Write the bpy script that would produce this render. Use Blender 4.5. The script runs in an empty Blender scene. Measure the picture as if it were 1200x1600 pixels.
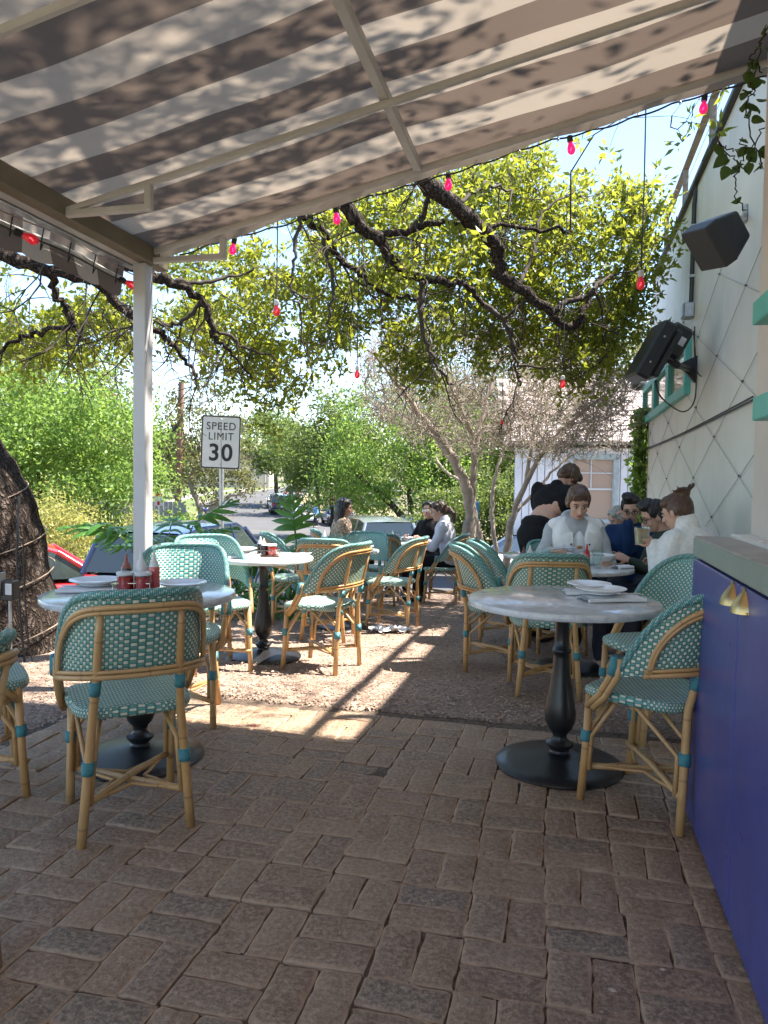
import bpy, math, random
import numpy as np
from mathutils import Vector, Matrix, Euler

C = bpy.context.scene.collection
scn = bpy.context.scene
R = math.radians
rng = np.random.default_rng(7)
random.seed(7)

# ---------------------------------------------------------------- camera
F_PX, CAM_H = 1155.0, 1.25
YAW, PITCH, ROLL = R(13.6), R(2.53), R(0.8)
ct, st = math.cos(YAW), math.sin(YAW)
_f = Vector((-st * math.cos(PITCH), ct * math.cos(PITCH), -math.sin(PITCH)))
_r0 = Vector((ct, st, 0)); _u0 = _r0.cross(_f)
_r = _r0 * math.cos(ROLL) + _u0 * math.sin(ROLL)
_u = _u0 * math.cos(ROLL) - _r0 * math.sin(ROLL)
CAM = Vector((0, 0, CAM_H))
cam_d = bpy.data.cameras.new('camera'); cam = bpy.data.objects.new('camera', cam_d); C.objects.link(cam)
cam_d.sensor_fit = 'VERTICAL'; cam_d.sensor_height = 36.0; cam_d.lens = 36.0 * F_PX / 1600.0
cam_d.clip_start = 0.05; cam_d.clip_end = 3000
cam.matrix_world = Matrix.Translation(CAM) @ Matrix((_r, _u, -_f)).transposed().to_4x4()
scn.camera = cam

# ---------------------------------------------------------------- sky, sun, exposure
SUN_TRAVEL = Vector((-0.50, -0.19, -1.0)).normalized()
world = bpy.data.worlds.new('World'); scn.world = world; world.use_nodes = True
wn = world.node_tree
sky = wn.nodes.new('ShaderNodeTexSky'); sky.sky_type = 'NISHITA'; sky.sun_disc = False
sky.sun_elevation = math.asin(-SUN_TRAVEL.z)
sky.sun_rotation = math.atan2(-SUN_TRAVEL.x, -SUN_TRAVEL.y)
sky.air_density = 1.0; sky.dust_density = 0.4; sky.ozone_density = 2.0
bg = wn.nodes['Background']; bg.inputs['Strength'].default_value = 0.098
wn.links.new(sky.outputs[0], bg.inputs['Color'])
sun_d = bpy.data.lights.new('sun', 'SUN'); sun = bpy.data.objects.new('sun', sun_d); C.objects.link(sun)
sun_d.energy = 4.2; sun_d.angle = R(0.53); sun_d.color = (1.0, 0.93, 0.83)
sun.rotation_euler = SUN_TRAVEL.to_track_quat('-Z', 'Y').to_euler(); sun.location = (8, 6, 20)
scn.view_settings.view_transform = 'Standard'; scn.view_settings.look = 'None'
scn.view_settings.exposure = 2.28; scn.view_settings.gamma = 1.0; scn.view_settings.use_curve_mapping = False
try:
    scn.cycles.max_bounces = 10; scn.cycles.diffuse_bounces = 5; scn.cycles.transmission_bounces = 6
    scn.cycles.transparent_max_bounces = 8; scn.cycles.sample_clamp_indirect = 6
except Exception: pass

# ---------------------------------------------------------------- layout helpers (u = right of the viewer, v = ahead of the viewer)
def at(u, v, z=0.0): return Vector((u * ct - v * st, u * st + v * ct, z))
def pix(px, py, v): return CAM + v * ((px - 600) / F_PX * _r - (py - 800) / F_PX * _u + _f)
def head(h): return YAW - R(h)
_GV = np.array([0, 13, 20, 35, 50, 70, 100, 130, 200, 400, 900.0])
_GZ = np.array([-1.15, -1.3, -1.55, -2.0, -2.25, -2.0, -1.0, -0.1, 1.3, 6.0, 9.0])
def street_z(v): return float(np.interp(v, _GV, _GZ))
def terrace_z(p): return -0.055 * max(0.0, p.y - 3.9)

# ---------------------------------------------------------------- objects
def obj(name, me, m=None, parent=None):
    o = bpy.data.objects.new(name, me); C.objects.link(o)
    if m is not None and me is not None and not me.materials: me.materials.append(m)
    if parent is not None: o.parent = parent
    return o
def tag(o, label=None, cat=None, group=None, kind=None):
    if label: o['label'] = label
    if cat: o['category'] = cat
    if group: o['group'] = group
    if kind: o['kind'] = kind
    return o
def thing(name, label, cat, loc=(0, 0, 0), rz=0.0, group=None):
    o = bpy.data.objects.new(name, None); C.objects.link(o)
    o.location = loc; o.rotation_euler = (0, 0, rz); o.empty_display_size = 0.1
    return tag(o, label, cat, group)
def dup(o, parent=None, loc=None, rz=None, label=None):
    c = o.copy(); C.objects.link(c)
    if parent is not None: c.parent = parent
    if loc is not None: c.location = loc
    if rz is not None: c.rotation_euler = (0, 0, rz)
    if label: c['label'] = label
    for ch in list(o.children): dup(ch, c)
    return c

class MB:
    def __init__(s): s.v = []; s.f = []; s.uv = []; s.has_uv = False
    def add(s, vs, fs, uvs=None):
        n = len(s.v); s.v.extend([tuple(x) for x in vs]); s.f.extend([tuple(i + n for i in f) for f in fs])
        if uvs is not None: s.has_uv = True; s.uv.extend(uvs)
        else: s.uv.extend([(0.0, 0.0)] * len(vs))
    def box(s, c, d, M=None, b=0.0):
        x, y, z = d[0] / 2, d[1] / 2, d[2] / 2; vs = []; fs = []
        if b <= 0:
            vs = [Vector((sx * x, sy * y, sz * z)) for sx in (-1, 1) for sy in (-1, 1) for sz in (-1, 1)]
            fs = [(0, 1, 3, 2), (4, 6, 7, 5), (0, 4, 5, 1), (2, 3, 7, 6), (0, 2, 6, 4), (1, 5, 7, 3)]
        else:
            idx = {}
            for sx in (-1, 1):
                for sy in (-1, 1):
                    for sz in (-1, 1):
                        for a in range(3):
                            p = [sx * (x - b), sy * (y - b), sz * (z - b)]; p[a] += (sx, sy, sz)[a] * b
                            idx[(sx, sy, sz, a)] = len(vs); vs.append(Vector(p))
            q = [(1, 1), (-1, 1), (-1, -1), (1, -1)]
            for a in range(3):
                for sg in (-1, 1):
                    f = []
                    for p, r in q:
                        k = [0, 0, 0]; k[a] = sg; k[(a + 1) % 3] = p; k[(a + 2) % 3] = r; f.append(idx[(*k, a)])
                    fs.append(tuple(f if sg > 0 else f[::-1]))
            for a in range(3):
                a1, a2 = (a + 1) % 3, (a + 2) % 3
                for s1 in (-1, 1):
                    for s2 in (-1, 1):
                        k0 = [0, 0, 0]; k0[a] = -1; k0[a1] = s1; k0[a2] = s2
                        k1 = list(k0); k1[a] = 1
                        f = (idx[(*k0, a1)], idx[(*k1, a1)], idx[(*k1, a2)], idx[(*k0, a2)])
                        fs.append(f if s1 * s2 < 0 else f[::-1])
            for sx in (-1, 1):
                for sy in (-1, 1):
                    for sz in (-1, 1):
                        f = tuple(idx[(sx, sy, sz, a)] for a in range(3)); fs.append(f if sx * sy * sz > 0 else f[::-1])
        if M is not None: vs = [M @ p for p in vs]
        c = Vector(c); s.add([p + c for p in vs], fs); return s
    def tube(s, pts, r, n=8, cap=True, closed=False, e=1.0, up=None, uvs=None):
        pts = [Vector(p) for p in pts]; N = len(pts)
        rs = list(r) if hasattr(r, '__len__') else [r] * N
        T = []
        for i in range(N):
            if closed: d = pts[(i + 1) % N] - pts[i - 1]
            else: d = pts[min(i + 1, N - 1)] - pts[max(i - 1, 0)]
            T.append(d.normalized() if d.length > 1e-9 else Vector((0, 0, 1)))
        a = Vector(up) if up is not None else (Vector((0, 0, 1)) if abs(T[0].z) < 0.9 else Vector((1, 0, 0)))
        nrm = (a - T[0] * a.dot(T[0])).normalized(); vs = []; uv = []; L = 0.0
        for i in range(N):
            if up is not None: nrm = Vector(up)
            nrm = (nrm - T[i] * nrm.dot(T[i])); nrm = nrm.normalized() if nrm.length > 1e-6 else T[i].orthogonal().normalized()
            b = T[i].cross(nrm)
            if i: L += (pts[i] - pts[i - 1]).length
            for k in range(n):
                t = 2 * math.pi * k / n
                vs.append(pts[i] + rs[i] * (math.cos(t) * nrm + e * math.sin(t) * b)); uv.append((k / n, L))
        fs = []
        for i in range(N if closed else N - 1):
            j = (i + 1) % N
            for k in range(n):
                k2 = (k + 1) % n; fs.append((i * n + k, i * n + k2, j * n + k2, j * n + k))
        if cap and not closed:
            fs.append(tuple(range(n - 1, -1, -1))); fs.append(tuple((N - 1) * n + k for k in range(n)))
        s.add(vs, fs, uv if uvs else None); return s
    def lathe(s, prof, n=24, c=(0, 0, 0), M=None):
        vs = []; fs = []; m = len(prof); c = Vector(c)
        for r, z in prof:
            for k in range(n):
                t = 2 * math.pi * k / n; p = Vector((r * math.cos(t), r * math.sin(t), z)); vs.append((M @ p if M else p) + c)
        for i in range(m - 1):
            for k in range(n):
                k2 = (k + 1) % n; fs.append((i * n + k, i * n + k2, (i + 1) * n + k2, (i + 1) * n + k))
        if prof[0][0] > 1e-5: fs.append(tuple(range(n - 1, -1, -1)))
        if prof[-1][0] > 1e-5: fs.append(tuple((m - 1) * n + k for k in range(n)))
        s.add(vs, fs); return s
    def ell(s, c, rad, nu=14, nv=9, M=None):
        c = Vector(c); rad = rad if hasattr(rad, '__len__') else (rad,) * 3; vs = []; fs = []
        for i in range(nv + 1):
            ph = math.pi * i / nv
            for k in range(nu):
                t = 2 * math.pi * k / nu
                p = Vector((rad[0] * math.sin(ph) * math.cos(t), rad[1] * math.sin(ph) * math.sin(t), -rad[2] * math.cos(ph)))
                vs.append((M @ p if M else p) + c)
        for i in range(nv):
            for k in range(nu):
                k2 = (k + 1) % nu; fs.append((i * nu + k, i * nu + k2, (i + 1) * nu + k2, (i + 1) * nu + k))
        s.add(vs, fs); return s
    def cap2(s, p0, p1, r0, r1, n=12):
        """a tapered limb with round ends"""
        p0 = Vector(p0); p1 = Vector(p1); d = (p1 - p0); L = d.length; d = d / max(L, 1e-6)
        pts = []; rs = []
        for a in (85, 60, 30): pts.append(p0 - d * r0 * math.sin(R(a))); rs.append(r0 * math.cos(R(a)))
        for t in (0, .5, 1): pts.append(p0.lerp(p1, t)); rs.append(r0 + (r1 - r0) * t)
        for a in (30, 60, 85): pts.append(p1 + d * r1 * math.sin(R(a))); rs.append(r1 * math.cos(R(a)))
        return s.tube(pts, rs, n)
    def prism(s, poly, depth, M=None):
        """poly in local xz, extruded along y by depth (centred)"""
        n = len(poly); vs = [Vector((x, -depth / 2, z)) for x, z in poly] + [Vector((x, depth / 2, z)) for x, z in poly]
        fs = [tuple(range(n)), tuple(range(2 * n - 1, n - 1, -1))]
        for i in range(n): j = (i + 1) % n; fs.append((i, i + n, j + n, j))
        if M is not None: vs = [M @ p for p in vs]
        s.add(vs, fs); return s
    def grid(s, P, uv=None, flip=False):
        """P: rows x cols of points"""
        m, n = len(P), len(P[0]); vs = [p for row in P for p in row]; fs = []
        for i in range(m - 1):
            for k in range(n - 1):
                f = (i * n + k, i * n + k + 1, (i + 1) * n + k + 1, (i + 1) * n + k); fs.append(f[::-1] if flip else f)
        s.add(vs, fs, [u for row in uv for u in row] if uv else None); return s
    def mesh(s, name, smooth=True, auto=40):
        me = bpy.data.meshes.new(name); me.from_pydata(s.v, [], s.f)
        if s.has_uv:
            l = me.uv_layers.new(name='UVMap'); li = np.empty(len(me.loops), np.int32); me.loops.foreach_get('vertex_index', li)
            l.data.foreach_set('uv', np.array(s.uv, np.float32)[li].ravel())
        me.polygons.foreach_set('use_smooth', [smooth] * len(me.polygons))
        if smooth and auto:
            try: me.set_sharp_from_angle(angle=R(auto))
            except Exception: pass
        me.update(); return me
    def build(s, name, m=None, parent=None, smooth=True, auto=40):
        return obj(name, s.mesh(name, smooth, auto), m, parent)

def np_mesh(name, V, Fq, smooth=False):
    me = bpy.data.meshes.new(name); V = np.asarray(V, np.float32); Fq = np.asarray(Fq, np.int32); k = Fq.shape[1]
    me.vertices.add(len(V)); me.vertices.foreach_set('co', V.ravel())
    me.loops.add(Fq.size); me.loops.foreach_set('vertex_index', Fq.ravel())
    me.polygons.add(len(Fq)); me.polygons.foreach_set('loop_start', np.arange(0, Fq.size, k, dtype=np.int32))
    me.polygons.foreach_set('loop_total', np.full(len(Fq), k, np.int32))
    if smooth: me.polygons.foreach_set('use_smooth', np.ones(len(Fq), bool))
    me.update(calc_edges=True); return me

def nwave(P, s, seed=0):
    """cheap smooth noise, P (N,3), about -1..1"""
    g = np.random.default_rng(seed); out = 0
    for i in range(5):
        k = g.normal(size=3) * s * (0.6 + 0.35 * i); out = out + np.sin(P @ k + g.uniform(0, 6.28)) / (1 + .4 * i)
    return out / 2.4

def remesh(mb, voxel, smooth_it=4, factor=.5, disp=0.0, dscale=20., seed=0, stretch=None):
    me = mb.mesh('tmp', auto=None); o = bpy.data.objects.new('tmp', me); C.objects.link(o)
    m = o.modifiers.new('r', 'REMESH'); m.mode = 'VOXEL'; m.voxel_size = voxel; m.use_smooth_shade = True
    if smooth_it:
        k = o.modifiers.new('s', 'SMOOTH'); k.factor = factor; k.iterations = smooth_it
    dg = bpy.context.evaluated_depsgraph_get(); out = bpy.data.meshes.new_from_object(o.evaluated_get(dg))
    bpy.data.objects.remove(o); bpy.data.meshes.remove(me)
    if disp:
        n = len(out.vertices); P = np.empty(n * 3, np.float32); out.vertices.foreach_get('co', P); P = P.reshape(-1, 3)
        N = np.empty(n * 3, np.float32); out.vertices.foreach_get('normal', N); N = N.reshape(-1, 3)
        Q = P * np.array(stretch or (1, 1, 1)); P += N * (disp * nwave(Q, dscale, seed))[:, None].astype(np.float32)
        out.vertices.foreach_set('co', P.ravel())
    out.polygons.foreach_set('use_smooth', [True] * len(out.polygons)); out.update(); return out

# ---------------------------------------------------------------- materials
class NT:
    def __init__(s, name):
        s.m = bpy.data.materials.new(name); s.m.use_nodes = True; s.t = s.m.node_tree; s.n = s.t.nodes; s.l = s.t.links
        s.p = s.n['Principled BSDF']; s.out = s.n['Material Output']
    def node(s, typ, **kw):
        n = s.n.new(typ)
        for k, v in kw.items(): setattr(n, k, v)
        return n
    def put(s, sock, v):
        if v is None: return
        if isinstance(v, bpy.types.NodeSocket): s.l.new(v, sock)
        else:
            if hasattr(sock.default_value, '__len__') and len(sock.default_value) == 4 and len(v) == 3: v = (*v, 1)
            sock.default_value = v
    def math(s, op, a, b=None, c=None):
        n = s.node('ShaderNodeMath', operation=op); s.put(n.inputs[0], a); s.put(n.inputs[1], b)
        if c is not None: s.put(n.inputs[2], c)
        return n.outputs[0]
    def mix(s, f, a, b, bt='MIX'):
        n = s.node('ShaderNodeMix', data_type='RGBA', blend_type=bt); s.put(n.inputs[0], f); s.put(n.inputs[6], a); s.put(n.inputs[7], b); return n.outputs[2]
    def ramp(s, f, stops):
        n = s.node('ShaderNodeValToRGB'); s.put(n.inputs[0], f); e = n.color_ramp.elements
        while len(e) < len(stops): e.new(0.5)
        for i, (p, c) in enumerate(stops):
            e[i].position = p; e[i].color = (*c, 1) if len(c) == 3 else c
        return n.outputs[0]
    def coord(s, kind='Object'): return s.node('ShaderNodeTexCoord').outputs[kind]
    def geo(s, k): return s.node('ShaderNodeNewGeometry').outputs[k]
    def objrand(s): return s.node('ShaderNodeObjectInfo').outputs['Random']
    def vmap(s, vec, sc=(1, 1, 1), rot=(0, 0, 0), loc=(0, 0, 0)):
        n = s.node('ShaderNodeMapping'); s.put(n.inputs[0], vec); n.inputs['Scale'].default_value = sc; n.inputs['Rotation'].default_value = rot; n.inputs['Location'].default_value = loc; return n.outputs[0]
    def noise(s, sc, det=4, rough=.55, vec=None, out=0):
        n = s.node('ShaderNodeTexNoise'); n.inputs['Scale'].default_value = sc; n.inputs['Detail'].default_value = det; n.inputs['Roughness'].default_value = rough
        if vec is not None: s.put(n.inputs['Vector'], vec)
        return n.outputs[out]
    def voro(s, sc, vec=None, feat='F1', out='Distance'):
        n = s.node('ShaderNodeTexVoronoi', feature=feat); n.inputs['Scale'].default_value = sc
        if vec is not None: s.put(n.inputs['Vector'], vec)
        return n.outputs[out]
    def bump(s, h, st=.3, dist=.01):
        n = s.node('ShaderNodeBump'); s.put(n.inputs['Height'], h); n.inputs['Strength'].default_value = st; n.inputs['Distance'].default_value = dist; s.put(s.p.inputs['Normal'], n.outputs[0]); return n.outputs[0]
    def set(s, col=None, rough=None, metal=None, spec=None, **kw):
        s.put(s.p.inputs['Base Color'], col); s.put(s.p.inputs['Roughness'], rough); s.put(s.p.inputs['Metallic'], metal); s.put(s.p.inputs['Specular IOR Level'], spec)
        for k, v in kw.items(): s.put(s.p.inputs[k.replace('_', ' ')], v)
        return s
def pbr(name, c, rough=.6, var=.25, sc=8., bump=0., bsc=60., bd=.004, metal=0., spec=.5, det=5, c2=None, grand=0.0, **kw):
    n = NT(name); v = n.coord(); nz = n.noise(sc, det, .6, v)
    d = tuple(x * (1 - var) for x in c) if c2 is None else c2
    l = tuple(min(1, x * (1 + var * .6)) for x in c) if c2 is None else c
    col = n.ramp(nz, [(.3, d), (.7, l)])
    if grand:
        col = n.mix(n.math('MULTIPLY', n.objrand(), grand), col, tuple(x * .45 for x in c))
    n.set(col, None, metal, spec, **kw)
    n.put(n.p.inputs['Roughness'], n.math('ADD', rough - .08, n.math('MULTIPLY', n.noise(sc * 3, 3, .6, v), .16)))
    if bump: n.bump(n.noise(bsc, 6, .65, v), bump, bd)
    return n.m
def leafmat(name, c, c2, transl=.45, tc=None, rough=.45, nsc=.9):
    n = NT(name); r = n.geo('Random Per Island')
    col = n.ramp(n.math('ADD', n.math('MULTIPLY', r, .6), n.math('SUBTRACT', n.math('MULTIPLY', n.noise(nsc, 3, .6, n.geo('Position')), 1.3), .42)), [(0, c), (1, c2)]); n.set(col, rough, 0, .4)
    tr = n.node('ShaderNodeBsdfTranslucent')
    n.put(tr.inputs[0], n.mix(.55, col, tc) if tc else col)
    ms = n.node('ShaderNodeMixShader'); ms.inputs[0].default_value = transl
    n.l.new(n.p.outputs[0], ms.inputs[1]); n.l.new(tr.outputs[0], ms.inputs[2]); n.l.new(ms.outputs[0], n.out.inputs[0]); return n.m
def glassmat(name, c=(.9, .95, .95), rough=.02, alpha=.25):
    """thin clear glass"""
    n = NT(name); n.set(c, rough, 0, .5); gl = n.node('ShaderNodeBsdfGlossy'); gl.inputs['Roughness'].default_value = rough; gl.inputs[0].default_value = (1, 1, 1, 1)
    tr = n.node('ShaderNodeBsdfTransparent'); tr.inputs[0].default_value = (*c, 1)
    fr = n.node('ShaderNodeLayerWeight'); fr.inputs[0].default_value = .35
    ms = n.node('ShaderNodeMixShader'); n.l.new(n.math('ADD', n.math('MULTIPLY', n.math('POWER', fr.outputs['Facing'], 2.5), .7), alpha * .2), ms.inputs[0]); n.l.new(tr.outputs[0], ms.inputs[1]); n.l.new(gl.outputs[0], ms.inputs[2])
    n.l.new(ms.outputs[0], n.out.inputs[0]); return n.m
# ================================================================ SETTING
# ---- bricks: basket weave, each brick its own piece
def brick_mat():
    n = NT('old_clay_brick'); v = n.coord(); rnd = n.objrand(); isl = n.geo('Random Per Island')
    rr = n.math('FRACT', n.math('ADD', rnd, isl))
    w = n.geo('Position')
    base = n.ramp(rr, [(0, (.225, .130, .078)), (.28, (.275, .163, .096)), (.5, (.31, .198, .122)), (.72, (.19, .125, .083)), (.88, (.165, .122, .088)), (1, (.325, .182, .102))])
    big = n.noise(.9, 3, .6, w); col = n.mix(n.ramp(big, [(.38, (0, 0, 0)), (.66, (.55, .55, .55))]), base, (.115, .09, .07))
    spk = n.noise(62, 9, .8, w); col = n.mix(n.ramp(spk, [(.44, (0, 0, 0)), (.64, (.85, .85, .85))]), col, (.55, .39, .265))
    pit = n.noise(70, 5, .7, w); col = n.mix(n.ramp(pit, [(.30, (.8, .8, .8)), (.42, (0, 0, 0))]), col, (.09, .068, .056))
    stn = n.noise(7, 5, .7, w); col = n.mix(n.ramp(stn, [(.55, (0, 0, 0)), (.75, (.5, .5, .5))]), col, (.38, .29, .21))
    uvs_ = n.node('ShaderNodeSeparateXYZ'); n.put(uvs_.inputs[0], n.node('ShaderNodeUVMap').outputs[0])
    ex = n.math('ABSOLUTE', n.math('SUBTRACT', uvs_.outputs[0], .5)); ey = n.math('ABSOLUTE', n.math('SUBTRACT', uvs_.outputs[1], .5))
    dd = n.math('MINIMUM', n.math('MULTIPLY', n.math('SUBTRACT', .5, ex), .2185), n.math('MULTIPLY', n.math('SUBTRACT', .5, ey), .1072))
    ed = n.ramp(n.math('ADD', n.math('MULTIPLY', dd, 60), n.math('MULTIPLY', n.math('SUBTRACT', n.noise(48, 5, .7, w), .5), 1.3)), [(.0, (.95, .95, .95)), (.40, (.35, .35, .35)), (.72, (0, 0, 0))])
    col = n.mix(ed, col, (.47, .315, .205))
    n.set(col, n.math('ADD', .42, n.math('MULTIPLY', n.noise(14, 5, .65, w), .42)), 0, .42)
    h = n.math('ADD', n.math('MULTIPLY', n.noise(24, 8, .7, w), 1.0), n.math('MULTIPLY', pit, .5))
    n.bump(h, .9, .011); return n.m
M_brick = brick_mat()
M_sand = pbr('joint_sand', (.20, .14, .10), .95, .5, 60, .6, 160, .006, c2=(.035, .025, .02))
patio = MB()
for (x0, x1, y0, y1) in ((-7.0, 1.3, -2.0, 3.87),):
    nx, ny = 42, 30
    P = [[Vector((x0 + (x1 - x0) * i / nx, y0 + (y1 - y0) * j / ny, -0.0105 + .003 * math.sin(3.1 * i) * math.cos(2.3 * j))) for i in range(nx + 1)] for j in range(ny + 1)]
    patio.grid(P)
patio_o = tag(patio.build('brick_patio', M_sand), kind='structure')
def brick_mesh(k, horiz):
    g = np.random.default_rng(k); L, W, H = .2177, .1062, .05
    nx, ny = (8, 4); V = []
    for j in range(ny + 1):
        for i in range(nx + 1):
            ez = lambda k, m: (0, .055, *[.055 + .89 * q / (m - 2) for q in range(1, m - 2)], .945, 1)[k]; x = -L / 2 + L * ez(i, nx); y = -W / 2 + W * (0, .09, .5, .91, 1)[j]; e = (i in (0, nx)) + (j in (0, ny))
            x += g.normal() * (.0017 if e else .003); y += g.normal() * (.0017 if e else .003)
            if e == 2: x *= .988; y *= .975
            V.append((x, y, -.0024 * (e > 0) + g.normal() * .0011 - (.0012 * abs(g.normal()) if e else 0)))
    b = MB(); vs = [Vector(p) for p in V]; fs = [(j * (nx + 1) + i, j * (nx + 1) + i + 1, (j + 1) * (nx + 1) + i + 1, (j + 1) * (nx + 1) + i) for j in range(ny) for i in range(nx)]
    ring = [i for i in range(nx + 1)] + [(j + 1) * (nx + 1) - 1 for j in range(1, ny + 1)] + [ny * (nx + 1) + i for i in range(nx - 1, -1, -1)] + [j * (nx + 1) for j in range(ny - 1, 0, -1)]
    n0 = len(vs)
    for r in ring: p = vs[r]; vs.append(Vector((p.x * 1.015, p.y * 1.02, -.03)))
    m = len(ring)
    for a in range(m): c = (a + 1) % m; fs.append((ring[c], ring[a], n0 + a, n0 + c))
    uq = [(p.x / L + .5, p.y / W + .5) for p in vs]
    if horiz is False: vs = [Vector((-p.y, p.x, p.z)) for p in vs]
    b.add(vs, fs, uq); return b
U = .222
kinds = [(brick_mesh(i, True), brick_mesh(i + 50, False)) for i in range(14)]
kmesh = [(a.mesh('brick'), c.mesh('brick')) for a, c in kinds]
for a, c in kmesh: a.materials.append(M_brick); c.materials.append(M_brick)
slots = []
x_line = .425                                     # a long joint under the counter front
def wob(x, y): return (.012 * math.sin(1.7 * y + .6 * x) + .008 * math.sin(4.1 * y + 2 * x), .010 * math.sin(2.2 * x + y) + .006 * math.sin(5 * x))
for i in range(-30, 4):
    for j in range(-6, 20):
        cx, cy = x_line + (i + .5) * U, -.247 + (j + .5) * U
        lim = 3.87 if cx > -2.15 else 3.87 - .95 * min(1, (-2.15 - cx) / .45)
        if cy + U / 2 > lim + .05 or cx < -6.2: continue
        hz = (i + j) % 2 == 0
        for s in (-1, 1):
            x, y = (cx, cy + s * U / 4) if hz else (cx + s * U / 4, cy)
            dx, dy = wob(x, y); slots.append((x + dx, y + dy, hz))
def shows(x, y):
    p = Vector((x, y, 0)) - CAM; d = p.dot(_f)
    if d < .3: return 0
    a, b = p.dot(_r) / d * F_PX, p.dot(_u) / d * F_PX
    return (1 / d) if abs(a) < 660 and abs(b) < 860 else 0
slots.sort(key=lambda s: -shows(s[0], s[1]))
rest = MB(); rg = random.Random(3)
for q, (x, y, hz) in enumerate(slots):
    k = rg.randrange(14); z = rg.gauss(0, .0020); rz = rg.gauss(0, R(1.3)); tx, ty = rg.gauss(0, R(.7)), rg.gauss(0, R(.7))
    if q < 300:
        o = bpy.data.objects.new('brick', kmesh[k][0 if hz else 1]); C.objects.link(o); o.parent = patio_o
        o.location = (x, y, z); o.rotation_euler = (tx, ty, rz)
    else:
        M = Matrix.Translation((x, y, z)) @ Euler((tx, ty, rz)).to_matrix().to_4x4(); b = kinds[k][0 if hz else 1]
        rest.add([M @ Vector(p) for p in b.v], b.f, b.uv)
ro = rest.build('bricks', M_brick, patio_o); ro['kind'] = 'stuff'

# ---- gravel terrace
def gravel_mat():
    n = NT('mulch_gravel'); w = n.geo('Position')
    c = n.ramp(n.voro(55, w, out='Color'), [(0, (.20, .135, .10)), (.5, (.37, .265, .205)), (1, (.50, .385, .31))])
    c = n.mix(n.ramp(n.noise(1.6, 4, .6, w), [(.35, (0, 0, 0)), (.65, (.6, .6, .6))]), c, (.26, .18, .138))
    n.set(c, .95, 0, .25); n.bump(n.math('ADD', n.voro(70, w), n.noise(90, 4, .6, w)), .9, .015); return n.m
gv = MB(); xs = np.linspace(-9, 1.3, 60); ys = np.concatenate([np.linspace(2.2, 6, 40), np.linspace(6.2, 12.6, 36)])
P = []
for y in ys:
    row = []
    for x in xs:
        lim = 3.85 if x > -2.15 else 3.85 - .95 * min(1, (-2.15 - x) / .45)
        z = -.055 * max(0, y - 3.9) + .008 * math.sin(7 * x + 3 * y) * math.cos(5 * y - 2 * x) - .004
        if y < lim: z = -.075
        zed = 9.3 + (x + 4) * .55 if x < 0 else 12.2          # edge of the terrace, then the bank
        if y > zed: z -= min(.75, (y - zed) * .6)
        row.append(Vector((x, y, z)))
    P.append(row)
gv.grid(P); tag(gv.build('gravel_ground', gravel_mat()), kind='structure')
M_chip = leafmat('wood_chip', (.15, .095, .068), (.54, .41, .32), 0.0)
g = np.random.default_rng(11); n = 26000
ry = 3.75 + (g.random(n) ** 1.7) * 7; rx = g.uniform(-6.5, 1.2, n)
lim = np.where(rx > -2.15, 3.84, 3.84 - .95 * np.clip((-2.15 - rx) / .45, 0, 1)); ry = ry - 3.75 + lim
zc = -.055 * np.maximum(0, ry - 3.9) + .008 * np.sin(7 * rx + 3 * ry) * np.cos(5 * ry - 2 * rx)
def leaf_quads(Pc, L, W, seed, flat=False, bend=.25, droop=0.0):
    g = np.random.default_rng(seed); N = len(Pc); d = g.normal(size=(N, 3))
    if flat: d[:, 2] *= .18
    d[:, 2] -= droop; d /= np.linalg.norm(d, axis=1, keepdims=True)
    a = g.normal(size=(N, 3))
    if flat: a = np.tile([0, 0, 1.0], (N, 1)) + a * .25
    s = np.cross(d, a); s /= np.linalg.norm(s, axis=1, keepdims=True) + 1e-9; nn = np.cross(s, d)
    l = (L * g.uniform(.65, 1.3, N))[:, None]; w = (W * g.uniform(.7, 1.25, N))[:, None]
    p0 = Pc; p1 = Pc + d * l * .5 + s * w * .5 + nn * l * bend * .2; p2 = Pc + d * l - nn * l * bend * .25; p3 = Pc + d * l * .5 - s * w * .5 + nn * l * bend * .2
    V = np.stack([p0, p1, p2, p3], 1).reshape(-1, 3); Fq = np.arange(4 * N).reshape(-1, 4); return V, Fq
V, Fq = leaf_quads(np.stack([rx, ry, zc + .004], 1), .028, .011, 5, flat=True)
tag(obj('mulch_chips', np_mesh('mulch_chips', V, Fq), M_chip), kind='stuff')
g2 = np.random.default_rng(4); nb = 260                           # chips and leaf bits strayed onto the bricks
V, Fq = leaf_quads(np.stack([g2.uniform(-4, .45, nb), 3.9 - 3.2 * g2.random(nb) ** 1.6, np.full(nb, .006)], 1), .02, .008, 6, flat=True)
tag(obj('leaf_litter', np_mesh('leaf_litter', V, Fq), M_chip), kind='stuff')

# ---- far ground, street, kerb, lawn
def far_sheet(name, cols, m, dz=0.0, vs=None, kind='structure'):
    """cols(v) -> (uL, uR); sheet following the street level"""
    vs = vs or [10.0, 11, 12.5, 14, 16, 18, 20, 24, 28, 33, 40, 48, 56, 64, 72, 82, 94, 106, 120, 140, 170, 220, 300, 420, 700, 900]
    b = MB(); P = []
    for v in vs:
        a, c = cols(v); N = 24; P.append([at(a + (c - a) * i / N, v, street_z(v) + dz) for i in range(N + 1)])
    b.grid(P); return tag(b.build(name, m), kind=kind)
M_soil = pbr('dry_soil', (.14, .11, .075), .95, .4, .4, .5, 8, .03, c2=(.10, .105, .042))
b = MB(); gu = [-900, -300, -120, -60, -40, -30, -24, -18, -13, -9, -6, -3, 0, 3, 6, 10, 16, 24, 40, 80, 200, 900]
gvv = [-60, -5, 8, 10, 12, 14, 17, 20, 25, 30, 38, 46, 56, 70, 85, 100, 120, 150, 200, 300, 500, 900]
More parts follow.
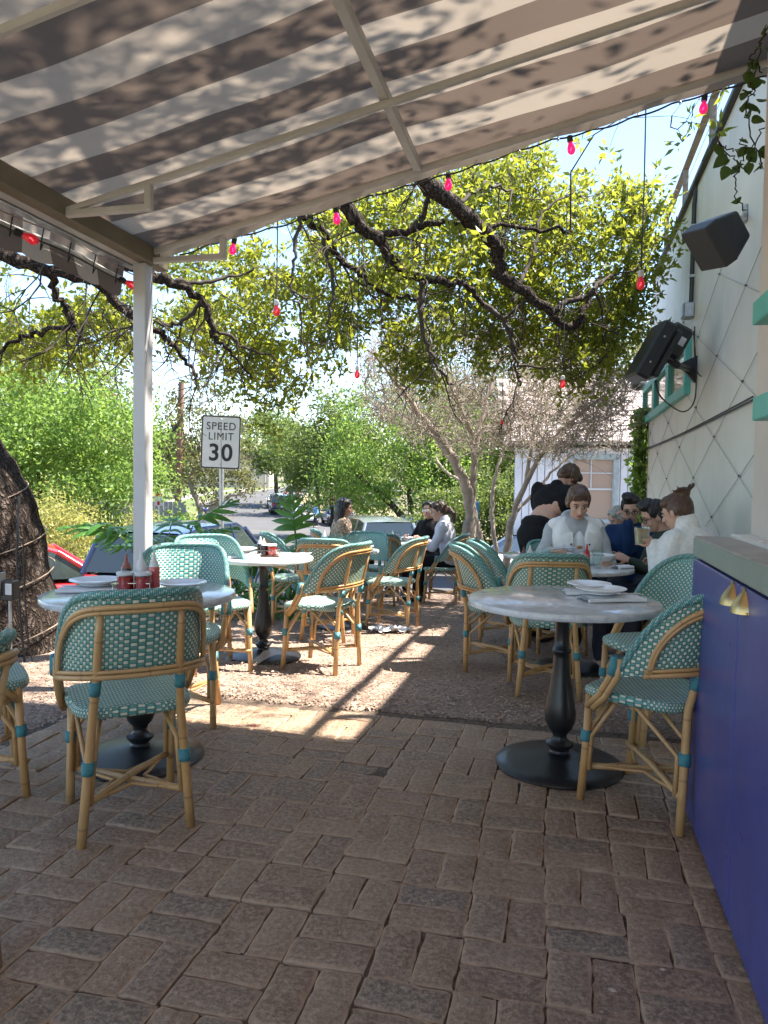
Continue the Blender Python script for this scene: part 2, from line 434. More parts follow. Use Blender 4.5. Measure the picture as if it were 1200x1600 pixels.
b.grid([[at(u, v, street_z(v) - .03 - (0 if v > 6 else .6)) for u in gu] for v in gvv]); tag(b.build('ground', M_soil), kind='structure')
def asphalt():
    n = NT('pale_asphalt'); w = n.geo('Position')
    c = n.ramp(n.noise(.5, 5, .6, w), [(.3, (.066, .065, .066)), (.7, (.092, .09, .09))]); c = n.mix(n.ramp(n.noise(60, 3, .6, w), [(.45, (0, 0, 0)), (.7, (.5, .5, .5))]), c, (.12, .117, .115))
    n.set(c, .9, 0, .3); return n.m
M_asph = asphalt(); M_conc = pbr('kerb_concrete', (.25, .23, .205), .85, .2, 3, .2, 40); M_lawn = pbr('lawn', (.075, .125, .026), .95, .4, .35, .4, 30, .02, c2=(.125, .13, .04))
RL = [(13, -14), (20, -12.5), (30, -10.5), (50, -11.5), (64, -15), (77, -19.3), (94, -20.3), (118, -17), (140, -12), (170, -4)]
RR = [(13, 9), (24, 6.5), (40, 3), (54, -1.3), (70, -7.5), (85, -10.5), (100, -11), (118, -9.5), (140, -4), (170, 5)]
fl = lambda v: float(np.interp(v, *zip(*RL))); fr_ = lambda v: float(np.interp(v, *zip(*RR)))
vs_road = [12.4, 14, 17, 20, 24, 28, 33, 40, 48, 56, 64, 70, 77, 85, 94, 106, 118, 130, 140, 155, 170]
far_sheet('road', lambda v: (fl(v), fr_(v)), M_asph, .004, vs_road)
for nm, fn, sg in (('kerb', fl, -1), ('kerb', fr_, 1)):
    k = MB()
    for v0, v1 in zip(vs_road[:-1], vs_road[1:]):
        a, c = at(fn(v0), v0, street_z(v0)), at(fn(v1), v1, street_z(v1)); o = at(sg * .35, 0) ; Z = Vector((0, 0, .13))
        k.add([a, c, c + Z, a + Z, a + o, c + o, c + o + Z, a + o + Z], [(0, 1, 2, 3), (3, 2, 6, 7), (4, 7, 6, 5)])
    tag(k.build(nm, M_conc, smooth=False), kind='structure')
far_sheet('lawn', lambda v: (fl(v) - 16, fl(v) - .35), M_lawn, .10, [44, 50, 56, 64, 72, 77, 85, 94, 106, 118, 130, 140, 155, 170])
far_sheet('sidewalk', lambda v: (fl(v) - 4.6, fl(v) - 3.0), M_conc, .105, [40, 48, 56, 64, 72, 77, 85, 94, 106, 118, 130, 140, 155])
far_sheet('sidewalk', lambda v: (-26, -8.0), M_conc, .05, [20.5, 22.0])
far_sheet('side_street', lambda v: (-60, -13), M_asph, .012, [24, 27, 31, 36])
far_sheet('verge', lambda v: (fr_(v) + .35, fr_(v) + 9), pbr('leaf_strewn_verge', (.25, .19, .11), .95, .5, .6, .4, 20, .02, c2=(.12, .13, .05)), .10, [26, 30, 36, 44, 54, 62, 70, 80, 95, 110, 125, 140])
# ================================================================ BUILDING ON THE RIGHT
XW, ZW, YC = 1.25, 4.27, 12.0
M_panel = pbr('white_painted_panel', (.70, .68, .615), .55, .07, 1.3, .12, 30, .003, c2=(.585, .565, .505))
M_dark = pbr('dark_trim', (.035, .034, .033), .5, .2, 10)
M_black = pbr('black_plastic', (.016, .016, .017), .42, .3, 20, .05, 200)
M_teal = pbr('teal_paint', (.10, .42, .36), .45, .1, 6)
M_steel = pbr('galvanised_steel', (.42, .43, .44), .42, .2, 25, metal=.8)
M_cable = pbr('black_cable', (.02, .02, .02), .55, .1, 10)
M_whitep = pbr('white_paint', (.52, .515, .51), .5, .08, 5, .05, 50, .002)
wall = thing('restaurant_wall', 'tall white panelled side wall crossed by a diamond wire trellis', 'wall', (XW, 0, 0))
pw = 1.22; y = 2.95
while y < YC - .01:
    y2 = min(YC, y + pw); MB().box((.08, (y + y2) / 2, (ZW - .7) / 2), (.16, y2 - y - .007, ZW + .7), b=.004).build('panel', M_panel, wall, smooth=False); y = y2
MB().box((.10, (2.95 + YC) / 2, (ZW - .72) / 2), (.13, YC - 2.97, ZW + .66)).build('panel_backing', M_dark, wall, smooth=False)
MB().box((.07, (2.95 + YC) / 2, ZW + .025), (.24, YC - 2.9, .05), b=.006).build('parapet_cap', M_dark, wall, smooth=False)
MB().box((.05, YC + .05, 1.7), (.10, .09, 4.9), b=.01).build('corner_trim', pbr('corner_board', (.42, .36, .27), .7, .2, 4), wall, smooth=False)
MB().box((3.2, 2.95, 1.7), (6.0, .14, 5.1)).build('inner_wall', M_panel, wall, smooth=False)
MB().box((3.2, 11.9, 1.7), (6.0, .14, 5.1)).build('end_wall', M_panel, wall, smooth=False)
M_wirew = pbr('trellis_wire_metal', (.36, .355, .34), .6, .2, 20)
# diamond trellis of thin wire: one diagonal, one part
DY, DZ, TY, TZ = .975, .342, 5.83, 1.31
zlo, zhi, ylo, yhi = .25, 3.06, 3.05, YC - .12
for k in range(-14, 20):
    for sgn in (1, -1):                       # z = TZ + sgn * DZ / DY * (y - TY - 2 k DY)
        sl_ = sgn * DZ / DY; yk = TY + 2 * k * DY / 1.0
        ya_, yb_ = sorted(((zlo - TZ) / sl_ + yk, (zhi - TZ) / sl_ + yk)); ya_, yb_ = max(ya_, ylo), min(yb_, yhi)
        if yb_ - ya_ < .5: continue
        pts = [(-.013, yy, TZ + sl_ * (yy - yk) - .008 * math.sin(math.pi * t)) for t, yy in ((t, ya_ + (yb_ - ya_) * t) for t in (0, .25, .5, .75, 1))]
        MB().tube(pts, .0027, 5).build('trellis_wire', M_wirew, wall)
kn = MB()
for k in range(-4, 8):
    for m in range(-4, 7):
        yy, zz = TY + k * DY, TZ + m * DZ
        if (k + m) % 2 == 0 and ylo < yy < yhi and zlo < zz < zhi: MB().ell((-.012, yy, zz), .0105, 7, 5).build('trellis_stud', M_dark, wall)
# roof railing
rail = thing('roof_railing', 'grey timber railing rising above the white wall top', 'railing', (XW + .10, 0, ZW + .05))
M_timber = pbr('weathered_timber', (.20, .165, .14), .85, .3, 9, .3, 60)
for yy in (4.6, 6.3, 8.0, 9.7, 11.4): MB().box((0, yy, .36), (.06, .06, .72), b=.006).build('post', M_timber, rail, smooth=False)
MB().box((0, 8.0, .735), (.07, 7.4, .035), b=.005).build('top_rail', M_timber, rail, smooth=False)
for k in range(3): MB().tube([(0, 4.4, .17 + .18 * k), (0, 11.6, .17 + .18 * k)], .004, 5).build('cable', M_steel, rail)
# three teal windows high on the wall
M_pane = NT('window_pane').set((.16, .19, .13), .06, 0, .9).m
def wpt(px, py): # a point of the picture carried onto the wall face
    d = (pix(px, py, 1) - CAM); k = (XW - .003) / d.x; return CAM + d * k
zt = wpt(1080, 527).z; zb = wpt(1080, 614).z; ya = wpt(1080, 570).y; yb = wpt(1009, 640).y
nwin = 3; ww = (yb - ya) / nwin
for k in range(nwin):
    yc = ya + (k + .5) * ww
    w = thing('teal_window', ['teal framed wall window nearest the lamp bracket', 'teal framed wall window in the middle of its row of three', 'teal framed wall window next to the vine-covered corner'][k], 'window', (XW, yc, zb), 0, 'teal windows high on the white wall')
    H = zt - zb; fw = .10
    for (c, d) in (((0, 0, fw / 2), (.07, ww - .02, fw)), ((0, 0, H - fw / 2), (.07, ww - .02, fw)), ((0, -ww / 2 + fw / 2 + .01, H / 2), (.062, fw, H - 2 * fw)), ((0, ww / 2 - fw / 2 - .01, H / 2), (.062, fw, H - 2 * fw))):
        MB().box((-.03, c[1], c[2]), d, b=.006).build('frame', M_teal, w, smooth=False)
    MB().box((-.012, 0, H / 2), (.02, ww - 2 * fw - .02, H - 2 * fw)).build('pane', M_pane, w, smooth=False)

# bar front, counter and cabinet
M_stucco = pbr('pale_stucco', (.55, .50, .45), .85, .08, 3, .25, 120, .003)
bw = thing('bar_wall', 'pale stucco end of the bar above the blue cabinet', 'wall', (0, 0, 0))
MB().box((.97, 1.35, 2.17), (.60, 3.18, 2.26), b=.006).build('stucco_block', M_stucco, bw, smooth=False)
for zz in (wpt(1190, 487).z, wpt(1190, 638).z): pass
for py in (487, 638):
    d = pix(1190, py, 1) - CAM; k = .60 / d.x; p = CAM + d * k
    MB().box((.645, 1.15 + .0, p.z), (.13, 2 * (p.y - 1.15) + .06, .075), b=.004).build('shelf', M_teal, bw, smooth=False)
cab = thing('bar_cabinet', 'glossy royal blue bar cabinet with brass cup pulls', 'cabinet', (.497, 2.95, 0))
M_blue = NT('royal_blue_enamel'); M_blue.set(M_blue.ramp(M_blue.noise(2.2, 4, .6, M_blue.coord()), [(.35, (.050, .060, .225)), (.7, (.064, .076, .265))]), .26, 0, .5); M_blue.put(M_blue.p.inputs['Base Color'], M_blue.mix(M_blue.ramp(M_blue.noise(9, 8, .8, M_blue.vmap(M_blue.coord(), (1, .35, 1.6))), [(.60, (0, 0, 0)), (.74, (.30, .30, .30))]), M_blue.ramp(M_blue.noise(2.2, 4, .6, M_blue.coord()), [(.35, (.050, .060, .225)), (.7, (.064, .076, .265))]), (.14, .16, .33))); M_blue.put(M_blue.p.inputs['Roughness'], M_blue.math('ADD', .2, M_blue.math('MULTIPLY', M_blue.noise(6, 6, .7, M_blue.coord()), .22))); M_blue = M_blue.m
M_green = pbr('grey_green_edge', (.235, .275, .235), .5, .12, 6, .1, 60)
M_slate = pbr('worn_counter_top', (.30, .27, .245), .35, .25, 9, .1, 60)
MB().box((.085, -1.6, .49), (.160, 3.19, .98)).build('carcass', M_dark, cab, smooth=False)
yy = 0
M_brass = pbr('aged_brass', (.50, .37, .17), .36, .2, 15, metal=1.0)
doors = [(0.0, -.742), (-.750, -1.50), (-1.508, -2.2)]
for q, (a, c) in enumerate(doors):
    d = MB().box((-.004, (a + c) / 2, .495), (.030, abs(a - c), .955), b=.005).build('door', M_blue, cab, smooth=False)
    hb = MB(); prof = []
    yh = c + .062 if q % 2 == 0 else a - .070
    P = []
    for i in range(9):
        t = math.pi * i / 8; row = []
        for k in range(7):
            e = k / 6; w = .040 * (1 - e ** 2.2) + .002
            row.append(Vector((-.019 - .036 * math.sin(t) ** .8 * (1 - e ** 1.7) , yh + w * math.cos(t), .908 + .064 * e)))
        P.append(row)
    if q > 1: continue
    hb.grid(P); hb.add([p for p in [r[0] for r in P]], [tuple(range(9))])
    hb.box((-.0225, yh, .938), (.006, .016, .074), b=.002); hb.box((-.0225, yh, .910), (.006, .086, .010), b=.002)
    hb.build('cup_pull', M_brass, d)
MB().box((.045, -1.6, 1.015), (.125, 3.235, .068), b=.004).build('counter_edge', M_green, cab, smooth=False)
MB().box((.046, -1.6, 1.051), (.121, 3.225, .008), b=.002).build('counter_strip', M_slate, cab, smooth=False)
MB().box((.14, -1.58, 1.052), (.065, 3.16, .030), b=.004).build('marble_ledge', pbr('pale_marble', (.66, .64, .61), .25, .1, 5), cab, smooth=False)

# ================================================================ AWNING
X0, Z0, SL, YA, YB = -2.37, 2.58, .2155, 3.95, -2.6
def az(x): return Z0 + SL * (x - X0)
M_cream = None
def canvas(name, c, tr):
    n = NT(name); v = n.geo('Position'); wv = n.noise(300, 2, .5, n.vmap(v, (1, 1, 1)))
    col = n.mix(n.ramp(n.noise(2.0, 6, .65, v), [(.35, (0, 0, 0)), (.75, (.45, .45, .45))]), c, tuple(x * .72 for x in c))
    col = n.mix(n.ramp(n.noise(26, 4, .7, v), [(.66, (0, 0, 0)), (.74, (.55, .55, .55))]), col, tuple(x * .5 for x in c))
    n.set(col, .9, 0, .2); n.bump(n.math('ADD', wv, n.math('MULTIPLY', n.noise(3, 3, .6, v), 6.0)), .12, .004)
    t = n.node('ShaderNodeBsdfTranslucent'); n.put(t.inputs[0], n.mix(.6, col, tr)); ms = n.node('ShaderNodeMixShader'); ms.inputs[0].default_value = .34
    n.l.new(n.p.outputs[0], ms.inputs[1]); n.l.new(t.outputs[0], ms.inputs[2]); n.l.new(ms.outputs[0], n.out.inputs[0]); return n.m
M_cv = [canvas('taupe_canvas', (.160, .128, .106), (.130, .092, .070)), canvas('cream_canvas', (.44, .385, .325), (.295, .235, .182))]
aw = thing('awning', 'taupe and cream striped canvas awning over the patio', 'awning', (0, 0, 0))
XR = 1.24
ye = YA; k = 0
widths = [.24]
while ye > YB:
    w = .24 if k == 0 else .2; y2 = ye - w; b = MB(); P = []
    for i in range(33):
        x = X0 + (XR - X0) * i / 32
        def sag(yy): 
            a = min(1.0, max(0, (yy - YB))) ; s = math.sin(math.pi * ((x + .78) / 1.62 % 1.0)); return -.022 * abs(s) * (.6 + .4 * math.sin(math.pi * (yy / .55))) - .004 * math.sin(9 * x + 2 * yy)
        P.append([Vector((x, y2 + .0, az(x) + sag(y2))), Vector((x, (y2 + ye) / 2, az(x) + sag((y2 + ye) / 2) + .002)), Vector((x, ye, az(x) + sag(ye)))])
    b.grid(P); b.build('canvas_stripe', M_cv[k % 2], aw); ye = y2; k += 1
# hem along the far edge with its laces
P = []; n = 60
for i in range(n + 1):
    x = X0 + (XR - X0) * i / n; z = az(x) - .012 - .006 * math.sin(13 * x)
    P.append([Vector((x, YA + .004, z + .022)), Vector((x, YA + .012, z - .02)), Vector((x, YA + .012, z - .055 - .005 * math.sin(9 * x)))])
hm = MB(); hm.grid(P); hm.build('hem', M_cv[1], aw)
M_frame = pbr('white_frame_paint', (.50, .475, .44), .5, .12, 7, .1, 60)
MB().tube([(X0, YA - .04, Z0 - .035), (XR, YA - .04, az(XR) - .035)], .019, 10).build('edge_tube', M_frame, aw)
for xx in (-.78, .9):
    MB().box((xx, (YA + YB) / 2 - .03, az(xx) - .040), (.045, YA - YB - .12, .045), b=.005).build('rafter', M_frame, aw, smooth=False)
def slope_bar(y, name='purlin'):
    L = XR - X0; ang = math.atan(SL); M = Euler((0, -ang, 0)).to_matrix()
    MB().box(((X0 + XR) / 2, y, (az(X0) + az(XR)) / 2 - .076), (L / math.cos(ang), .030, .028), M, b=.005).build(name, M_frame, aw, smooth=False)
for y in (3.13, 2.03, .9): slope_bar(y)
for y in (YA - .05, 3.13, 2.03, .9):
    xe = X0 + .47; zt_ = az(xe) - .09; zl = Z0 - .085
    dr = MB(); dr.box((xe, y, (zt_ + zl) / 2), (.034, .034, zt_ - zl + .02), b=.004); dr.box(((X0 + xe) / 2 + .02, y, zl), (xe - X0 - .0, .032, .032), b=.004); dr.build('drop_bracket', M_frame, aw, smooth=False)
M_olive = pbr('olive_beam_paint', (.165, .135, .085), .5, .15, 5, .06, 40)
MB().box((X0, (YA + YB) / 2 + .06, Z0 - .055), (.075, YA - YB + .1, .10), b=.006).build('header_beam', M_olive, aw, smooth=False)
for q, (dx, dz_, w, h, m) in enumerate(((-.055, -.10, .05, .02, M_frame), (-.085, -.075, .02, .06, M_steel), (-.125, -.10, .05, .025, M_steel), (-.105, -.055, .02, .03, M_frame))):
    MB().box((X0 + dx, (YA + YB) / 2, Z0 + dz_), (w, YA - YB, h), b=.003).build('channel', m, aw, smooth=False)
# valance: striped flap hanging outside the beam
ye = YA; k = 0; Pv = []
while ye > 0:
    w = .24 if k == 0 else .2; y2 = ye - w; P = []
    for i in range(9):
        t = i / 8; yy = ye + (y2 - ye) * t; zz = .015 * math.sin(math.pi * t)
        P.append([Vector((X0 - .19 - .012 * math.sin(3 * yy), yy, Z0 - .03)), Vector((X0 - .20 - .015 * math.sin(4 * yy), yy, Z0 - .15)), Vector((X0 - .20 - .02 * math.sin(5 * yy), yy, Z0 - .26 - zz))])
    b = MB(); b.grid(P); b.build('valance_stripe', M_cv[(k) % 2], aw); ye = y2; k += 1
vt = MB(); vt.tube([(X0 - .195, y, Z0 - .155 + .01 * math.sin(6 * y)) for y in np.linspace(YA, 0, 30)], .012, 8); vt.build('valance_tube', M_frame, aw)
MB().box((X0 - .1, YA + .0, Z0 - .05), (.20, .03, .06), b=.004).build('end_bracket', M_frame, aw, smooth=False)
# small hooks that hold the light string
for i in range(17):
    x = X0 + .35 + i * .195; b = MB()
    if x > XR - .1: break
    c = Vector((x, YA + .022, az(x) - .045)); b.tube([c + Vector((0, 0, .035)), c + Vector((.0, .010, .04)), c + Vector((.0, .018, .0)), c + Vector((.0, .012, -.028)), c + Vector((.004, 0, -.02))], .0035, 5); b.build('hook', M_steel, aw)
# the corner post
post = thing('awning_post', 'square white post carrying the awning corner', 'post', (X0 - .03, YA - .06, -.02))
MB().box((0, 0, 1.26), (.082, .082, 2.47), b=.005).build('shaft', M_whitep, post, smooth=False)
MB().box((0, 0, .012), (.17, .17, .016), b=.003).build('foot_plate', M_whitep, post, smooth=False)

# ================================================================ LIGHT STRINGS
def bulbmat(name, c, e):
    n = NT(name); n.set(c, .06, 0, .8); n.put(n.p.inputs['Emission Color'], c); n.p.inputs['Emission Strength'].default_value = e
    if name != 'filament':
        t = n.node('ShaderNodeBsdfTransparent'); t.inputs[0].default_value = (*[min(1, x * 1.1 + .05) for x in c], 1); ms = n.node('ShaderNodeMixShader'); ms.inputs[0].default_value = .38; n.l.new(n.p.outputs[0], ms.inputs[1]); n.l.new(t.outputs[0], ms.inputs[2]); n.l.new(ms.outputs[0], n.out.inputs[0])
    return n.m
M_pink = bulbmat('pink_bulb_glass', (.88, .03, .26), .12); M_red = bulbmat('red_bulb_glass', (.70, .035, .06), .05)
M_fil = bulbmat('filament', (1.0, .55, .6), 2.0)
M_sock = pbr('white_socket', (.6, .58, .56), .5, .1, 5)
def bulb_parts(parent, loc, m, sock, M=None, s=1.0):
    sk = MB(); sk.lathe([(.010, .034), (.017, .030), (.0175, 0), (.015, -.004)], 12); o = sk.build('socket', sock, parent); 
    bl = MB(); bl.lathe([(.012, .0), (.0135, -.012), (.021, -.030), (.0245, -.047), (.022, -.062), (.013, -.074), (.0005, -.079)], 14); b = bl.build('bulb', m, o)
    fm = MB(); fm.tube([(.004 * math.cos(3 * t), .004 * math.sin(3 * t), -.035 - .02 * t) for t in np.linspace(0, 1, 6)], .0025, 5); fm.build('filament', M_fil, b)
    o.location = loc; o.scale = (s, s, s)
    if M: o.rotation_euler = M
sl = thing('light_string', 'string of pink bulbs clipped along the far awning edge', 'string lights', (0, 0, 0))
wp = MB(); pts = []
for i in range(120):
    x = X0 + .15 + (XR - X0 - .2) * i / 119; pts.append((x, YA + .034 + .006 * math.sin(11 * x), az(x) - .06 - .012 * abs(math.sin(math.pi * (x + .1) / .195)) - .006 * math.sin(7 * x)))
wp.tube(pts, .005, 6); wp.build('cord', M_cable, sl)
for px in (365, 525, 700, 889, 1096):
    d = pix(px, 300, 1) - CAM; k = (YA + .04) / d.y; x = (d * k).x
    bulb_parts(sl, (x, YA + .045, az(x) - .088), M_pink, M_black, (R(random.uniform(-8, 8)), R(random.uniform(-12, 12)), random.random() * 6), .86)
vs_ = thing('light_string', 'string of red bulbs tangled along the side valance', 'string lights', (X0 - .15, 0, 0))
wv = MB(); wv.tube([(.01 * math.sin(9 * y), y, Z0 - .19 + .012 * math.sin(8 * y)) for y in np.linspace(YA, .3, 70)], .005, 6); wv.build('cord', M_cable, vs_)
wv = MB(); wv.tube([(.02 * math.sin(5 * y), y, Z0 - .12 + .02 * math.sin(6 * y)) for y in np.linspace(YA, .3, 50)], .004, 6); wv.build('cord', pbr('tan_cord', (.45, .32, .24), .6), vs_)
for y in np.arange(YA - .12, .4, -.21):
    b = MB(); b.tube([(0, y, Z0 - .12), (-.03, y + .02, Z0 - .17), (-.02, y, Z0 - .22), (.01, y - .02, Z0 - .2)], .0035, 5); b.build('tie', M_cable, vs_)
for y in (3.02, 2.42, 1.75, 3.86): bulb_parts(vs_, (.02, y, Z0 - .205), M_red, M_black, (R(40), R(-65), 0))
for k, (px, py, v, top, lab) in enumerate(((432, 483, 5.2, 345, 'red bulb hanging on a long cord left of the oak limbs, near the awning'), (558, 583, 6.6, 330, 'red bulb hanging low in front of the bare tree'), (879, 598, 6.6, 480, 'small red bulb hanging under the bent oak limb'), (1001, 440, 4.3, 160, 'red bulb hanging on a long cord before the white wall'), (784, 660, 9.5, 610, 'tiny distant red bulb hanging among bare twigs'))):
    p = pix(px, py, v); q = pix(px, top, v); t = thing('pendant_bulb', lab, 'hanging bulb', p, 0, 'red bulbs hanging on cords')
    bulb_parts(t, (0, 0, .03), M_red, M_sock)
    cd = MB(); h = (q - p).z + (0.9 if px not in (1001,) else .05); cd.tube([(0, 0, .06), (.004, .002, h / 2), (0, 0, h)], .0045, 5); cd.build('cord', M_cable, t)
# ================================================================ CHAIRS
def weave_mat(name, teal, teal2, cream, plain_above=None, sc=80.0, olive=None):
    n = NT(name); uv = n.node('ShaderNodeUVMap').outputs[0]; s = n.node('ShaderNodeSeparateXYZ'); n.put(s.inputs[0], uv)
    U_ = n.math('MULTIPLY', s.outputs[0], sc * .92); V_ = n.math('MULTIPLY', s.outputs[1], sc)
    fu, fv = n.math('FRACT', U_), n.math('FRACT', V_)
    par = n.math('FLOORED_MODULO', n.math('ADD', n.math('FLOOR', U_), n.math('FLOOR', V_)), 2.0)
    bu = n.math('SINE', n.math('MULTIPLY', fu, math.pi)); bv = n.math('SINE', n.math('MULTIPLY', fv, math.pi))
    inn = n.math('MULTIPLY', n.math('GREATER_THAN', bu, .42), n.math('GREATER_THAN', bv, .35))
    mask = n.math('MULTIPLY', inn, n.math('GREATER_THAN', par, .5))
    if plain_above is not None:
        thin = n.math('MULTIPLY', n.math('LESS_THAN', bu, .38), .65)
        top = n.math('GREATER_THAN', s.outputs[1], plain_above)
        mask = n.math('ADD', n.math('MULTIPLY', mask, n.math('SUBTRACT', 1.0, top)), n.math('MULTIPLY', thin, top))
    nz = n.noise(35, 3, .6, n.coord()); rnd = n.objrand()
    t = n.mix(n.ramp(nz, [(.35, (0, 0, 0)), (.65, (1, 1, 1))]), teal, teal2)
    t = n.mix(n.math('MULTIPLY', n.math('POWER', n.math('SUBTRACT', 1.0, n.math('MULTIPLY', bu, bv)), 3.0), .75), t, tuple(x * .28 for x in teal))
    if olive: t = n.mix(n.math('MULTIPLY', n.math('GREATER_THAN', fv, .62), .55), t, olive)
    fade = n.math('MULTIPLY', n.objrand(), .16); t = n.mix(fade, t, tuple(min(1, x * 1.5 + .03) for x in teal2)); wear = n.ramp(n.noise(6, 4, .6, n.coord()), [(.45, (0, 0, 0)), (.75, (.35, .35, .35))]); t = n.mix(wear, t, tuple(x * .55 for x in teal))
    n.set(n.mix(mask, t, n.mix(n.math('MULTIPLY', n.noise(18, 4, .6, n.coord()), .6), cream, tuple(x * .72 for x in cream))), .36, 0, .55)
    hh = n.math('ADD', n.math('MULTIPLY', par, bu), n.math('MULTIPLY', n.math('SUBTRACT', 1.0, par), bv))
    n.bump(hh, .55, .004); return n.m
TE, TE2, CR = (.085, .275, .25), (.13, .36, .315), (.74, .72, .57)
M_weave = weave_mat('woven_teal_cream', TE, TE2, CR, olive=(.10, .13, .055))
M_weave_in = weave_mat('woven_teal_cream_front', (.09, .34, .335), (.13, .42, .40), CR, plain_above=.27)
M_weave_seat = weave_mat('woven_seat', TE, TE2, CR, sc=88)
n = NT('teal_wrap'); uv = n.node('ShaderNodeUVMap').outputs[0]; s_ = n.node('ShaderNodeSeparateXYZ'); n.put(s_.inputs[0], uv)
L_ = n.math('MULTIPLY', s_.outputs[1], 150); K_ = n.math('MULTIPLY', s_.outputs[0], 14)
sl_ = n.math('SINE', n.math('MULTIPLY', n.math('FRACT', L_), math.pi))
spot = n.math('MULTIPLY', n.math('GREATER_THAN', n.math('FLOORED_MODULO', n.math('ADD', n.math('FLOOR', n.math('MULTIPLY', L_, .5)), n.math('FLOOR', K_)), 3.0), 1.5), .75)
base = n.mix(n.math('SUBTRACT', 1.0, sl_), (.085, .32, .31), (.02, .10, .10))
n.set(n.mix(n.math('MULTIPLY', spot, n.math('GREATER_THAN', sl_, .5)), base, (.50, .56, .46)), .33, 0, .6); n.bump(sl_, .6, .003); M_wrap = n.m
n = NT('teal_binding'); uv = n.node('ShaderNodeUVMap').outputs[0]; s_ = n.node('ShaderNodeSeparateXYZ'); n.put(s_.inputs[0], uv)
sl_ = n.math('SINE', n.math('MULTIPLY', n.math('FRACT', n.math('MULTIPLY', s_.outputs[1], 210)), math.pi))
n.set(n.mix(sl_, (.025, .12, .15), (.085, .33, .37)), .38, 0, .5); n.bump(sl_, .6, .003); M_bind = n.m
n = NT('rattan'); v = n.coord(); uv = n.node('ShaderNodeUVMap').outputs[0]
streak = n.noise(30, 5, .65, n.vmap(uv, (6, .6, 1))); s_ = n.node('ShaderNodeSeparateXYZ'); n.put(s_.inputs[0], uv)
c = n.ramp(streak, [(.3, (.36, .175, .055)), (.55, (.53, .30, .115)), (.8, (.62, .40, .18))])
nd = n.math('FRACT', n.math('ADD', n.math('MULTIPLY', s_.outputs[1], 4.6), n.math('MULTIPLY', n.objrand(), 3)))
node_ = n.math('LESS_THAN', nd, .035); c = n.mix(n.math('MULTIPLY', node_, .55), c, (.17, .085, .035))
c = n.mix(n.ramp(n.noise(11, 4, .6, v), [(.5, (0, 0, 0)), (.75, (.5, .5, .5))]), c, (.26, .125, .045)); c = n.mix(n.math('MULTIPLY', n.objrand(), .4), c, (.60, .42, .22))
n.set(c, .36, 0, .5); n.bump(n.math('ADD', n.math('MULTIPLY', streak, .4), n.math('MULTIPLY', node_, -1.5)), .3, .003); M_rat = n.m

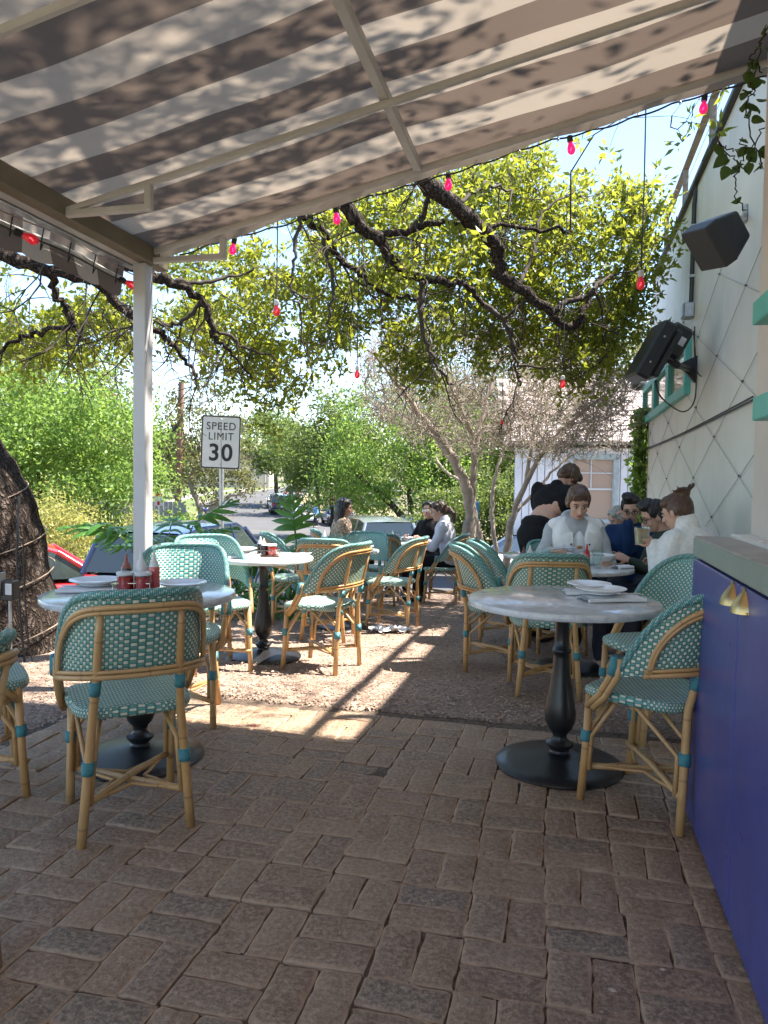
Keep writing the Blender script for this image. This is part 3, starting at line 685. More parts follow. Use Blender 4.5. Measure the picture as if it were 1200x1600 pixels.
def make_chair():
    t = thing('bistro_chair', 'x', 'chair', (0, 0, 0), 0, 'rattan bistro chairs on the patio and gravel')
    # seat
    HW, HD, zt = .215, .21, .462; yc = .01; b = MB(); N = 48; rings = []; uvr = []
    def sup(a, k):
        c, s = math.cos(a), math.sin(a); e = 2 / 4.2
        return HW * k * math.copysign(abs(c) ** e, c) * (1.0 if s > 0 else .96), HD * k * math.copysign(abs(s) ** e, s)
    prof = [(.0, -.007), (.35, -.006), (.65, -.003), (.86, 0), (.95, -.002), (.99, -.009), (1.0, -.019), (.985, -.031), (.95, -.039), (.6, -.037), (.0, -.036)]
    acc = 0
    for q, (k, dz) in enumerate(prof):
        row = []; ur = []
        if q: acc += math.hypot((k - prof[q - 1][0]) * .21, dz - prof[q - 1][1])
        for i in range(N + 1):
            a = 2 * math.pi * i / N; x, y = sup(a, max(k, .001)); z = zt + dz - .010 * max(0, (abs(y) / HD) ** 4 if y > 0 else 0)
            row.append(Vector((x, y + yc, z)))
            if q <= 4: ur.append((x + 5, y + 5))
            else: ur.append((i / N * 1.56 + 3, acc + 3))
        rings.append(row); uvr.append(ur)
    b.grid(rings[:5], uvr[:5], flip=False); b.grid(rings[4:], [[(i / N * 1.55 + 3, 5 + q * .011) for i in range(N + 1)] for q in range(len(rings) - 4)])
    b.build('seat', M_weave_seat, t, auto=60)
    # woven shell of the back
    def plan(s, z):
        a = s * math.pi / 2; x = .238 * math.copysign(abs(math.sin(a)) ** .72, s); y = -.205 + .235 * (1 - abs(math.cos(a)) ** .72)
        lean = .30 * (z - .46) * max(0, math.cos(a)) ** .7; return Vector((x, y - lean, z))
    ztop = lambda s: .872 - .012 * (s * 1.2) ** 2 - .315 * abs(s) ** 4.6
    zbot = lambda s: .583 - .050 * abs(s) ** 3
    NS, NTT = 34, 10
    def shell(off, flip):
        P = []; UVs = []
        for j in range(NTT + 1):
            row = []; ur = []
            for i in range(NS + 1):
                s = -1 + 2 * i / NS; z = zbot(s) + (ztop(s) - zbot(s)) * j / NTT; p = plan(s, z)
                e = .01; dn = (plan(min(1, s + e), z) - plan(max(-1, s - e), z)).normalized(); nn = dn.cross(Vector((0, 0, 1))).normalized()
                row.append(p + nn * off); ur.append((s * .39 + 4, (z - .56) + 0.0))
            P.append(row); UVs.append(ur)
        bb = MB(); bb.grid(P, UVs, flip); return bb
    shell(.008, False).build('backrest', M_weave, t, auto=None)
    shell(-.008, True).build('backrest_lining', M_weave_in, t, auto=None)
    # thick wrapped edge
    pts = [plan(s, ztop(s) - .004) for s in np.linspace(-1, 1, 41)]; rr = [.0155 if .04 < abs(s) < 2 else .0155 for s in np.linspace(-1, 1, 41)]
    b = MB(); b.tube(pts, rr, 10, uvs=True); b.build('wrapped_edge', M_wrap, t, auto=None)
    # rattan frame behind the woven shell: arch + bottom rail, double cane
    fr = MB()
    def outer(s, z, o=.017):
        p = plan(s, z); e = .01; dn = (plan(s + e, z) - plan(s - e, z)).normalized(); return p + dn.cross(Vector((0, 0, 1))).normalized() * o
    for o, ins, r in ((.020, .045, .0095), (.022, .062, .0075)):
        sm = .82 - ins * 1.2; pts = []
        for k in range(45):
            q = math.pi * (1 - k / 44); ex = .50; s = sm * math.copysign(abs(math.cos(q)) ** ex, math.cos(q)); zb_ = zbot(s); pts.append(outer(s, zb_ + (ztop(s) - ins - zb_) * abs(math.sin(q)) ** .62, o))
        fr.tube(pts, r, 8, uvs=True)
    for dz, r in ((0, .010), (.018, .007)):
        fr.tube([outer(s, zbot(s) + dz, .022) for s in np.linspace(-.80, .80, 21)], r, 8, uvs=True)
    fr.build('back_frame', M_rat, t, auto=None)
    # legs
    def legp(name, pts, r, binds):
        l = MB(); l.tube(pts, r, 10, uvs=True); o = l.build(name, M_rat, t, auto=None)
        for (p, q, rr_) in binds: k = MB(); k.tube([p, Vector(p).lerp(Vector(q), .5), q], rr_, 10, uvs=True); k.build('binding', M_bind, o, auto=None)
        return o
    V3 = Vector
    for sx in (-1, 1):
        foot = V3((sx * .182, -.205, 0)); hip = V3((sx * .145, -.205, .44)); b1 = outer(sx * .36, .60, .030); b1.x = sx * .135
        topz = ztop(.36) - .05; b2 = outer(sx * .36, topz, .028); b2.x = sx * .128
        pts = [foot, foot.lerp(hip, .35), foot.lerp(hip, .7), hip, hip.lerp(b1, .5), b1, b1.lerp(b2, .5), b2]
        m1, m2 = foot.lerp(hip, .56), foot.lerp(hip, .66); n1, n2 = hip.lerp(b1, .50), hip.lerp(b1, .80)
        lo = legp('rear_leg', pts, [.0165, .016, .0155, .015, .0145, .014, .0135, .013], ((m1, m2, .0215), (n1, n2, .0185)))
        bp = MB(); off = V3((-sx * .020, .016, 0)); bp.tube([foot.lerp(hip, .30) + off, foot.lerp(hip, .75) + off, V3((sx * .10, -.06, .425))], .0085, 7, uvs=True)
        off = V3((sx * .004, .026, 0)); bp.tube([foot.lerp(hip, .30) + off, foot.lerp(hip, .62) + off, V3((sx * .185, -.02, .425))], .0085, 7, uvs=True); bp.build('brace', M_rat, lo, auto=None)
        ff = V3((sx * .188, .195, 0)); fh = V3((sx * .182, .168, .43))
        m1, m2 = ff.lerp(fh, .56), ff.lerp(fh, .66)
        lo = legp('front_leg', [ff, ff.lerp(fh, .4) + V3((0, -.004, 0)), fh], [.0165, .016, .0155], ((m1, m2, .0215),))
        bp = MB(); off = V3((0, -.026, 0)); bp.tube([ff.lerp(fh, .30) + off, ff.lerp(fh, .62) + off, V3((sx * .185, .05, .425))], .0085, 7, uvs=True)
        off = V3((-sx * .022, -.012, 0)); bp.tube([ff.lerp(fh, .30) + off, ff.lerp(fh, .7) + off, V3((sx * .09, .10, .425))], .0085, 7, uvs=True); bp.build('brace', M_rat, lo, auto=None)
        # arm canes from the end of the woven wing down past the seat side
        e0 = plan(sx, zbot(1) + .02); am = MB()
        for dx, dy in ((.006, -.012), (-.004, .020)):
            am.tube([e0 + V3((sx * dx, dy - .01, .05)), e0 + V3((sx * dx, dy, -.02)), V3((sx * (.226 + dx), .085 + dy, .445)), V3((sx * (.208 + dx), .145 + dy, .385))], .0125, 9, uvs=True)
        ao = am.build('arm_cane', M_rat, t, auto=None)
        k = MB(); k.tube([e0 + V3((0, -.004, .058)), e0 + V3((0, 0, .02)), e0 + V3((sx * -.001, .012, -.014))], [.026, .028, .027], 12, e=.75, uvs=True); k.build('binding', M_bind, ao, auto=None)
    # crossed stretcher with bent corner canes
    zs = .135
    fp = lambda sx, sy: V3((sx * (.186 if sy > 0 else .176), sy * .20, zs))
    for a, c in (((-1, -1), (1, 1)), ((1, -1), (-1, 1))):
        p, q = fp(*a), fp(*c); m = (p + q) / 2 + V3((0, 0, .012 if a[0] < 0 else -.002)); x = MB(); x.tube([p, p.lerp(m, .5), m, m.lerp(q, .5), q], .0125, 9, uvs=True); x.build('stretcher', M_rat, t, auto=None)
    bw_ = MB()
    for a, c in (((-1, -1), (-1, 1)), ((1, -1), (1, 1)), ((-1, -1), (1, -1)), ((-1, 1), (1, 1))):
        p, q = fp(*a), fp(*c); mid = (p + q) / 2 * .30; mid.z = zs
        bw_.tube([p + V3((0, 0, .004)), p.lerp(V3((0, 0, zs)), .30) * 1 + (mid - V3((0, 0, zs))) * .12, (p + mid) / 2 * .55 + mid * .45, mid * 1.0, (q + mid) / 2 * .55 + mid * .45, q.lerp(V3((0, 0, zs)), .30) + (mid - V3((0, 0, zs))) * .12, q + V3((0, 0, .004))], .0065, 7, uvs=True)
    bw_.build('corner_cane', M_rat, t, auto=None)
    return t
chair0 = make_chair(); _used = []
def chair(u, v, h, label):
    p = at(u, v); p.z = terrace_z(p)
    o = chair0 if not _used else dup(chair0); _used.append(1)
    o.location = p; o.rotation_euler = (0, 0, head(h)); o['label'] = label; return o
chair(-1.215, 1.70, -75, 'nearest teal chair at the left edge, only its back top and a leg tip showing')
chair(-1.64, 2.88, 58, 'teal woven chair cut off by the left edge, beside the oak trunk')
chair(-.93, 2.69, -27, 'large teal woven chair seen from behind at the table with red sauce jars')
chair(-1.05, 3.80, 172, 'teal woven chair facing the viewer behind the red sauce jars')
chair(-1.13, 4.93, 150, 'teal woven chair between the white post and the table with dark sauce bottles')
chair(-.42, 5.06, -66, 'empty side-on teal chair right of the table with dark sauce bottles')
chair(-.86, 7.15, 82, 'teal chair turned sideways in front of the big-leaved plants')
chair(-.47, 6.30, 8, 'teal chair seen from behind at the table crowded with glasses')
chair(-.20, 7.62, 186, 'sunlit teal chair facing the viewer behind the table crowded with glasses')
chair(-.02, 8.95, 6, 'teal chair seen from behind at the table of the three women')
chair(.09, 7.02, -72, 'empty side-on teal chair beside the white napkin dropped on the gravel')
chair(.74, 9.25, -76, 'teal chair in which the woman in pale lavender sits')
chair(-.66, 10.0, 80, 'teal chair under the woman in the leopard print top')
chair(.80, 5.19, 97, 'teal chair facing right, left of the table of the woman in the white denim vest')
chair(1.06, 6.35, 100, 'small teal chair behind the server in black')
chair(1.0, 4.52, 4, 'empty teal chair seen from behind between the two right-hand tables')
chair(1.38, 3.70, -106, 'teal chair half behind the blue cabinet, its seat toward the marble table')
chair(1.06, 2.85, -43, 'large side-on teal chair touching the blue cabinet')
chair(1.42, 5.98, 180, 'teal chair under the woman in the white denim vest')
chair(1.98, 5.0, -82, 'teal chair under the woman in the white fleece')

# ================================================================ TABLES
n = NT('carrara_marble'); v = n.coord(); 
vein = n.noise(3.2, 8, .7, n.vmap(v, (1, 1, 1))); wv = n.math('ABSOLUTE', n.math('SUBTRACT', vein, .5))
c = n.mix(n.ramp(wv, [(0, (.6, .6, .6)), (.05, (0, 0, 0))]), (.66, .66, .65), (.40, .41, .43)); c = n.mix(n.ramp(n.noise(14, 5, .6, v), [(.45, (0, 0, 0)), (.75, (.5, .5, .5))]), c, (.50, .505, .51))
n.set(c, .10, 0, .5); M_marb = n.m
M_iron = pbr('black_cast_iron', (.014, .014, .015), .34, .3, 30, .12, 150, .002, spec=.55)
def make_table(rad):
    t = thing('bistro_table', 'x', 'table', (0, 0, 0), 0, 'round marble bistro tables')
    b = MB(); b.lathe([(0, .708), (rad - .012, .708), (rad - .003, .711), (rad, .716), (rad, .731), (rad - .004, .737), (rad - .012, .739), (0, .739)], 72); b.build('tabletop', M_marb, t, auto=35)
    b = MB(); b.lathe([(.105, .690), (.11, .700), (.11, .7075), (0, .7075)], 32); b.build('top_plate', M_iron, t)
    b = MB(); b.lathe([(.052, .02), (.055, .045), (.046, .055), (.040, .07), (.058, .09), (.060, .10), (.044, .108), (.030, .125), (.034, .145), (.052, .165), (.066, .20), (.068, .24), (.060, .29), (.047, .35), (.038, .42), (.034, .48), (.034, .50), (.042, .505), (.043, .515), (.034, .522), (.031, .56), (.031, .64), (.040, .66), (.055, .672), (.06, .69)], 28); b.build('pedestal', M_iron, t, auto=60)
    b = MB(); b.lathe([(.272, 0), (.278, .006), (.274, .013), (.22, .026), (.15, .040), (.09, .052), (.055, .060), (0, .060)], 56); b.build('base', M_iron, t, auto=60)
    return t
tb0 = make_table(.412); tb1 = None
def table(o, u, v, lab, rz=0.0, dz=0.0):
    p = at(u, v); p.z = terrace_z(p) + dz; o.location = p; o['label'] = lab; o.rotation_euler = (0, 0, rz); return o
T1 = table(tb0, -1.07, 3.24, 'marble table with red sauce jars, nearest the oak trunk')
T2 = table(dup(tb0), .79, 3.22, 'marble table with two stacked white plates in front of the blue cabinet', 2.0)
tb1 = make_table(.36)
T3 = table(tb1, -.87, 5.36, 'marble table with dark sauce bottles beside the leafy plants', 1.0)
T4 = table(dup(tb1), -.40, 6.95, 'marble table crowded with drinking glasses', 2.6)
T5 = table(dup(tb0), .07, 9.95, 'marble table at which the three women sit', 0.5)
T6 = table(dup(tb0), 1.36, 5.25, 'marble table with the wide white bowl, before the woman in a vest', 4.0)
T7 = table(dup(tb1), 1.50, 6.95, 'marble table the server in black leans over', 4.6)

# ================================================================ THINGS ON THE TABLES
M_china = pbr('white_china', (.78, .78, .77), .14, .04, 4, spec=.6)
M_linen = pbr('white_linen', (.74, .74, .75), .9, .06, 12, .3, 300, .002)
M_gl = glassmat('clear_glass'); M_wood = pbr('brown_caddy_wood', (.12, .055, .035), .5, .3, 20)
M_cut = pbr('cutlery_steel', (.6, .6, .6), .2, .1, 10, metal=1.0)
def glaze(name, c, r=.12): m = NT(name); m.set(c, r, 0, .6); return m.m
M_ketch = glaze('red_sauce', (.42, .018, .012)); M_soy = glaze('dark_sauce', (.018, .010, .010)); M_pinkj = glaze('pink_sauce', (.55, .10, .09)); M_clearp = pbr('cloudy_plastic', (.68, .66, .63), .3, .06, 8); M_amber = glaze('amber_drink', (.55, .24, .05))
def on(T, dx, dy, z=.7395):
    """a spot on table T; dx to the viewer's right, dy away from the viewer"""
    d = at(dx, dy); return Vector((T.location.x + d.x, T.location.y + d.y, T.location.z + z))
def plate(T, dx, dy, lab, r=.115, z=.7395, tilt=0):
    o = thing('plate', lab, 'plate', on(T, dx, dy, z), random.random() * 6, 'white plates'); b = MB()
    b.lathe([(0, .004), (r * .55, .004), (r * .62, .006), (r * .97, .020), (r, .023), (r * .985, .0255), (r * .64, .011), (r * .5, .0085), (0, .0085)], 40); b.build('dish', M_china, o, auto=50)
    f = MB(); f.lathe([(r * .5, 0), (r * .55, 0), (r * .56, .005), (r * .5, .005)], 32); f.build('foot_ring', M_china, o); o.rotation_euler.x = tilt; return o
def napkin(T, dx, dy, h, lab, L=.21, W=.095, z=.7395, cut=True):
    o = thing('napkin', lab, 'napkin', on(T, dx, dy, z), head(h), 'folded white napkins'); b = MB()
    for q in range(3):
        P = []
        for j in range(7):
            y = -L / 2 + L * j / 6; row = []
            for i in range(7):
                x = -W / 2 + W * i / 6; x *= 1 - .06 * q; zz = .004 + .006 * q + .0025 * math.sin(4 * i + j + q) + .004 * (1 - (2 * i / 6 - 1) ** 2)
                row.append(Vector((x + .004 * q, y * (1 - .03 * q), zz)))
            P.append(row)
        b.grid(P)
    b.tube([(W / 2 - .002, -L / 2, .009), (W / 2, 0, .011), (W / 2 - .002, L / 2, .009)], .009, 6); b.tube([(-W / 2, -L / 2, .004), (-W / 2, L / 2, .004)], .004, 6)
    b.build('folded_cloth', M_linen, o, auto=60)
    if cut:
        k = MB(); k.box((-W * .1, .0, .024), (.012, L * 1.05, .003), b=.001); k.box((-W * .1, L * .45, .025), (.022, .055, .003), b=.001); k.build('knife', M_cut, o)
    return o
def bottle(T, dx, dy, lab, m, capm, h=.13, r=.025, z=.7395):
    o = thing('sauce_bottle', lab, 'bottle', on(T, dx, dy, z), 0, 'squeeze bottles of sauce')
    b = MB(); b.lathe([(r * .94, 0), (r, .006), (r, h * .52), (r * .9, h * .58)], 18); b.build('body', m, o)
    b = MB(); b.lathe([(r * .9, h * .58), (r * .8, h * .64), (r * .62, h * .70), (r * .60, h * .73), (r * .40, h * .76), (r * .14, h), (0, h)], 18); b.build('nozzle', capm, o); return o
def jar(T, dx, dy, lab, z=.7395):
    o = thing('sauce_jar', lab, 'jar', on(T, dx, dy, z), 0, 'jars of red sauce')
    b = MB(); b.lathe([(.031, 0), (.034, .004), (.034, .058), (.030, .062), (0, .062)], 20); b.build('sauce', M_ketch, o)
    b = MB(); b.lathe([(.0355, 0), (.0362, .004), (.0362, .066), (.0335, .066), (.0345, .060)], 20); b.build('glass', M_gl, o)
    b = MB(); b.lathe([(.037, .066), (.038, .068), (.038, .077), (.036, .079), (0, .079)], 20); b.build('lid', M_clearp, o); return o
def caddy(T, dx, dy, lab, h=0):
    o = thing('condiment_caddy', lab, 'caddy', on(T, dx, dy), head(h), 'condiment caddies'); b = MB(); b.box((0, 0, .007), (.17, .12, .013), b=.003); b.build('tray', M_wood, o, smooth=False)
    b = MB(); b.tube([(-.08, -.055, .013), (-.08, -.055, .045), (.08, -.055, .045), (.08, -.055, .013)], .0025, 6); b.tube([(-.08, .055, .013), (-.08, .055, .045), (.08, .055, .045), (.08, .055, .013)], .0025, 6); b.build('wire_rail', M_cut, o); return o
def glass(T, dx, dy, lab, h=.125, r=.036, fill=None, group='drinking glasses', z=.7395):
    o = thing('drinking_glass', lab, 'glass', on(T, dx, dy, z), 0, group)
    b = MB(); b.lathe([(0, 0), (r * .82, 0), (r * .85, .004), (r, h), (r * .94, h), (r * .80, .012), (0, .010)], 20); b.build('tumbler', M_gl, o)
    if fill:
        m, f = fill; b = MB(); b.lathe([(0, .013), (r * .78, .013), (r * (.80 + .12 * f), h * f), (0, h * f)], 18); b.build('drink', m, o)
    return o
def bowl(T, dx, dy, lab, r=.12, h=.06, m=None):
    o = thing('bowl', lab, 'bowl', on(T, dx, dy), 0, 'serving bowls'); b = MB(); b.lathe([(0, .004), (r * .5, .0), (r * .55, .004), (r * .8, h * .5), (r, h), (r * .97, h + .003), (r * .75, h * .55), (r * .5, .014), (0, .012)], 36); b.build('bowl_body', m or M_china, o)
    g_ = MB(); 
    for q in range(22):
        a = random.random() * 6.3; rr_ = r * .62 * math.sqrt(random.random()); g_.ell((rr_ * math.cos(a), rr_ * math.sin(a), h * .62 + random.random() * .02), (.018, .013, .011), 7, 5)
    g_.build('food', pbr('salad', (.16, .13, .04), .6, .6, 60, c2=(.36, .17, .07)), o); return o
# table with the red sauce jars
caddy(T1, -.02, .0, 'brown caddy holding red sauce jars and squeeze bottles')
jar(T1, -.055, -.03, 'red sauce jar with white lid, left one in its caddy', .7525); jar(T1, .022, -.03, 'red sauce jar with white lid, right one in its caddy', .7525)
bottle(T1, -.075, .04, 'dark sauce bottle with brown-red nozzle in the caddy beside the red jars', M_soy, pbr('brown_nozzle', (.30, .10, .07), .4), .15, z=.7525)
bottle(T1, -.01, .045, 'cloudy white bottle standing between the dark bottle and the pink bottle', M_clearp, M_clearp, .165, z=.7525)
bottle(T1, .05, .035, 'pink sauce bottle with white nozzle behind the red jars', M_pinkj, M_clearp, .165, z=.7525)
plate(T1, -.205, .03, 'white plate on a napkin left of the red sauce jars', z=.765); napkin(T1, -.22, .0, 82, 'folded white napkin under the plate nearest the oak trunk', .26, .12)
plate(T1, .14, .16, 'white plate behind the red sauce jars, on their table'); plate(T1, .16, -.1, 'white plate behind the large chair back', .10)
napkin(T1, .10, -.14, 40, 'folded napkin poking up behind the large chair back', .17, .08)
# right near table
napkin(T2, .16, .14, 95, 'folded napkin under the far plate on the marble table by the cabinet', .24, .12); plate(T2, .155, .15, 'far one of the two plates on the marble table by the blue cabinet', .10, .765)
napkin(T2, .20, -.03, 80, 'folded napkin under the near plate on the marble table by the cabinet', .26, .13); plate(T2, .16, -.02, 'near one of the two plates on the marble table by the blue cabinet', .108, .768)
# middle table
caddy(T3, .03, .0, 'small brown caddy with red jar and dark bottles on the table by the plants')
jar(T3, .06, -.02, 'red sauce jar beside two dark bottles', .7525); bottle(T3, -.03, .03, 'dark sauce bottle with white cap, left of its pair', M_soy, M_clearp, .13, z=.7525); bottle(T3, .005, -.03, 'dark sauce bottle with black body, right beside the red jar', M_soy, M_clearp, .12, z=.7525)
plate(T3, -.17, .10, 'white plate at the far left rim of the table by the plants', .10, .765); napkin(T3, -.18, .06, 70, 'folded napkin left of the dark bottles'); napkin(T3, -.12, -.13, 75, 'folded napkin at the near rim before the dark bottles', .22, .08); napkin(T3, .22, .03, 85, 'folded napkins right of the red jar on the table by the plants', .22, .13)
# far tables
for k, (dx, dy, h, lab) in enumerate(((-.1, .05, .13, 'clear tumbler left on the table crowded with glasses'), (-.02, -.05, .15, 'tall clear glass amid the table crowded with glasses'), (.05, .06, .12, 'short clear glass at the back of the crowded table'), (.12, -.03, .14, 'clear glass right on the crowded table'), (.02, .14, .13, 'clear glass nearest the blue sunlit chair'))):
    glass(T4, dx, dy, lab, h)
bottle(T4, -.16, .0, 'teal tinted bottle on the crowded glass table', glaze('teal_glass', (.10, .36, .36)), M_clearp, .2, .03)
plate(T4, .2, .12, 'white plate at the right rim of the crowded glass table', .11)
for dx, dy, lab, fl_ in ((-.05, .0, 'glass of pale drink before the leopard print woman', (M_amber, .4)), (.08, .05, 'glass of pink drink between the three women', (M_pinkj, .6)), (.16, -.04, 'clear water glass before the woman in black', None)): glass(T5, dx, dy, lab, .13, fill=fl_)
bottle(T5, .05, -.03, 'red sauce bottle on the table of the three women', M_ketch, M_clearp, .15); plate(T5, .27, .02, 'stack plate at the elbow of the lavender woman', .12); plate(T5, .27, .02, 'upper plate at the elbow of the lavender woman', .11, .765)
# table of the woman in the vest
bowl(T6, .19, .10, 'wide white bowl right of the red bottle, before the fleece woman', .13, .07); bowl(T6, -.08, .17, 'white bowl of food right under the fork', .12, .07)
bottle(T6, .045, -.16, 'pink-red sauce bottle next to the water glass', M_pinkj, M_ketch, .17, .023); glass(T6, .12, -.15, 'water glass beside the pink-red sauce bottle', .125, .038)
glass(T6, -.19, .02, 'glass with amber drink left of the white bowl', .115, .04, (M_amber, .3))
bottle(T6, -.36, .0, 'dark bottle with brown cap at the left rim by the empty chair', M_soy, pbr('brown_cap', (.2, .06, .05), .4), .13, .022); bottle(T6, -.31, .03, 'white-nozzled red sauce bottle at the left rim', M_ketch, M_clearp, .14); glass(T6, -.265, -.02, 'empty tumbler right of the white-nozzled bottle', .10, .035)
napkin(T6, .30, -.12, 60, 'crumpled napkin at the right rim near the green sleeve', .14, .09, cut=False)
plate(T7, .1, .0, 'white plate on the far table under the server', .11); glass(T7, -.1, -.08, 'clear glass on the table the server leans over', .12)
# napkin dropped on the gravel
p = at(.07, 6.72); p.z = terrace_z(p) + .012
nk = thing('dropped_napkin', 'crumpled white napkin lying on the brown gravel', 'napkin', p, .3); P = []
gg = np.random.default_rng(8)
for j in range(13):
    P.append([Vector(((i / 16 - .5) * .36 + .02 * math.sin(j), (j / 12 - .5) * .17 + .02 * math.sin(i * .9), max(.0, .018 + .024 * math.sin(i * 1.1 + j * .8) * math.cos(j * .7 - i * .3) + .006 * gg.normal()))) for i in range(17)])
b = MB(); b.grid(P); b.build('cloth', M_linen, nk, auto=None)
# ================================================================ TREES AND PLANTS
n = NT('oak_bark'); v = n.geo('Position'); 
dv = n.node('ShaderNodeVectorMath', operation='ADD'); n.put(dv.inputs[0], v); sv = n.node('ShaderNodeVectorMath', operation='SCALE'); n.put(sv.inputs[0], n.noise(7, 4, .6, v, 1)); sv.inputs['Scale'].default_value = .16; n.put(dv.inputs[1], sv.outputs[0])
vr = n.voro(30, n.vmap(dv.outputs[0], (1, 1, .24)), 'DISTANCE_TO_EDGE'); nz = n.noise(9, 8, .7, v)
c = n.ramp(n.math('ADD', n.math('MULTIPLY', vr, 1.6), n.math('MULTIPLY', nz, .5)), [(.15, (.008, .006, .005)), (.45, (.045, .032, .025)), (.85, (.13, .10, .082))])
c = n.mix(n.ramp(n.noise(6, 6, .75, v), [(.60, (0, 0, 0)), (.72, (.35, .35, .35))]), c, (.22, .21, .19))
n.set(c, .95, 0, .2); n.bump(n.math('ADD', n.math('MULTIPLY', vr, 2.5), nz), .9, .03); M_bark = n.m
M_twig = pbr('dark_twig', (.045, .032, .025), .9, .4, 20, .3, 80)
M_oakleaf = leafmat('oak_leaf', (.055, .092, .018), (.20, .215, .03), .55, (.52, .56, .05))
M_moss = pbr('ball_moss', (.13, .125, .105), .95, .4, 30)

def smooth_path(pts, rs, sub=5):
    """Catmull-Rom"""
    P = [Vector(p) for p in pts]; out = []; ro = []
    for i in range(len(P) - 1):
        p0, p1, p2, p3 = P[max(0, i - 1)], P[i], P[i + 1], P[min(len(P) - 1, i + 2)]
        for k in range(sub):
            t = k / sub; out.append(.5 * ((2 * p1) + (p2 - p0) * t + (2 * p0 - 5 * p1 + 4 * p2 - p3) * t * t + (3 * p1 - p0 - 3 * p2 + p3) * t ** 3)); ro.append(rs[i] + (rs[i + 1] - rs[i]) * t)
    out.append(P[-1]); ro.append(rs[-1]); return out, ro
def rough_path(pts, rs, g, j=.02):
    return [p + Vector(g.normal(size=3)) * j * (0 if i == 0 else 1) for i, p in enumerate(pts)], [r * g.uniform(.9, 1.12) for r in rs]
def colonize(seeds, targets, g, rt=.0035, rk=.0055, droop=.10, wig=.12, rmax=.03, seg=5):
    """grow a twig from the nearest wood to every target; returns twig paths (points, radii)"""
    S = np.array([tuple(p) for p in seeds]); Tg = np.array(targets)
    order = np.argsort([np.min(((S - t) ** 2).sum(1)) for t in Tg])
    cap = len(S) + len(Tg) * (seg - 1); A = np.empty((cap, 3)); A[:len(S)] = S; m = len(S); tw = []
    for q in order:
        t = Tg[q]; d = ((A[:m] - t) ** 2).sum(1); k = int(np.argmin(d)); a = A[k].copy(); L = math.sqrt(d[k])
        if L < .02: continue
        off = g.normal(size=3) * wig * L; off[2] -= droop * L
        pts = []
        for i in range(seg):
            s = i / (seg - 1); pts.append(a + (t - a) * s + off * math.sin(math.pi * s) + (g.normal(size=3) * wig * .22 * L * (0 < i < seg - 1)))
        r0 = min(rmax, rt + rk * L); tw.append((pts, [r0 + (rt * .6 - r0) * i / (seg - 1) for i in range(seg)]))
        A[m:m + seg - 1] = pts[1:]; m += seg - 1
    return tw
def twig_mesh(tw, n=5):
    b = MB()
    for p, r in tw: b.tube(p, r, n, cap=False)
    return b
def crown_leaves(tw, per, spread, L, W, seed, droop=.15, along=.5):
    g = np.random.default_rng(seed); Pc = []
    for p, r in tw:
        p = np.array([tuple(x) for x in p]); t = g.random(per) * along + (1 - along); idx = t * (len(p) - 1); i0 = np.minimum(idx.astype(int), len(p) - 2); f = (idx - i0)[:, None]
        Pc.append(p[i0] * (1 - f) + p[i0 + 1] * f + g.normal(size=(per, 3)) * spread * np.array([1, 1, .7]))
    return leaf_quads(np.concatenate(Pc), L, W, seed + 1, bend=.5, droop=droop)

# ---- the live oak
g = np.random.default_rng(21)
oak = thing('oak_tree', 'big live oak with wire-wrapped leaning trunk and dark crooked limbs overhead', 'tree', (0, 0, 0))
tz = terrace_z(at(-2.95, 5.5))
def oakp(u, v, z): return at(u, v, z)
trunk_path = [oakp(-2.95, 5.5, tz - .25), oakp(-2.97, 5.5, tz + .1), oakp(-3.02, 5.5, .45), oakp(-3.07, 5.5, .75), oakp(-3.22, 5.5, 1.15), oakp(-3.52, 5.5, 1.6), oakp(-3.9, 5.5, 2.1), oakp(-3.95, 5.5, 2.8)]
tr_r = [.66, .56, .49, .47, .45, .43, .38, .33]
pp, rr = smooth_path(trunk_path, tr_r, 10); b = MB(); b.tube(pp, rr, 72, up=(1, 0, 0)); me = b.mesh('trunk', auto=None)
nv = len(me.vertices); Pn = np.empty(nv * 3, np.float32); me.vertices.foreach_get('co', Pn); Pn = Pn.reshape(-1, 3); Nn = np.empty(nv * 3, np.float32); me.vertices.foreach_get('normal', Nn); Nn = Nn.reshape(-1, 3)
Pn += Nn * (.035 * nwave(Pn, 4, 1) + .016 * nwave(Pn * [1, 1, .35], 26, 2) + .010 * nwave(Pn * [1, 1, .5], 48, 3))[:, None].astype(np.float32); me.vertices.foreach_set('co', Pn.ravel()); me.update()
obj('trunk', me, M_bark, oak)
limbs = []   # (points, radii)
def plimb(pxs, r0, r1):
    pts = [pix(*p) for p in pxs]; k = len(pts); limbs.append((pts, [r0 + (r1 - r0) * i / (k - 1) for i in range(k)]))
top = trunk_path[-1]
plimb([(655, 160, 5.6), (640, 235, 5.9), (658, 278, 6.0), (708, 317, 6.1), (752, 358, 6.3), (779, 394, 6.5), (785, 432, 6.6), (829, 460, 6.7), (862, 490, 6.8), (884, 512, 6.8), (905, 503, 6.8), (911, 487, 6.8), (931, 449, 6.9)], .085, .020)
plimb([(480, 200, 5.8), (500, 265, 6.0), (535, 314, 6.2), (565, 355, 6.3), (598, 383, 6.4), (631, 427, 6.5), (686, 438, 6.6), (730, 449, 6.8), (757, 476, 6.9)], .078, .020)
limbs.append(([top, at(-3.2, 5.4, 3.7), at(-2.2, 5.4, 4.45), limbs[1][0][0]], [.30, .22, .15, .078]))
limbs.append(([at(-3.2, 5.4, 3.7), at(-1.6, 5.1, 4.9), at(-.3, 5.2, 4.75), limbs[0][0][0]], [.20, .16, .12, .085]))
plimb([(587, 372, 6.4), (642, 358, 6.3), (691, 347, 6.3), (752, 353, 6.4), (818, 355, 6.6), (889, 361, 6.9)], .032, .014)
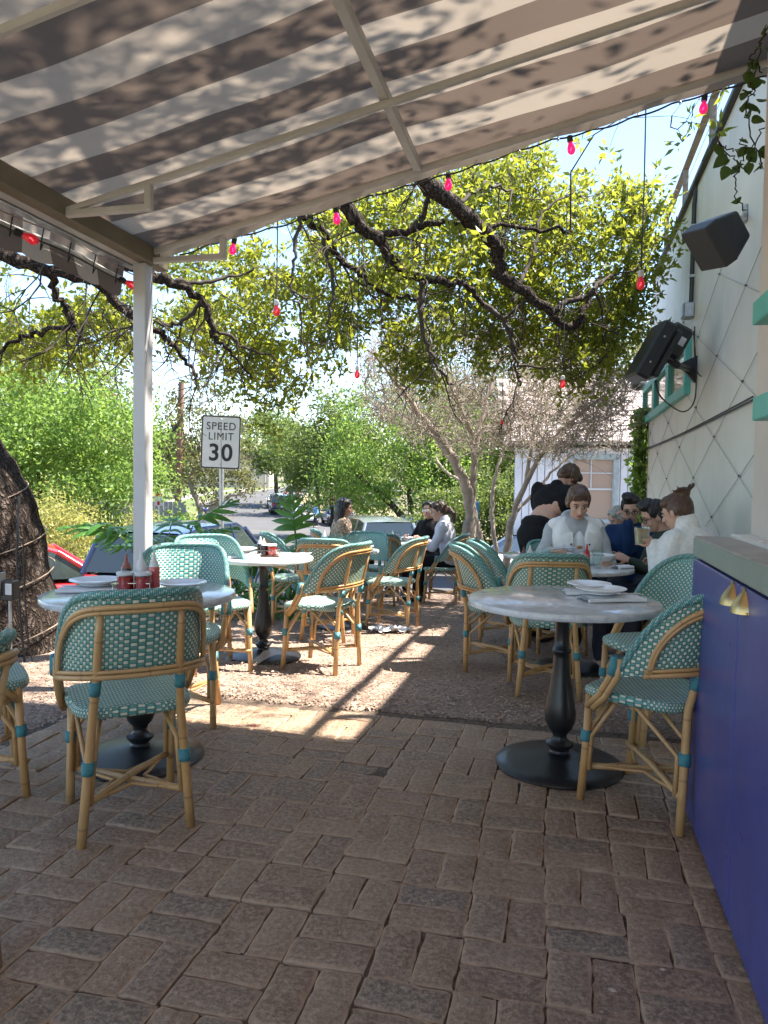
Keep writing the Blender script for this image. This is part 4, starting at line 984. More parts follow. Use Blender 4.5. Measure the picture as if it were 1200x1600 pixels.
plimb([(642, 358, 6.3), (660, 342, 6.3), (668, 312, 6.2), (685, 298, 6.1)], .026, .018)
plimb([(440, 300, 5.9), (471, 333, 6.1), (504, 361, 6.3), (526, 399, 6.5), (548, 416, 6.5), (581, 443, 6.6), (620, 465, 6.8), (660, 464, 7.0)], .036, .012)
plimb([(504, 361, 6.3), (512, 400, 6.3), (520, 450, 6.3), (512, 500, 6.3), (520, 545, 6.4)], .020, .007)
plimb([(471, 333, 6.1), (462, 390, 6.0), (455, 440, 6.0), (470, 480, 6.0)], .018, .007)
plimb([(862, 490, 6.8), (876, 478, 6.8), (889, 470, 6.8), (911, 466, 6.85), (931, 449, 6.9), (936, 432, 7.0)], .03, .015)
plimb([(757, 476, 6.9), (785, 500, 6.9), (801, 537, 6.9), (812, 570, 7.0), (856, 577, 7.1)], .027, .010)
plimb([(829, 460, 6.7), (815, 478, 6.8), (785, 500, 6.9)], .016, .014)
plimb([(658, 440, 6.5), (657, 498, 6.5), (669, 548, 6.6), (690, 580, 6.6), (705, 603, 6.7)], .026, .008)
plimb([(801, 537, 6.9), (806, 575, 6.9), (812, 600, 6.9)], .014, .010)
plimb([(720, 318, 6.1), (760, 290, 6.4), (800, 300, 6.8)], .02, .008)
plimb([(800, 470, 6.7), (830, 400, 7.0), (850, 330, 7.2), (900, 300, 7.5)], .02, .008)
plimb([(931, 449, 6.9), (960, 430, 7.2), (1000, 420, 7.4)], .016, .006)
plimb([(931, 449, 6.9), (942, 500, 7.2), (948, 560, 7.3)], .014, .005)
# limbs on the left of the post
plimb([(-120, 300, 5.8), (-20, 385, 5.9), (75, 422, 6.0), (150, 441, 6.1), (180, 471, 6.2), (212, 497, 6.3), (250, 520, 6.4), (270, 539, 6.5), (296, 572, 6.6), (307, 595, 6.7)], .066, .010)
limbs.append(([top, at(-3.7, 5.5, 3.2), limbs[-1][0][1]], [.28, .16, .066]))
plimb([(75, 422, 6.0), (90, 464, 6.2), (112, 497, 6.3), (109, 509, 6.3), (64, 520, 6.5), (30, 530, 6.6), (-10, 560, 6.7)], .035, .014)
plimb([(150, 400, 6.0), (245, 430, 6.1), (262, 438, 6.1), (315, 467, 6.3), (330, 509, 6.4), (337, 531, 6.5), (360, 550, 6.6), (390, 590, 6.7)], .05, .009)
plimb([(30, 340, 5.8), (150, 400, 6.0)], .06, .05)
plimb([(315, 467, 6.3), (280, 505, 6.4), (247, 506, 6.4)], .02, .010)
plimb([(330, 509, 6.4), (380, 540, 6.6), (430, 560, 6.8)], .02, .006)
plimb([(262, 438, 6.1), (330, 440, 6.3), (400, 420, 6.6)], .025, .008)
# limbs above the awning, which throw the dappled shade
for (a, c, d) in (((-2.2, 5.4, 4.45), (-1.8, 3.6, 4.9), (-1.0, 1.6, 5.2)), ((-3.2, 5.4, 3.7), (-3.2, 3.8, 4.6), (-2.6, 1.8, 5.2)), ((-.3, 5.2, 4.75), (.1, 4.2, 5.4), (.5, 2.6, 5.8)), ((-3.2, 5.4, 3.7), (-4.6, 5.6, 4.6), (-6, 6, 5.2)), ((-1.6, 5.1, 4.9), (-1.4, 6.6, 5.6), (-1.0, 8.5, 6.2)), ((-1.6, 5.1, 4.9), (-.9, 4.0, 6.4), (.4, 2.4, 7.6)), ((-2.2, 5.4, 4.45), (-2.6, 3.6, 6.2), (-2.2, 1.6, 7.6))):
    limbs.append(([at(*a), at(*c), at(*d)], [.09, .06, .02]))
seeds = []
for pts, rs in limbs:
    pp, rr = smooth_path(pts, rs, 8 if len(pts) < 5 else 6); pp, rr = rough_path(pp, rr, g, .012); seeds += pp
    b = MB(); b.tube(pp, rr, 12 if rs[0] > .04 else 8); b.build('limb', M_bark if rs[0] > .03 else M_twig, oak, auto=None)
def in_poly(x, y, poly):
    c = False; j = len(poly) - 1
    for i in range(len(poly)):
        if (poly[i][1] > y) != (poly[j][1] > y) and x < (poly[j][0] - poly[i][0]) * (y - poly[i][1]) / (poly[j][1] - poly[i][1]) + poly[i][0]: c = not c
        j = i
    return c
def fill(poly, n, v0, v1, g, thr=-.25, sc=.02, seed=0):
    xs_ = [p[0] for p in poly]; ys_ = [p[1] for p in poly]; out = []; tries = 0
    while len(out) < n and tries < n * 60:
        tries += 1; x, y = g.uniform(min(xs_), max(xs_)), g.uniform(min(ys_), max(ys_))
        if in_poly(x, y, poly) and nwave(np.array([[x, y, 0]]), sc, seed)[0] > thr: out.append(tuple(pix(x, y, g.uniform(v0, v1))))
    return out
T_ = []
T_ += fill([(470, 340), (650, 262), (700, 255), (720, 560), (640, 540), (560, 500), (480, 480)], 220, 6.8, 9.5, g, -.5, .016, 3)
T_ += fill([(690, 255), (760, 250), (850, 225), (862, 285), (930, 290), (1015, 300), (1025, 400), (995, 470), (990, 545), (930, 590), (860, 560), (720, 560)], 470, 7.3, 9.3, g, -.75, .016, 3)
T_ += fill([(470, 360), (640, 300), (760, 300), (700, 480), (560, 520)], 36, 6.2, 6.7, g, .0, .016, 4)
T_ += fill([(600, 540), (760, 520), (860, 560), (930, 560), (900, 640), (760, 650), (620, 600)], 34, 7.2, 9.0, g, .1, .02, 9)
T_ += fill([(250, 420), (440, 380), (560, 480), (560, 560), (440, 560), (460, 630), (400, 640), (330, 560), (250, 520)], 190, 6.8, 10, g, -.3, .018, 5)
T_ += fill([(0, 410), (120, 440), (210, 470), (210, 540), (100, 560), (0, 580)], 90, 6.6, 9.2, g, -.1, .018, 6)
T_ += fill([(985, 165), (1060, 140), (1135, 125), (1130, 175), (1050, 190), (1000, 200)], 30, 4.9, 6.0, g, -.9, .02, 7)
def hit(p, z=0.0): return p[0] - .5 * (p[2] - z), p[1] - .19 * (p[2] - z)
def keep(p):
    x, y = hit(p)
    if -2.6 < x < -.5 and 3.0 < y < 5.7: return g.random() < .05
    if -3.6 < x < -.5 and 3.0 < y < 7.2: return g.random() < .3
    x, y = hit(p, 2.9)
    if p[1] < 7 and p[2] > 4 and -.75 < x < 1.3 and y < 3.95: return g.random() < .07
    return True
T_ = [p for p in T_ if keep(p)]
shade = []
while len(shade) < 300:
    x, y, z = g.uniform(-4.2, 2.6), g.uniform(-.8, 5.8), g.uniform(5.8, 9.2)
    p = (x, y, z)
    if nwave(np.array([[x, y, z]]), .9, 12)[0] > -.05 and keep(p): shade.append(p)
lf = []
for i in range(200):
    p = at(g.uniform(-6.5, -1.0), g.uniform(4.4, 8.5), g.uniform(4.8, 7.6))
    if nwave(np.array([[p.x, p.y, p.z]]), 1.5, 14)[0] > -.1 and keep(p): lf.append(tuple(p))
tw = colonize(seeds, T_, g, .0030, .0055, .06, .16, .022); tw2 = colonize(seeds, shade + lf, g, .004, .006, .0, .14, .03, 4)
dro = []                                        # bare drooping twigs that fork
for k in g.choice(np.arange(len(seeds)), 90):
    p0 = np.array(tuple(seeds[int(k)]))
    if (Vector(p0) - CAM).dot(_f) < 5.6 or p0[2] > 4.2: continue
    L_ = g.uniform(.25, .9); d = g.normal(size=3) * .55; d[2] = -abs(d[2]) * .6 - .45; d /= np.linalg.norm(d); pts = [p0]
    for q in range(5): d = d + g.normal(size=3) * .28 + np.array([0, 0, -.06]); d /= np.linalg.norm(d); pts.append(pts[-1] + d * L_ / 5)
    dro.append((pts, [.0085, .0075, .0065, .0055, .0045, .003]))
    for q in (2, 3, 4):
        for h_ in range(2):
            d2 = d + g.normal(size=3) * .7; d2 /= np.linalg.norm(d2); e_ = pts[q] + d2 * L_ * .18 + g.normal(size=3) * .02; dro.append(([pts[q], e_, e_ + d2 * L_ * .16 + np.array([0, 0, -.03])], [.0048, .0038, .0022]))
tw = tw; o = twig_mesh(tw + tw2 + dro, 5).build('twigs', M_twig, oak, auto=None); o['kind'] = 'stuff'
def rosettes(tw, nsub, per, rad, sub_r, L, W, seed):
    """tufts of leaves round the twig ends"""
    g = np.random.default_rng(seed); Cn = []; stems = []
    for p, r in tw:
        for k in range(nsub):
            a = np.array(p[-1 - (k % 3)], float); c = a + g.normal(size=3) * sub_r; c[2] += .03; Cn.append(c); stems.append(([a, (a + c) / 2 + g.normal(size=3) * .015, c], [.0028, .0024, .0016]))
    Cn = np.repeat(np.array(Cn), per, 0); N = len(Cn); d = g.normal(size=(N, 3)); d[:, 2] += .25; d /= np.linalg.norm(d, axis=1, keepdims=True)
    P0 = Cn + d * rad * g.random((N, 1)) ** .6 + g.normal(size=(N, 3)) * .012
    s = np.cross(d, g.normal(size=(N, 3))); s /= np.linalg.norm(s, axis=1, keepdims=True) + 1e-9; nn = np.cross(s, d); l = (L * g.uniform(.55, 1.35, N))[:, None]; w = (W * g.uniform(.7, 1.3, N))[:, None]
    V = np.stack([P0, P0 + d * l * .45 + s * w * .5 + nn * l * .08, P0 + d * l - nn * l * .14, P0 + d * l * .5 - s * w * .5 + nn * l * .08], 1).reshape(-1, 3)
    return V, np.arange(4 * N).reshape(-1, 4), stems
V1, F1, stm = rosettes(tw, 4, 13, .055, .15, .080, .034, 31)
b_ = twig_mesh(stm, 3); o = b_.build('leaf_stems', M_twig, oak, auto=None); o['kind'] = 'stuff'
V2, F2 = crown_leaves(tw2, 52, .30, .11, .05, 41, .0)
o = obj('crown', np_mesh('crown', np.concatenate([V1, V2]), np.concatenate([F1, F2 + len(V1)])), M_oakleaf, oak); o['kind'] = 'stuff'
Vm = []; gm = np.random.default_rng(5)
seedA = np.array([tuple(p) for p in seeds]); alltw = np.array([p[3] for p, r in tw])
for c in list(alltw[gm.integers(0, len(alltw), 95)]):
    N = 46; d = gm.normal(size=(N, 3)); d /= np.linalg.norm(d, axis=1, keepdims=True); s = np.cross(d, gm.normal(size=(N, 3))); s /= np.linalg.norm(s, axis=1, keepdims=True); R_ = gm.uniform(.035, .075); c = np.array(c)
    Vm.append(np.stack([c - s * .004, c + s * .004, c + d * R_ + s * .0012, c + d * R_ - s * .0012], 1).reshape(-1, 3))
Vm = np.concatenate(Vm); o = obj('ball_moss', np_mesh('ball_moss', Vm, np.arange(len(Vm)).reshape(-1, 4)), M_moss, oak); o['kind'] = 'stuff'
# the wire of fairy lights wound round the trunk, and the socket stake
wr = thing('wrapped_light_wire', 'thin pale wire wound round the big oak trunk', 'wire', (0, 0, 0)); M_wire = pbr('tan_wire', (.30, .22, .16), .5, .2, 10)
pts = []
tp, trr = smooth_path(trunk_path, tr_r, 10)
for i in range(260):
    s = i / 259 * (len(tp) - 2) * .9 + 2; k = int(s); f = s - k; c = tp[k].lerp(tp[k + 1], f); r = trr[k] * 1.045 + .012; a = i / 259 * 7.0 * 2 * math.pi; pts.append(c + Vector((r * math.cos(a), r * math.sin(a), .10 * math.sin(a + .6))))
b = MB(); b.tube(pts, .0045, 6); b.build('wire', M_wire, wr, auto=None)
b = MB(); b.tube([at(-2.52, 5.1, 1.1), at(-2.5, 5.02, .7), at(-2.46, 4.98, .3), at(-2.44, 5.0, -.05)], .008, 6); b.tube([at(-2.47, 5.05, .8), at(-2.44, 5.0, .5), at(-2.40, 4.97, .1), at(-2.38, 5.0, -.06)], .006, 6); b.build('lead', M_cable, wr)
sk = thing('garden_socket', 'black outdoor socket box on a stake in front of the oak trunk', 'socket', at(-2.36, 4.65, terrace_z(at(-2.36, 4.65))))
MB().box((0, 0, .52), (.10, .06, .13), b=.008).build('box', M_black, sk, smooth=False); MB().box((.015, -.032, .53), (.045, .006, .07), b=.002).build('outlet', M_whitep, sk, smooth=False); MB().tube([(0, 0, -.1), (0, 0, .46)], .010, 8).build('stake', M_steel, sk)
MB().box((-.045, -.02, .56), (.012, .07, .15), b=.004).build('flap', M_steel, sk, smooth=False)

# ---- other trees
def tree(name, label, u, v, crowns, nl, L, W, m, seed, trunks=None, r=.15, mb=None, tz=None, targets=110, group='trees behind the street', rtw=.012, bare=False, spread=None, droop=.15):
    g = np.random.default_rng(seed); z0 = street_z(v) if tz is None else tz; t = thing(name, label, 'tree', at(u, v, z0), YAW, group); mb = mb or M_twig
    S = []; zmin = min(c[2] - c[5] for c in crowns)
    trunks = trunks or [[(0, 0, -.2), (.1, 0, zmin * .5), (.0, .1, zmin + .3 * crowns[0][5]), (crowns[0][0] * .5, 0, crowns[0][2])]]
    for T in trunks:
        k = len(T); p, rr = smooth_path(T, [r * (1 - .75 * i / (k - 1)) for i in range(k)], 6); p, rr = rough_path(p, rr, g, r * .12); b = MB(); b.tube(p, rr, 10); b.build('trunk', mb, t, auto=None); S += p[len(p) // 4:]
    Tg = []
    tot = sum(c[3] * c[4] * c[5] for c in crowns)
    for (cx, cy, cz, rx, ry, rz) in crowns:
        for i in range(max(6, int(targets * rx * ry * rz / tot))):
            d = g.normal(size=3); d /= np.linalg.norm(d); q = g.random() ** .42; lump = 1 + .22 * nwave(d[None] * 2.2, 1.6, seed)[0]
            Tg.append((cx + rx * d[0] * q * lump, cy + ry * d[1] * q * lump, cz + rz * d[2] * q * lump))
    tw = colonize(S, Tg, g, rtw * .35, rtw * .5, -.05, .14, r * .5, 5); o = twig_mesh(tw, 4).build('branches', mb, t, auto=None); o['kind'] = 'stuff'
    if not bare:
        per = max(4, nl // max(1, len(tw))); sp = spread or (tot / len(Tg)) ** (1 / 3) * .62
        V, Fq = crown_leaves(tw, per, sp, L, W, seed + 3, droop); o = obj('crown', np_mesh('crown', V, Fq), m, t); o['kind'] = 'stuff'
    return t
LG = leafmat('spring_green_leaf', (.07, .16, .026), (.21, .31, .07), .5, (.42, .58, .10), nsc=.35); MG = leafmat('mid_green_leaf', (.048, .09, .022), (.145, .19, .05), .48, (.30, .38, .08), nsc=.3)
OG = leafmat('olive_leaf', (.06, .07, .026), (.175, .18, .065), .44, (.31, .30, .095), nsc=.3); YG = leafmat('yellow_bamboo_leaf', (.20, .22, .05), (.46, .42, .13), .42, (.60, .55, .14)); DG = leafmat('dark_evergreen_leaf', (.02, .05, .014), (.06, .10, .025), .28, (.12, .2, .03))
GR = pbr('grey_branch', (.36, .30, .25), .9, .3, 9, .3, 60)
tree('leafy_tree', 'bright spring-green bushy tree left of the white post', -11.2, 24, [(0, 0, 4.0, 3.9, 3.0, 3.4), (2.0, .3, 3.4, 2.6, 2.2, 2.7), (-1.8, 0, 3.2, 2.5, 2.2, 2.4)], 34000, .15, .08, LG, 61, r=.16, targets=260)
tree('leafy_tree', 'tall pale green tree rising behind the bushy tree at the left edge', -17, 34, [(0, 0, 6.6, 5.0, 4, 3.2), (4, 0, 5.4, 3, 3, 2.4)], 14000, .24, .12, OG, 62, r=.25, targets=150)
tree('leafy_tree', 'loose olive tree with crooked pale branches beside the utility pole', -9.2, 36, [(0, 0, 5.0, 2.8, 2.4, 3.0), (1.8, 0, 3.2, 1.8, 1.6, 1.5)], 6500, .2, .09, OG, 63, r=.22, mb=GR, targets=170, trunks=[[(0, 0, -.2), (.3, 0, 1.4), (-.2, 0, 3), (.4, 0, 5)], [(.2, 0, .4), (1.0, 0, 1.9), (2.4, 0, 2.6)], [(0, 0, .5), (-1.0, 0, 2.4), (-1.6, 0, 4.4)]])
tree('leafy_tree', 'rounded green tree standing on the far lawn where the street bends', -11.5, 78, [(0, 0, 6.6, 4.4, 4, 3.6), (2.6, 0, 5.6, 3, 3, 2.4)], 9000, .4, .2, MG, 64, r=.3, targets=110)
tree('leafy_tree', 'low spreading tree shading the parked cars down the street', -6.0, 66, [(0, 0, 5.4, 4.6, 4, 3.2), (3.4, -1, 4.6, 3.4, 3, 2.6)], 9000, .36, .18, MG, 65, r=.28, targets=120)
tree('leafy_tree', 'light green tree left of centre behind the leopard print woman', -3.0, 42, [(0, 0, 5.4, 3.4, 3, 4.0), (2.2, 0, 3.6, 2.4, 2.2, 2.8), (-1.6, 0, 3.2, 1.8, 1.8, 2.0)], 13000, .22, .11, MG, 66, r=.2, targets=190)
tree('leafy_tree', 'bright green bushy tree with a slanting dark limb over the silver car', 1.0, 33, [(0, 0, 4.6, 3.2, 2.6, 3.6), (-2.4, 0, 3.2, 1.9, 1.8, 2.2), (2.3, 0, 3.6, 2.2, 2, 2.8)], 19000, .18, .09, LG, 67, r=.18, targets=230, trunks=[[(.3, 0, -.2), (.2, 0, 1.6), (.1, 0, 3), (.2, 0, 5)], [(.4, 0, .8), (-.6, 0, 2.0), (-2.2, 0, 3.4), (-3.2, 0, 4.0)]])
tree('leafy_tree', 'tall green tree behind the bare tree and the three women', 3.4, 38, [(0, 0, 6.0, 3.6, 3, 4.4), (2.4, 0, 4.0, 2.4, 2.2, 3.0)], 12000, .2, .1, OG, 68, r=.22, targets=190)
tree('leafy_tree', 'dense green shrubby tree behind the white sedan', 3.6, 23.5, [(0, 0, 1.9, 1.5, 1.3, 1.8), (1.4, .3, 1.5, 1.2, 1.1, 1.5), (-1.5, .3, 1.4, 1.3, 1.2, 1.3)], 15000, .12, .065, MG, 69, r=.09, targets=200)
tree('leafy_tree', 'pale tree standing behind the white clapboard house', 10.5, 33, [(0, 0, 7.2, 3.6, 3, 4.0), (-3, 0, 6.0, 2.6, 2.4, 3.0)], 14000, .2, .1, OG, 70, r=.2, targets=170)
tree('leafy_tree', 'light tree behind the house roof, right of the bare tree', 6.2, 36, [(0, 0, 6.4, 3.6, 3, 4.2), (2.6, 0, 5.2, 2.4, 2, 3)], 12000, .22, .11, OG, 71, r=.2, targets=150)
FAR = ['hazy olive tree at the far left end of the distant tree line', 'distant green tree behind the bushy tree left of the white post', 'distant green tree above the utility pole', 'distant tree whose crown shows right above the speed sign', 'distant tree over the bend of the street', 'big distant tree behind the light green tree left of centre', 'distant green tree hidden mostly by the white house', 'olive tree behind the long cream building', 'distant green tree just right of the speed sign post', 'green tree beside the grey fence, behind the utility pole', 'olive tree past the crooked pale-branched tree', 'distant green tree over the white house roof', 'distant tree hidden behind the big oak trunk']
for k, (u, v, h, w) in enumerate(((-62, 150, 11, 12), (-44, 150, 9, 10), (-30, 165, 12, 11), (-17, 160, 10, 9), (-7, 150, 12, 10), (6, 110, 12, 11), (18, 95, 13, 11), (-38, 100, 9, 8), (-27, 88, 8.5, 6), (-33, 64, 8, 7), (-23, 56, 7.5, 5.5), (28, 90, 14, 12), (-80, 120, 12, 14))):
    tree('far_tree', FAR[k], u, v, [(0, 0, h * .58, w * .55, w * .5, h * .44), (w * .3, 0, h * .45, w * .4, w * .4, h * .33), (-w * .32, 0, h * .42, w * .36, w * .36, h * .3)], 3600, .0052 * v + .1, .003 * v + .05, (OG, MG, MG)[k % 3], 100 + k, r=.35, targets=70, group='trees of the distant tree line')
# yellow bamboo-like shrubs
def shrub(name, label, u, v, w, h, nl, L, W, m, seed, group=None, z=None):
    g = np.random.default_rng(seed); t = thing(name, label, 'shrub', at(u, v, street_z(v) if z is None else z), YAW, group); b = MB(); tws = []
    for i in range(46):
        a = g.random() * 6.28; r = math.sqrt(g.random()) * w * .45; x, y = r * math.cos(a), r * math.sin(a) * .7; hh = h * g.uniform(.55, 1.0) * (1 - .35 * (r / w * 2) ** 2)
        p = [(x * .5, y * .5, 0), (x * .7, y * .7, hh * .4), (x, y, hh * .75), (x * 1.15 + g.normal() * .1, y * 1.1, hh)]; tws.append((p, [.009, .008, .006, .003])); b.tube(p, [.009, .008, .006, .003], 4, cap=False)
    o = b.build('stems', pbr('cane_' + name, (.30, .24, .12), .8), t, auto=None); o['kind'] = 'stuff'
    V, Fq = crown_leaves(tws, nl // 46, w * .10, L, W, seed + 1, .1, .8); o = obj('foliage', np_mesh('foliage', V, Fq), m, t); o['kind'] = 'stuff'; return t
shrub('bamboo_shrub', 'yellow-green feathery bamboo shrub right of the oak trunk', -8.6, 19.5, 2.6, 2.5, 7000, .13, .035, YG, 201, 'yellowish shrubs at the kerb')
shrub('bamboo_shrub', 'smaller pale yellow shrub close to the white post', -7.1, 21.5, 1.3, 2.3, 1800, .12, .03, YG, 202, 'yellowish shrubs at the kerb')
shrub('green_shrub', 'low green shrub at the foot of the utility pole', -9.4, 33, 3.0, 1.7, 3800, .16, .09, LG, 203)
shrub('green_shrub', 'low fresh green plants on the kerb behind the red car', -7.4, 20.2, 1.6, .7, 1600, .11, .06, LG, 204)
for k, (u, v) in enumerate(((-10.9, 42), (-9.0, 40), (-12.5, 41))): shrub('dry_grass_clump', ['dry tan grass clump left of the speed sign post', 'dry tan grass clump behind the speed sign post', 'dry tan grass clump beside the small red sign'][k], u, v, 1.8, 1.5, 1100, .34, .02, leafmat('dry_grass', (.40, .30, .17), (.62, .50, .32), .3), 210 + k, 'dry grass clumps by the street')

# ---- bare multi-stemmed tree
bt = thing('bare_tree', 'multi-stemmed bare tree with fine grey twigs behind the gravel', 'tree', (0, 0, 0)); g = np.random.default_rng(77); S = []
def stem(pxs, r0, r1):
    pts = [pix(*p) for p in pxs]; k = len(pts); p, rr = smooth_path(pts, [r0 + (r1 - r0) * i / (k - 1) for i in range(k)], 6); p, rr = rough_path(p, rr, g, .008); b = MB(); b.tube(p, rr, 10); b.build('stem', GR, bt, auto=None); S.extend(p[4:])
stem([(728, 945, 10.6), (731, 860, 10.6), (735, 790, 10.6), (722, 745, 10.5), (690, 690, 10.4), (650, 640, 10.2), (610, 585, 10.0), (575, 545, 9.9)], .115, .008)
stem([(735, 790, 10.6), (740, 740, 10.6), (745, 690, 10.7), (760, 630, 10.8), (775, 570, 10.9), (790, 520, 11.0)], .066, .010)
stem([(724, 750, 10.5), (705, 720, 10.8), (668, 672, 11.2), (640, 655, 11.5), (610, 640, 11.7)], .036, .008)
stem([(745, 690, 10.7), (720, 640, 10.4), (700, 590, 10.3), (690, 540, 10.2)], .034, .008)
stem([(748, 935, 11.0), (752, 860, 11.0), (742, 800, 11.1), (735, 760, 11.2), (700, 740, 11.4), (680, 715, 11.6)], .05, .015)
stem([(786, 930, 11.3), (792, 860, 11.3), (800, 810, 11.3), (822, 755, 11.2), (850, 705, 11.0), (890, 660, 10.9), (935, 625, 10.8), (965, 600, 10.8)], .066, .008)
stem([(806, 800, 11.3), (835, 770, 11.4), (865, 735, 11.5), (905, 705, 11.6), (950, 690, 11.7)], .03, .007)
stem([(822, 755, 11.2), (830, 700, 11.2), (845, 640, 11.2), (850, 580, 11.2)], .032, .008)
stem([(770, 940, 11.4), (775, 870, 11.4), (768, 800, 11.5), (775, 740, 11.6), (795, 680, 11.8), (810, 620, 12.0)], .045, .012)
Tg = fill([(560, 560), (600, 520), (800, 500), (900, 560), (985, 600), (960, 690), (880, 720), (800, 700), (700, 720), (640, 700), (570, 640)], 850, 9.3, 12.4, g, -1, .02, 3)
Tg += fill([(800, 620), (990, 590), (1000, 700), (880, 730), (800, 720)], 170, 10.4, 12.4, g, -1, .02, 3)
tw = colonize(S, Tg, g, .0045, .006, -.06, .10, .02, 5); tw3 = []
for p, r in tw:
    for k in range(5):
        q = np.array(p[-1 - k % 3]); d = g.normal(size=3) * .22 + np.array([0, 0, .14]); tw3.append(([q, q + d * .5 + g.normal(size=3) * .02, q + d], [.0045, .0036, .002]))
o = twig_mesh(tw + tw3, 4).build('twigs', GR, bt, auto=None); o['kind'] = 'stuff'
V, Fq = crown_leaves(tw[::4], 9, .12, .05, .02, 78, .1); o = obj('sparse_leaves', np_mesh('sparse_leaves', V, Fq), MG, bt); o['kind'] = 'stuff'

# ---- big-leaved plants at the edge of the gravel
M_phil = leafmat('philodendron_leaf', (.035, .12, .022), (.085, .21, .04), .3, (.22, .46, .05), .28)
def lobed_leaf():
    """deeply cut leaf, base at the origin, pointing along +y, about 1 long"""
    b = MB(); nl = 6
    for sx in (-1, 1):
        for k in range(nl):
            t = k / (nl - 1); y0 = .02 + .72 * t; y1 = y0 + .105; Ln = .40 * math.sin(math.pi * (.22 + .62 * t)) + .05; a = R(8 + 52 * t) if t > .1 else R(-18)
            dx, dy = math.cos(a), math.sin(a); pts = []
            for q in range(5):
                s = q / 4; w = (.060 * (1 - s) ** .6 + .030 * math.sin(math.pi * s)) ; cx, cy = sx * (.012 + dx * Ln * s), (y0 + y1) / 2 + dy * Ln * s; z = .05 * math.sin(3 * s + k) - .16 * s * s + .03 * math.sin(k * 2.1)
                pts.append((Vector((cx - sx * (-dy) * 0 , cy - w, z)), Vector((cx, cy + .0, z + .018)), Vector((cx, cy + w, z - .004))))
            b.grid(pts, flip=sx > 0)
    mid = [(Vector((-.02 * (1 - t), t * 1.0, .012 - .12 * t * t)), Vector((0, t * 1.0, .03 - .12 * t * t)), Vector((.02 * (1 - t), t * 1.0, .012 - .12 * t * t))) for t in np.linspace(0, 1, 9)]; b.grid(mid)
    tip = [(Vector((-.06 * math.sin(math.pi * (.3 + .7 * t)), .78 + .3 * t, -.06 - .1 * t)), Vector((0, .78 + .3 * t, -.04 - .1 * t)), Vector((.06 * math.sin(math.pi * (.3 + .7 * t)), .78 + .3 * t, -.06 - .1 * t))) for t in np.linspace(0, 1, 5)]; b.grid(tip)
    return b.mesh('leaf', auto=None)
LM = lobed_leaf(); LM.materials.append(M_phil); M_stalk = pbr('leaf_stalk', (.05, .11, .03), .5)
def phil(label, u, v, leaves):
    p0 = at(u, v); p0.z = terrace_z(p0) - .02; t = thing('philodendron', label, 'plant', p0, YAW, 'big lobed-leaf plants at the gravel edge')
    for (dx, dy, z, az_, pit, s) in leaves:
        e = Vector((dx, dy, z)); st_ = MB(); st_.tube([(dx * .08, dy * .08, 0), (dx * .45, dy * .45, z * .62), e], [.011, .009, .007], 6)
        l = obj('leaf', LM, None, t); l.location = e; l.rotation_euler = (R(pit), R(random.uniform(-14, 14)), R(-az_)); s *= 1.35; l.scale = (s * 1.05, s, s); st_.build('stalk', M_stalk, t)
g = np.random.default_rng(9)
def ring_leaves(nn, zl, zh, sl, sh, r=.35): return [(r * math.sin(a), r * .8 * math.cos(a), g.uniform(zl, zh), math.degrees(a) + g.uniform(-25, 25), g.uniform(-38, 22), g.uniform(sl, sh)) for a in np.linspace(0, 6.28, nn, endpoint=False) + g.uniform(0, 1)]
phil('big lobed plant left behind the teal chairs, below the speed sign', -2.35, 8.0, ring_leaves(9, .45, .85, .34, .46) + [(-.5, -.1, .88, -80, 5, .48), (.28, 0, .92, 50, 35, .42), (0, .1, .84, -10, 20, .4)])
phil('big lobed plant low behind the table with dark sauce bottles', -1.45, 7.9, ring_leaves(13, .2, .72, .32, .46) + [(.1, -.2, .35, 170, -20, .4), (-.3, -.2, .3, 200, -25, .42), (.3, -.25, .22, 140, -20, .4)])
phil('lobed plant with one upright leaf before the leopard print woman', -1.05, 8.7, ring_leaves(7, .35, .7, .3, .4, .28) + [(.02, .0, .78, -8, 62, .46), (.25, 0, .74, 70, 15, .36)])
phil('low lobed plant by the far side-turned chair', -1.95, 8.6, ring_leaves(9, .3, .75, .3, .42))
# ---- vines
def vine_leaf():
    b = MB(); prof = [(0, .01), (.10, .34), (.3, .44), (.55, .36), (.8, .2), (1.0, .0)]
    b.grid([(Vector((-w, y, -.10 * w * 2)), Vector((0, y, .06 - .2 * y * y)), Vector((w, y, -.10 * w * 2))) for y, w in prof]); return b.mesh('leaf', auto=None)
VL = vine_leaf(); VL.materials.append(leafmat('vine_leaf', (.03, .07, .018), (.085, .14, .04), .35, (.2, .3, .05)))
def vine(label, pxs, v0, nleaf, s, seed, dead=0):
    g = np.random.default_rng(seed); t = thing('hanging_vine', label, 'vine', (0, 0, 0), 0, 'vine strands at the awning corner'); pts = [pix(x, y, v0 + .05 * i) for i, (x, y) in enumerate(pxs)]; p, rr = smooth_path(pts, [.0035] * len(pts), 8); p, _ = rough_path(p, rr, g, .006); b = MB(); b.tube(p, .0028, 5); b.build('tendril', M_twig, t)
    for k in range(nleaf):
        q = p[int(g.uniform(.1, 1) * (len(p) - 1))]; l = obj('leaf', VL, None, t); l.location = q + Vector(g.normal(size=3)) * .018; l.rotation_euler = (R(g.uniform(-80, -10)), R(g.uniform(-40, 40)), g.uniform(0, 6.28)); sc = s * g.uniform(.6, 1.25); l.scale = (sc, sc, sc)
vine('leafy vine strand drooping from the awning corner above the black speaker', [(1192, 60), (1178, 130), (1165, 175), (1182, 230), (1190, 260)], 2.75, 15, .055, 1)
vine('thin vine strand with few leaves nearest the black speaker', [(1195, 200), (1170, 235), (1140, 235), (1125, 225), (1150, 250)], 2.85, 12, .055, 2)
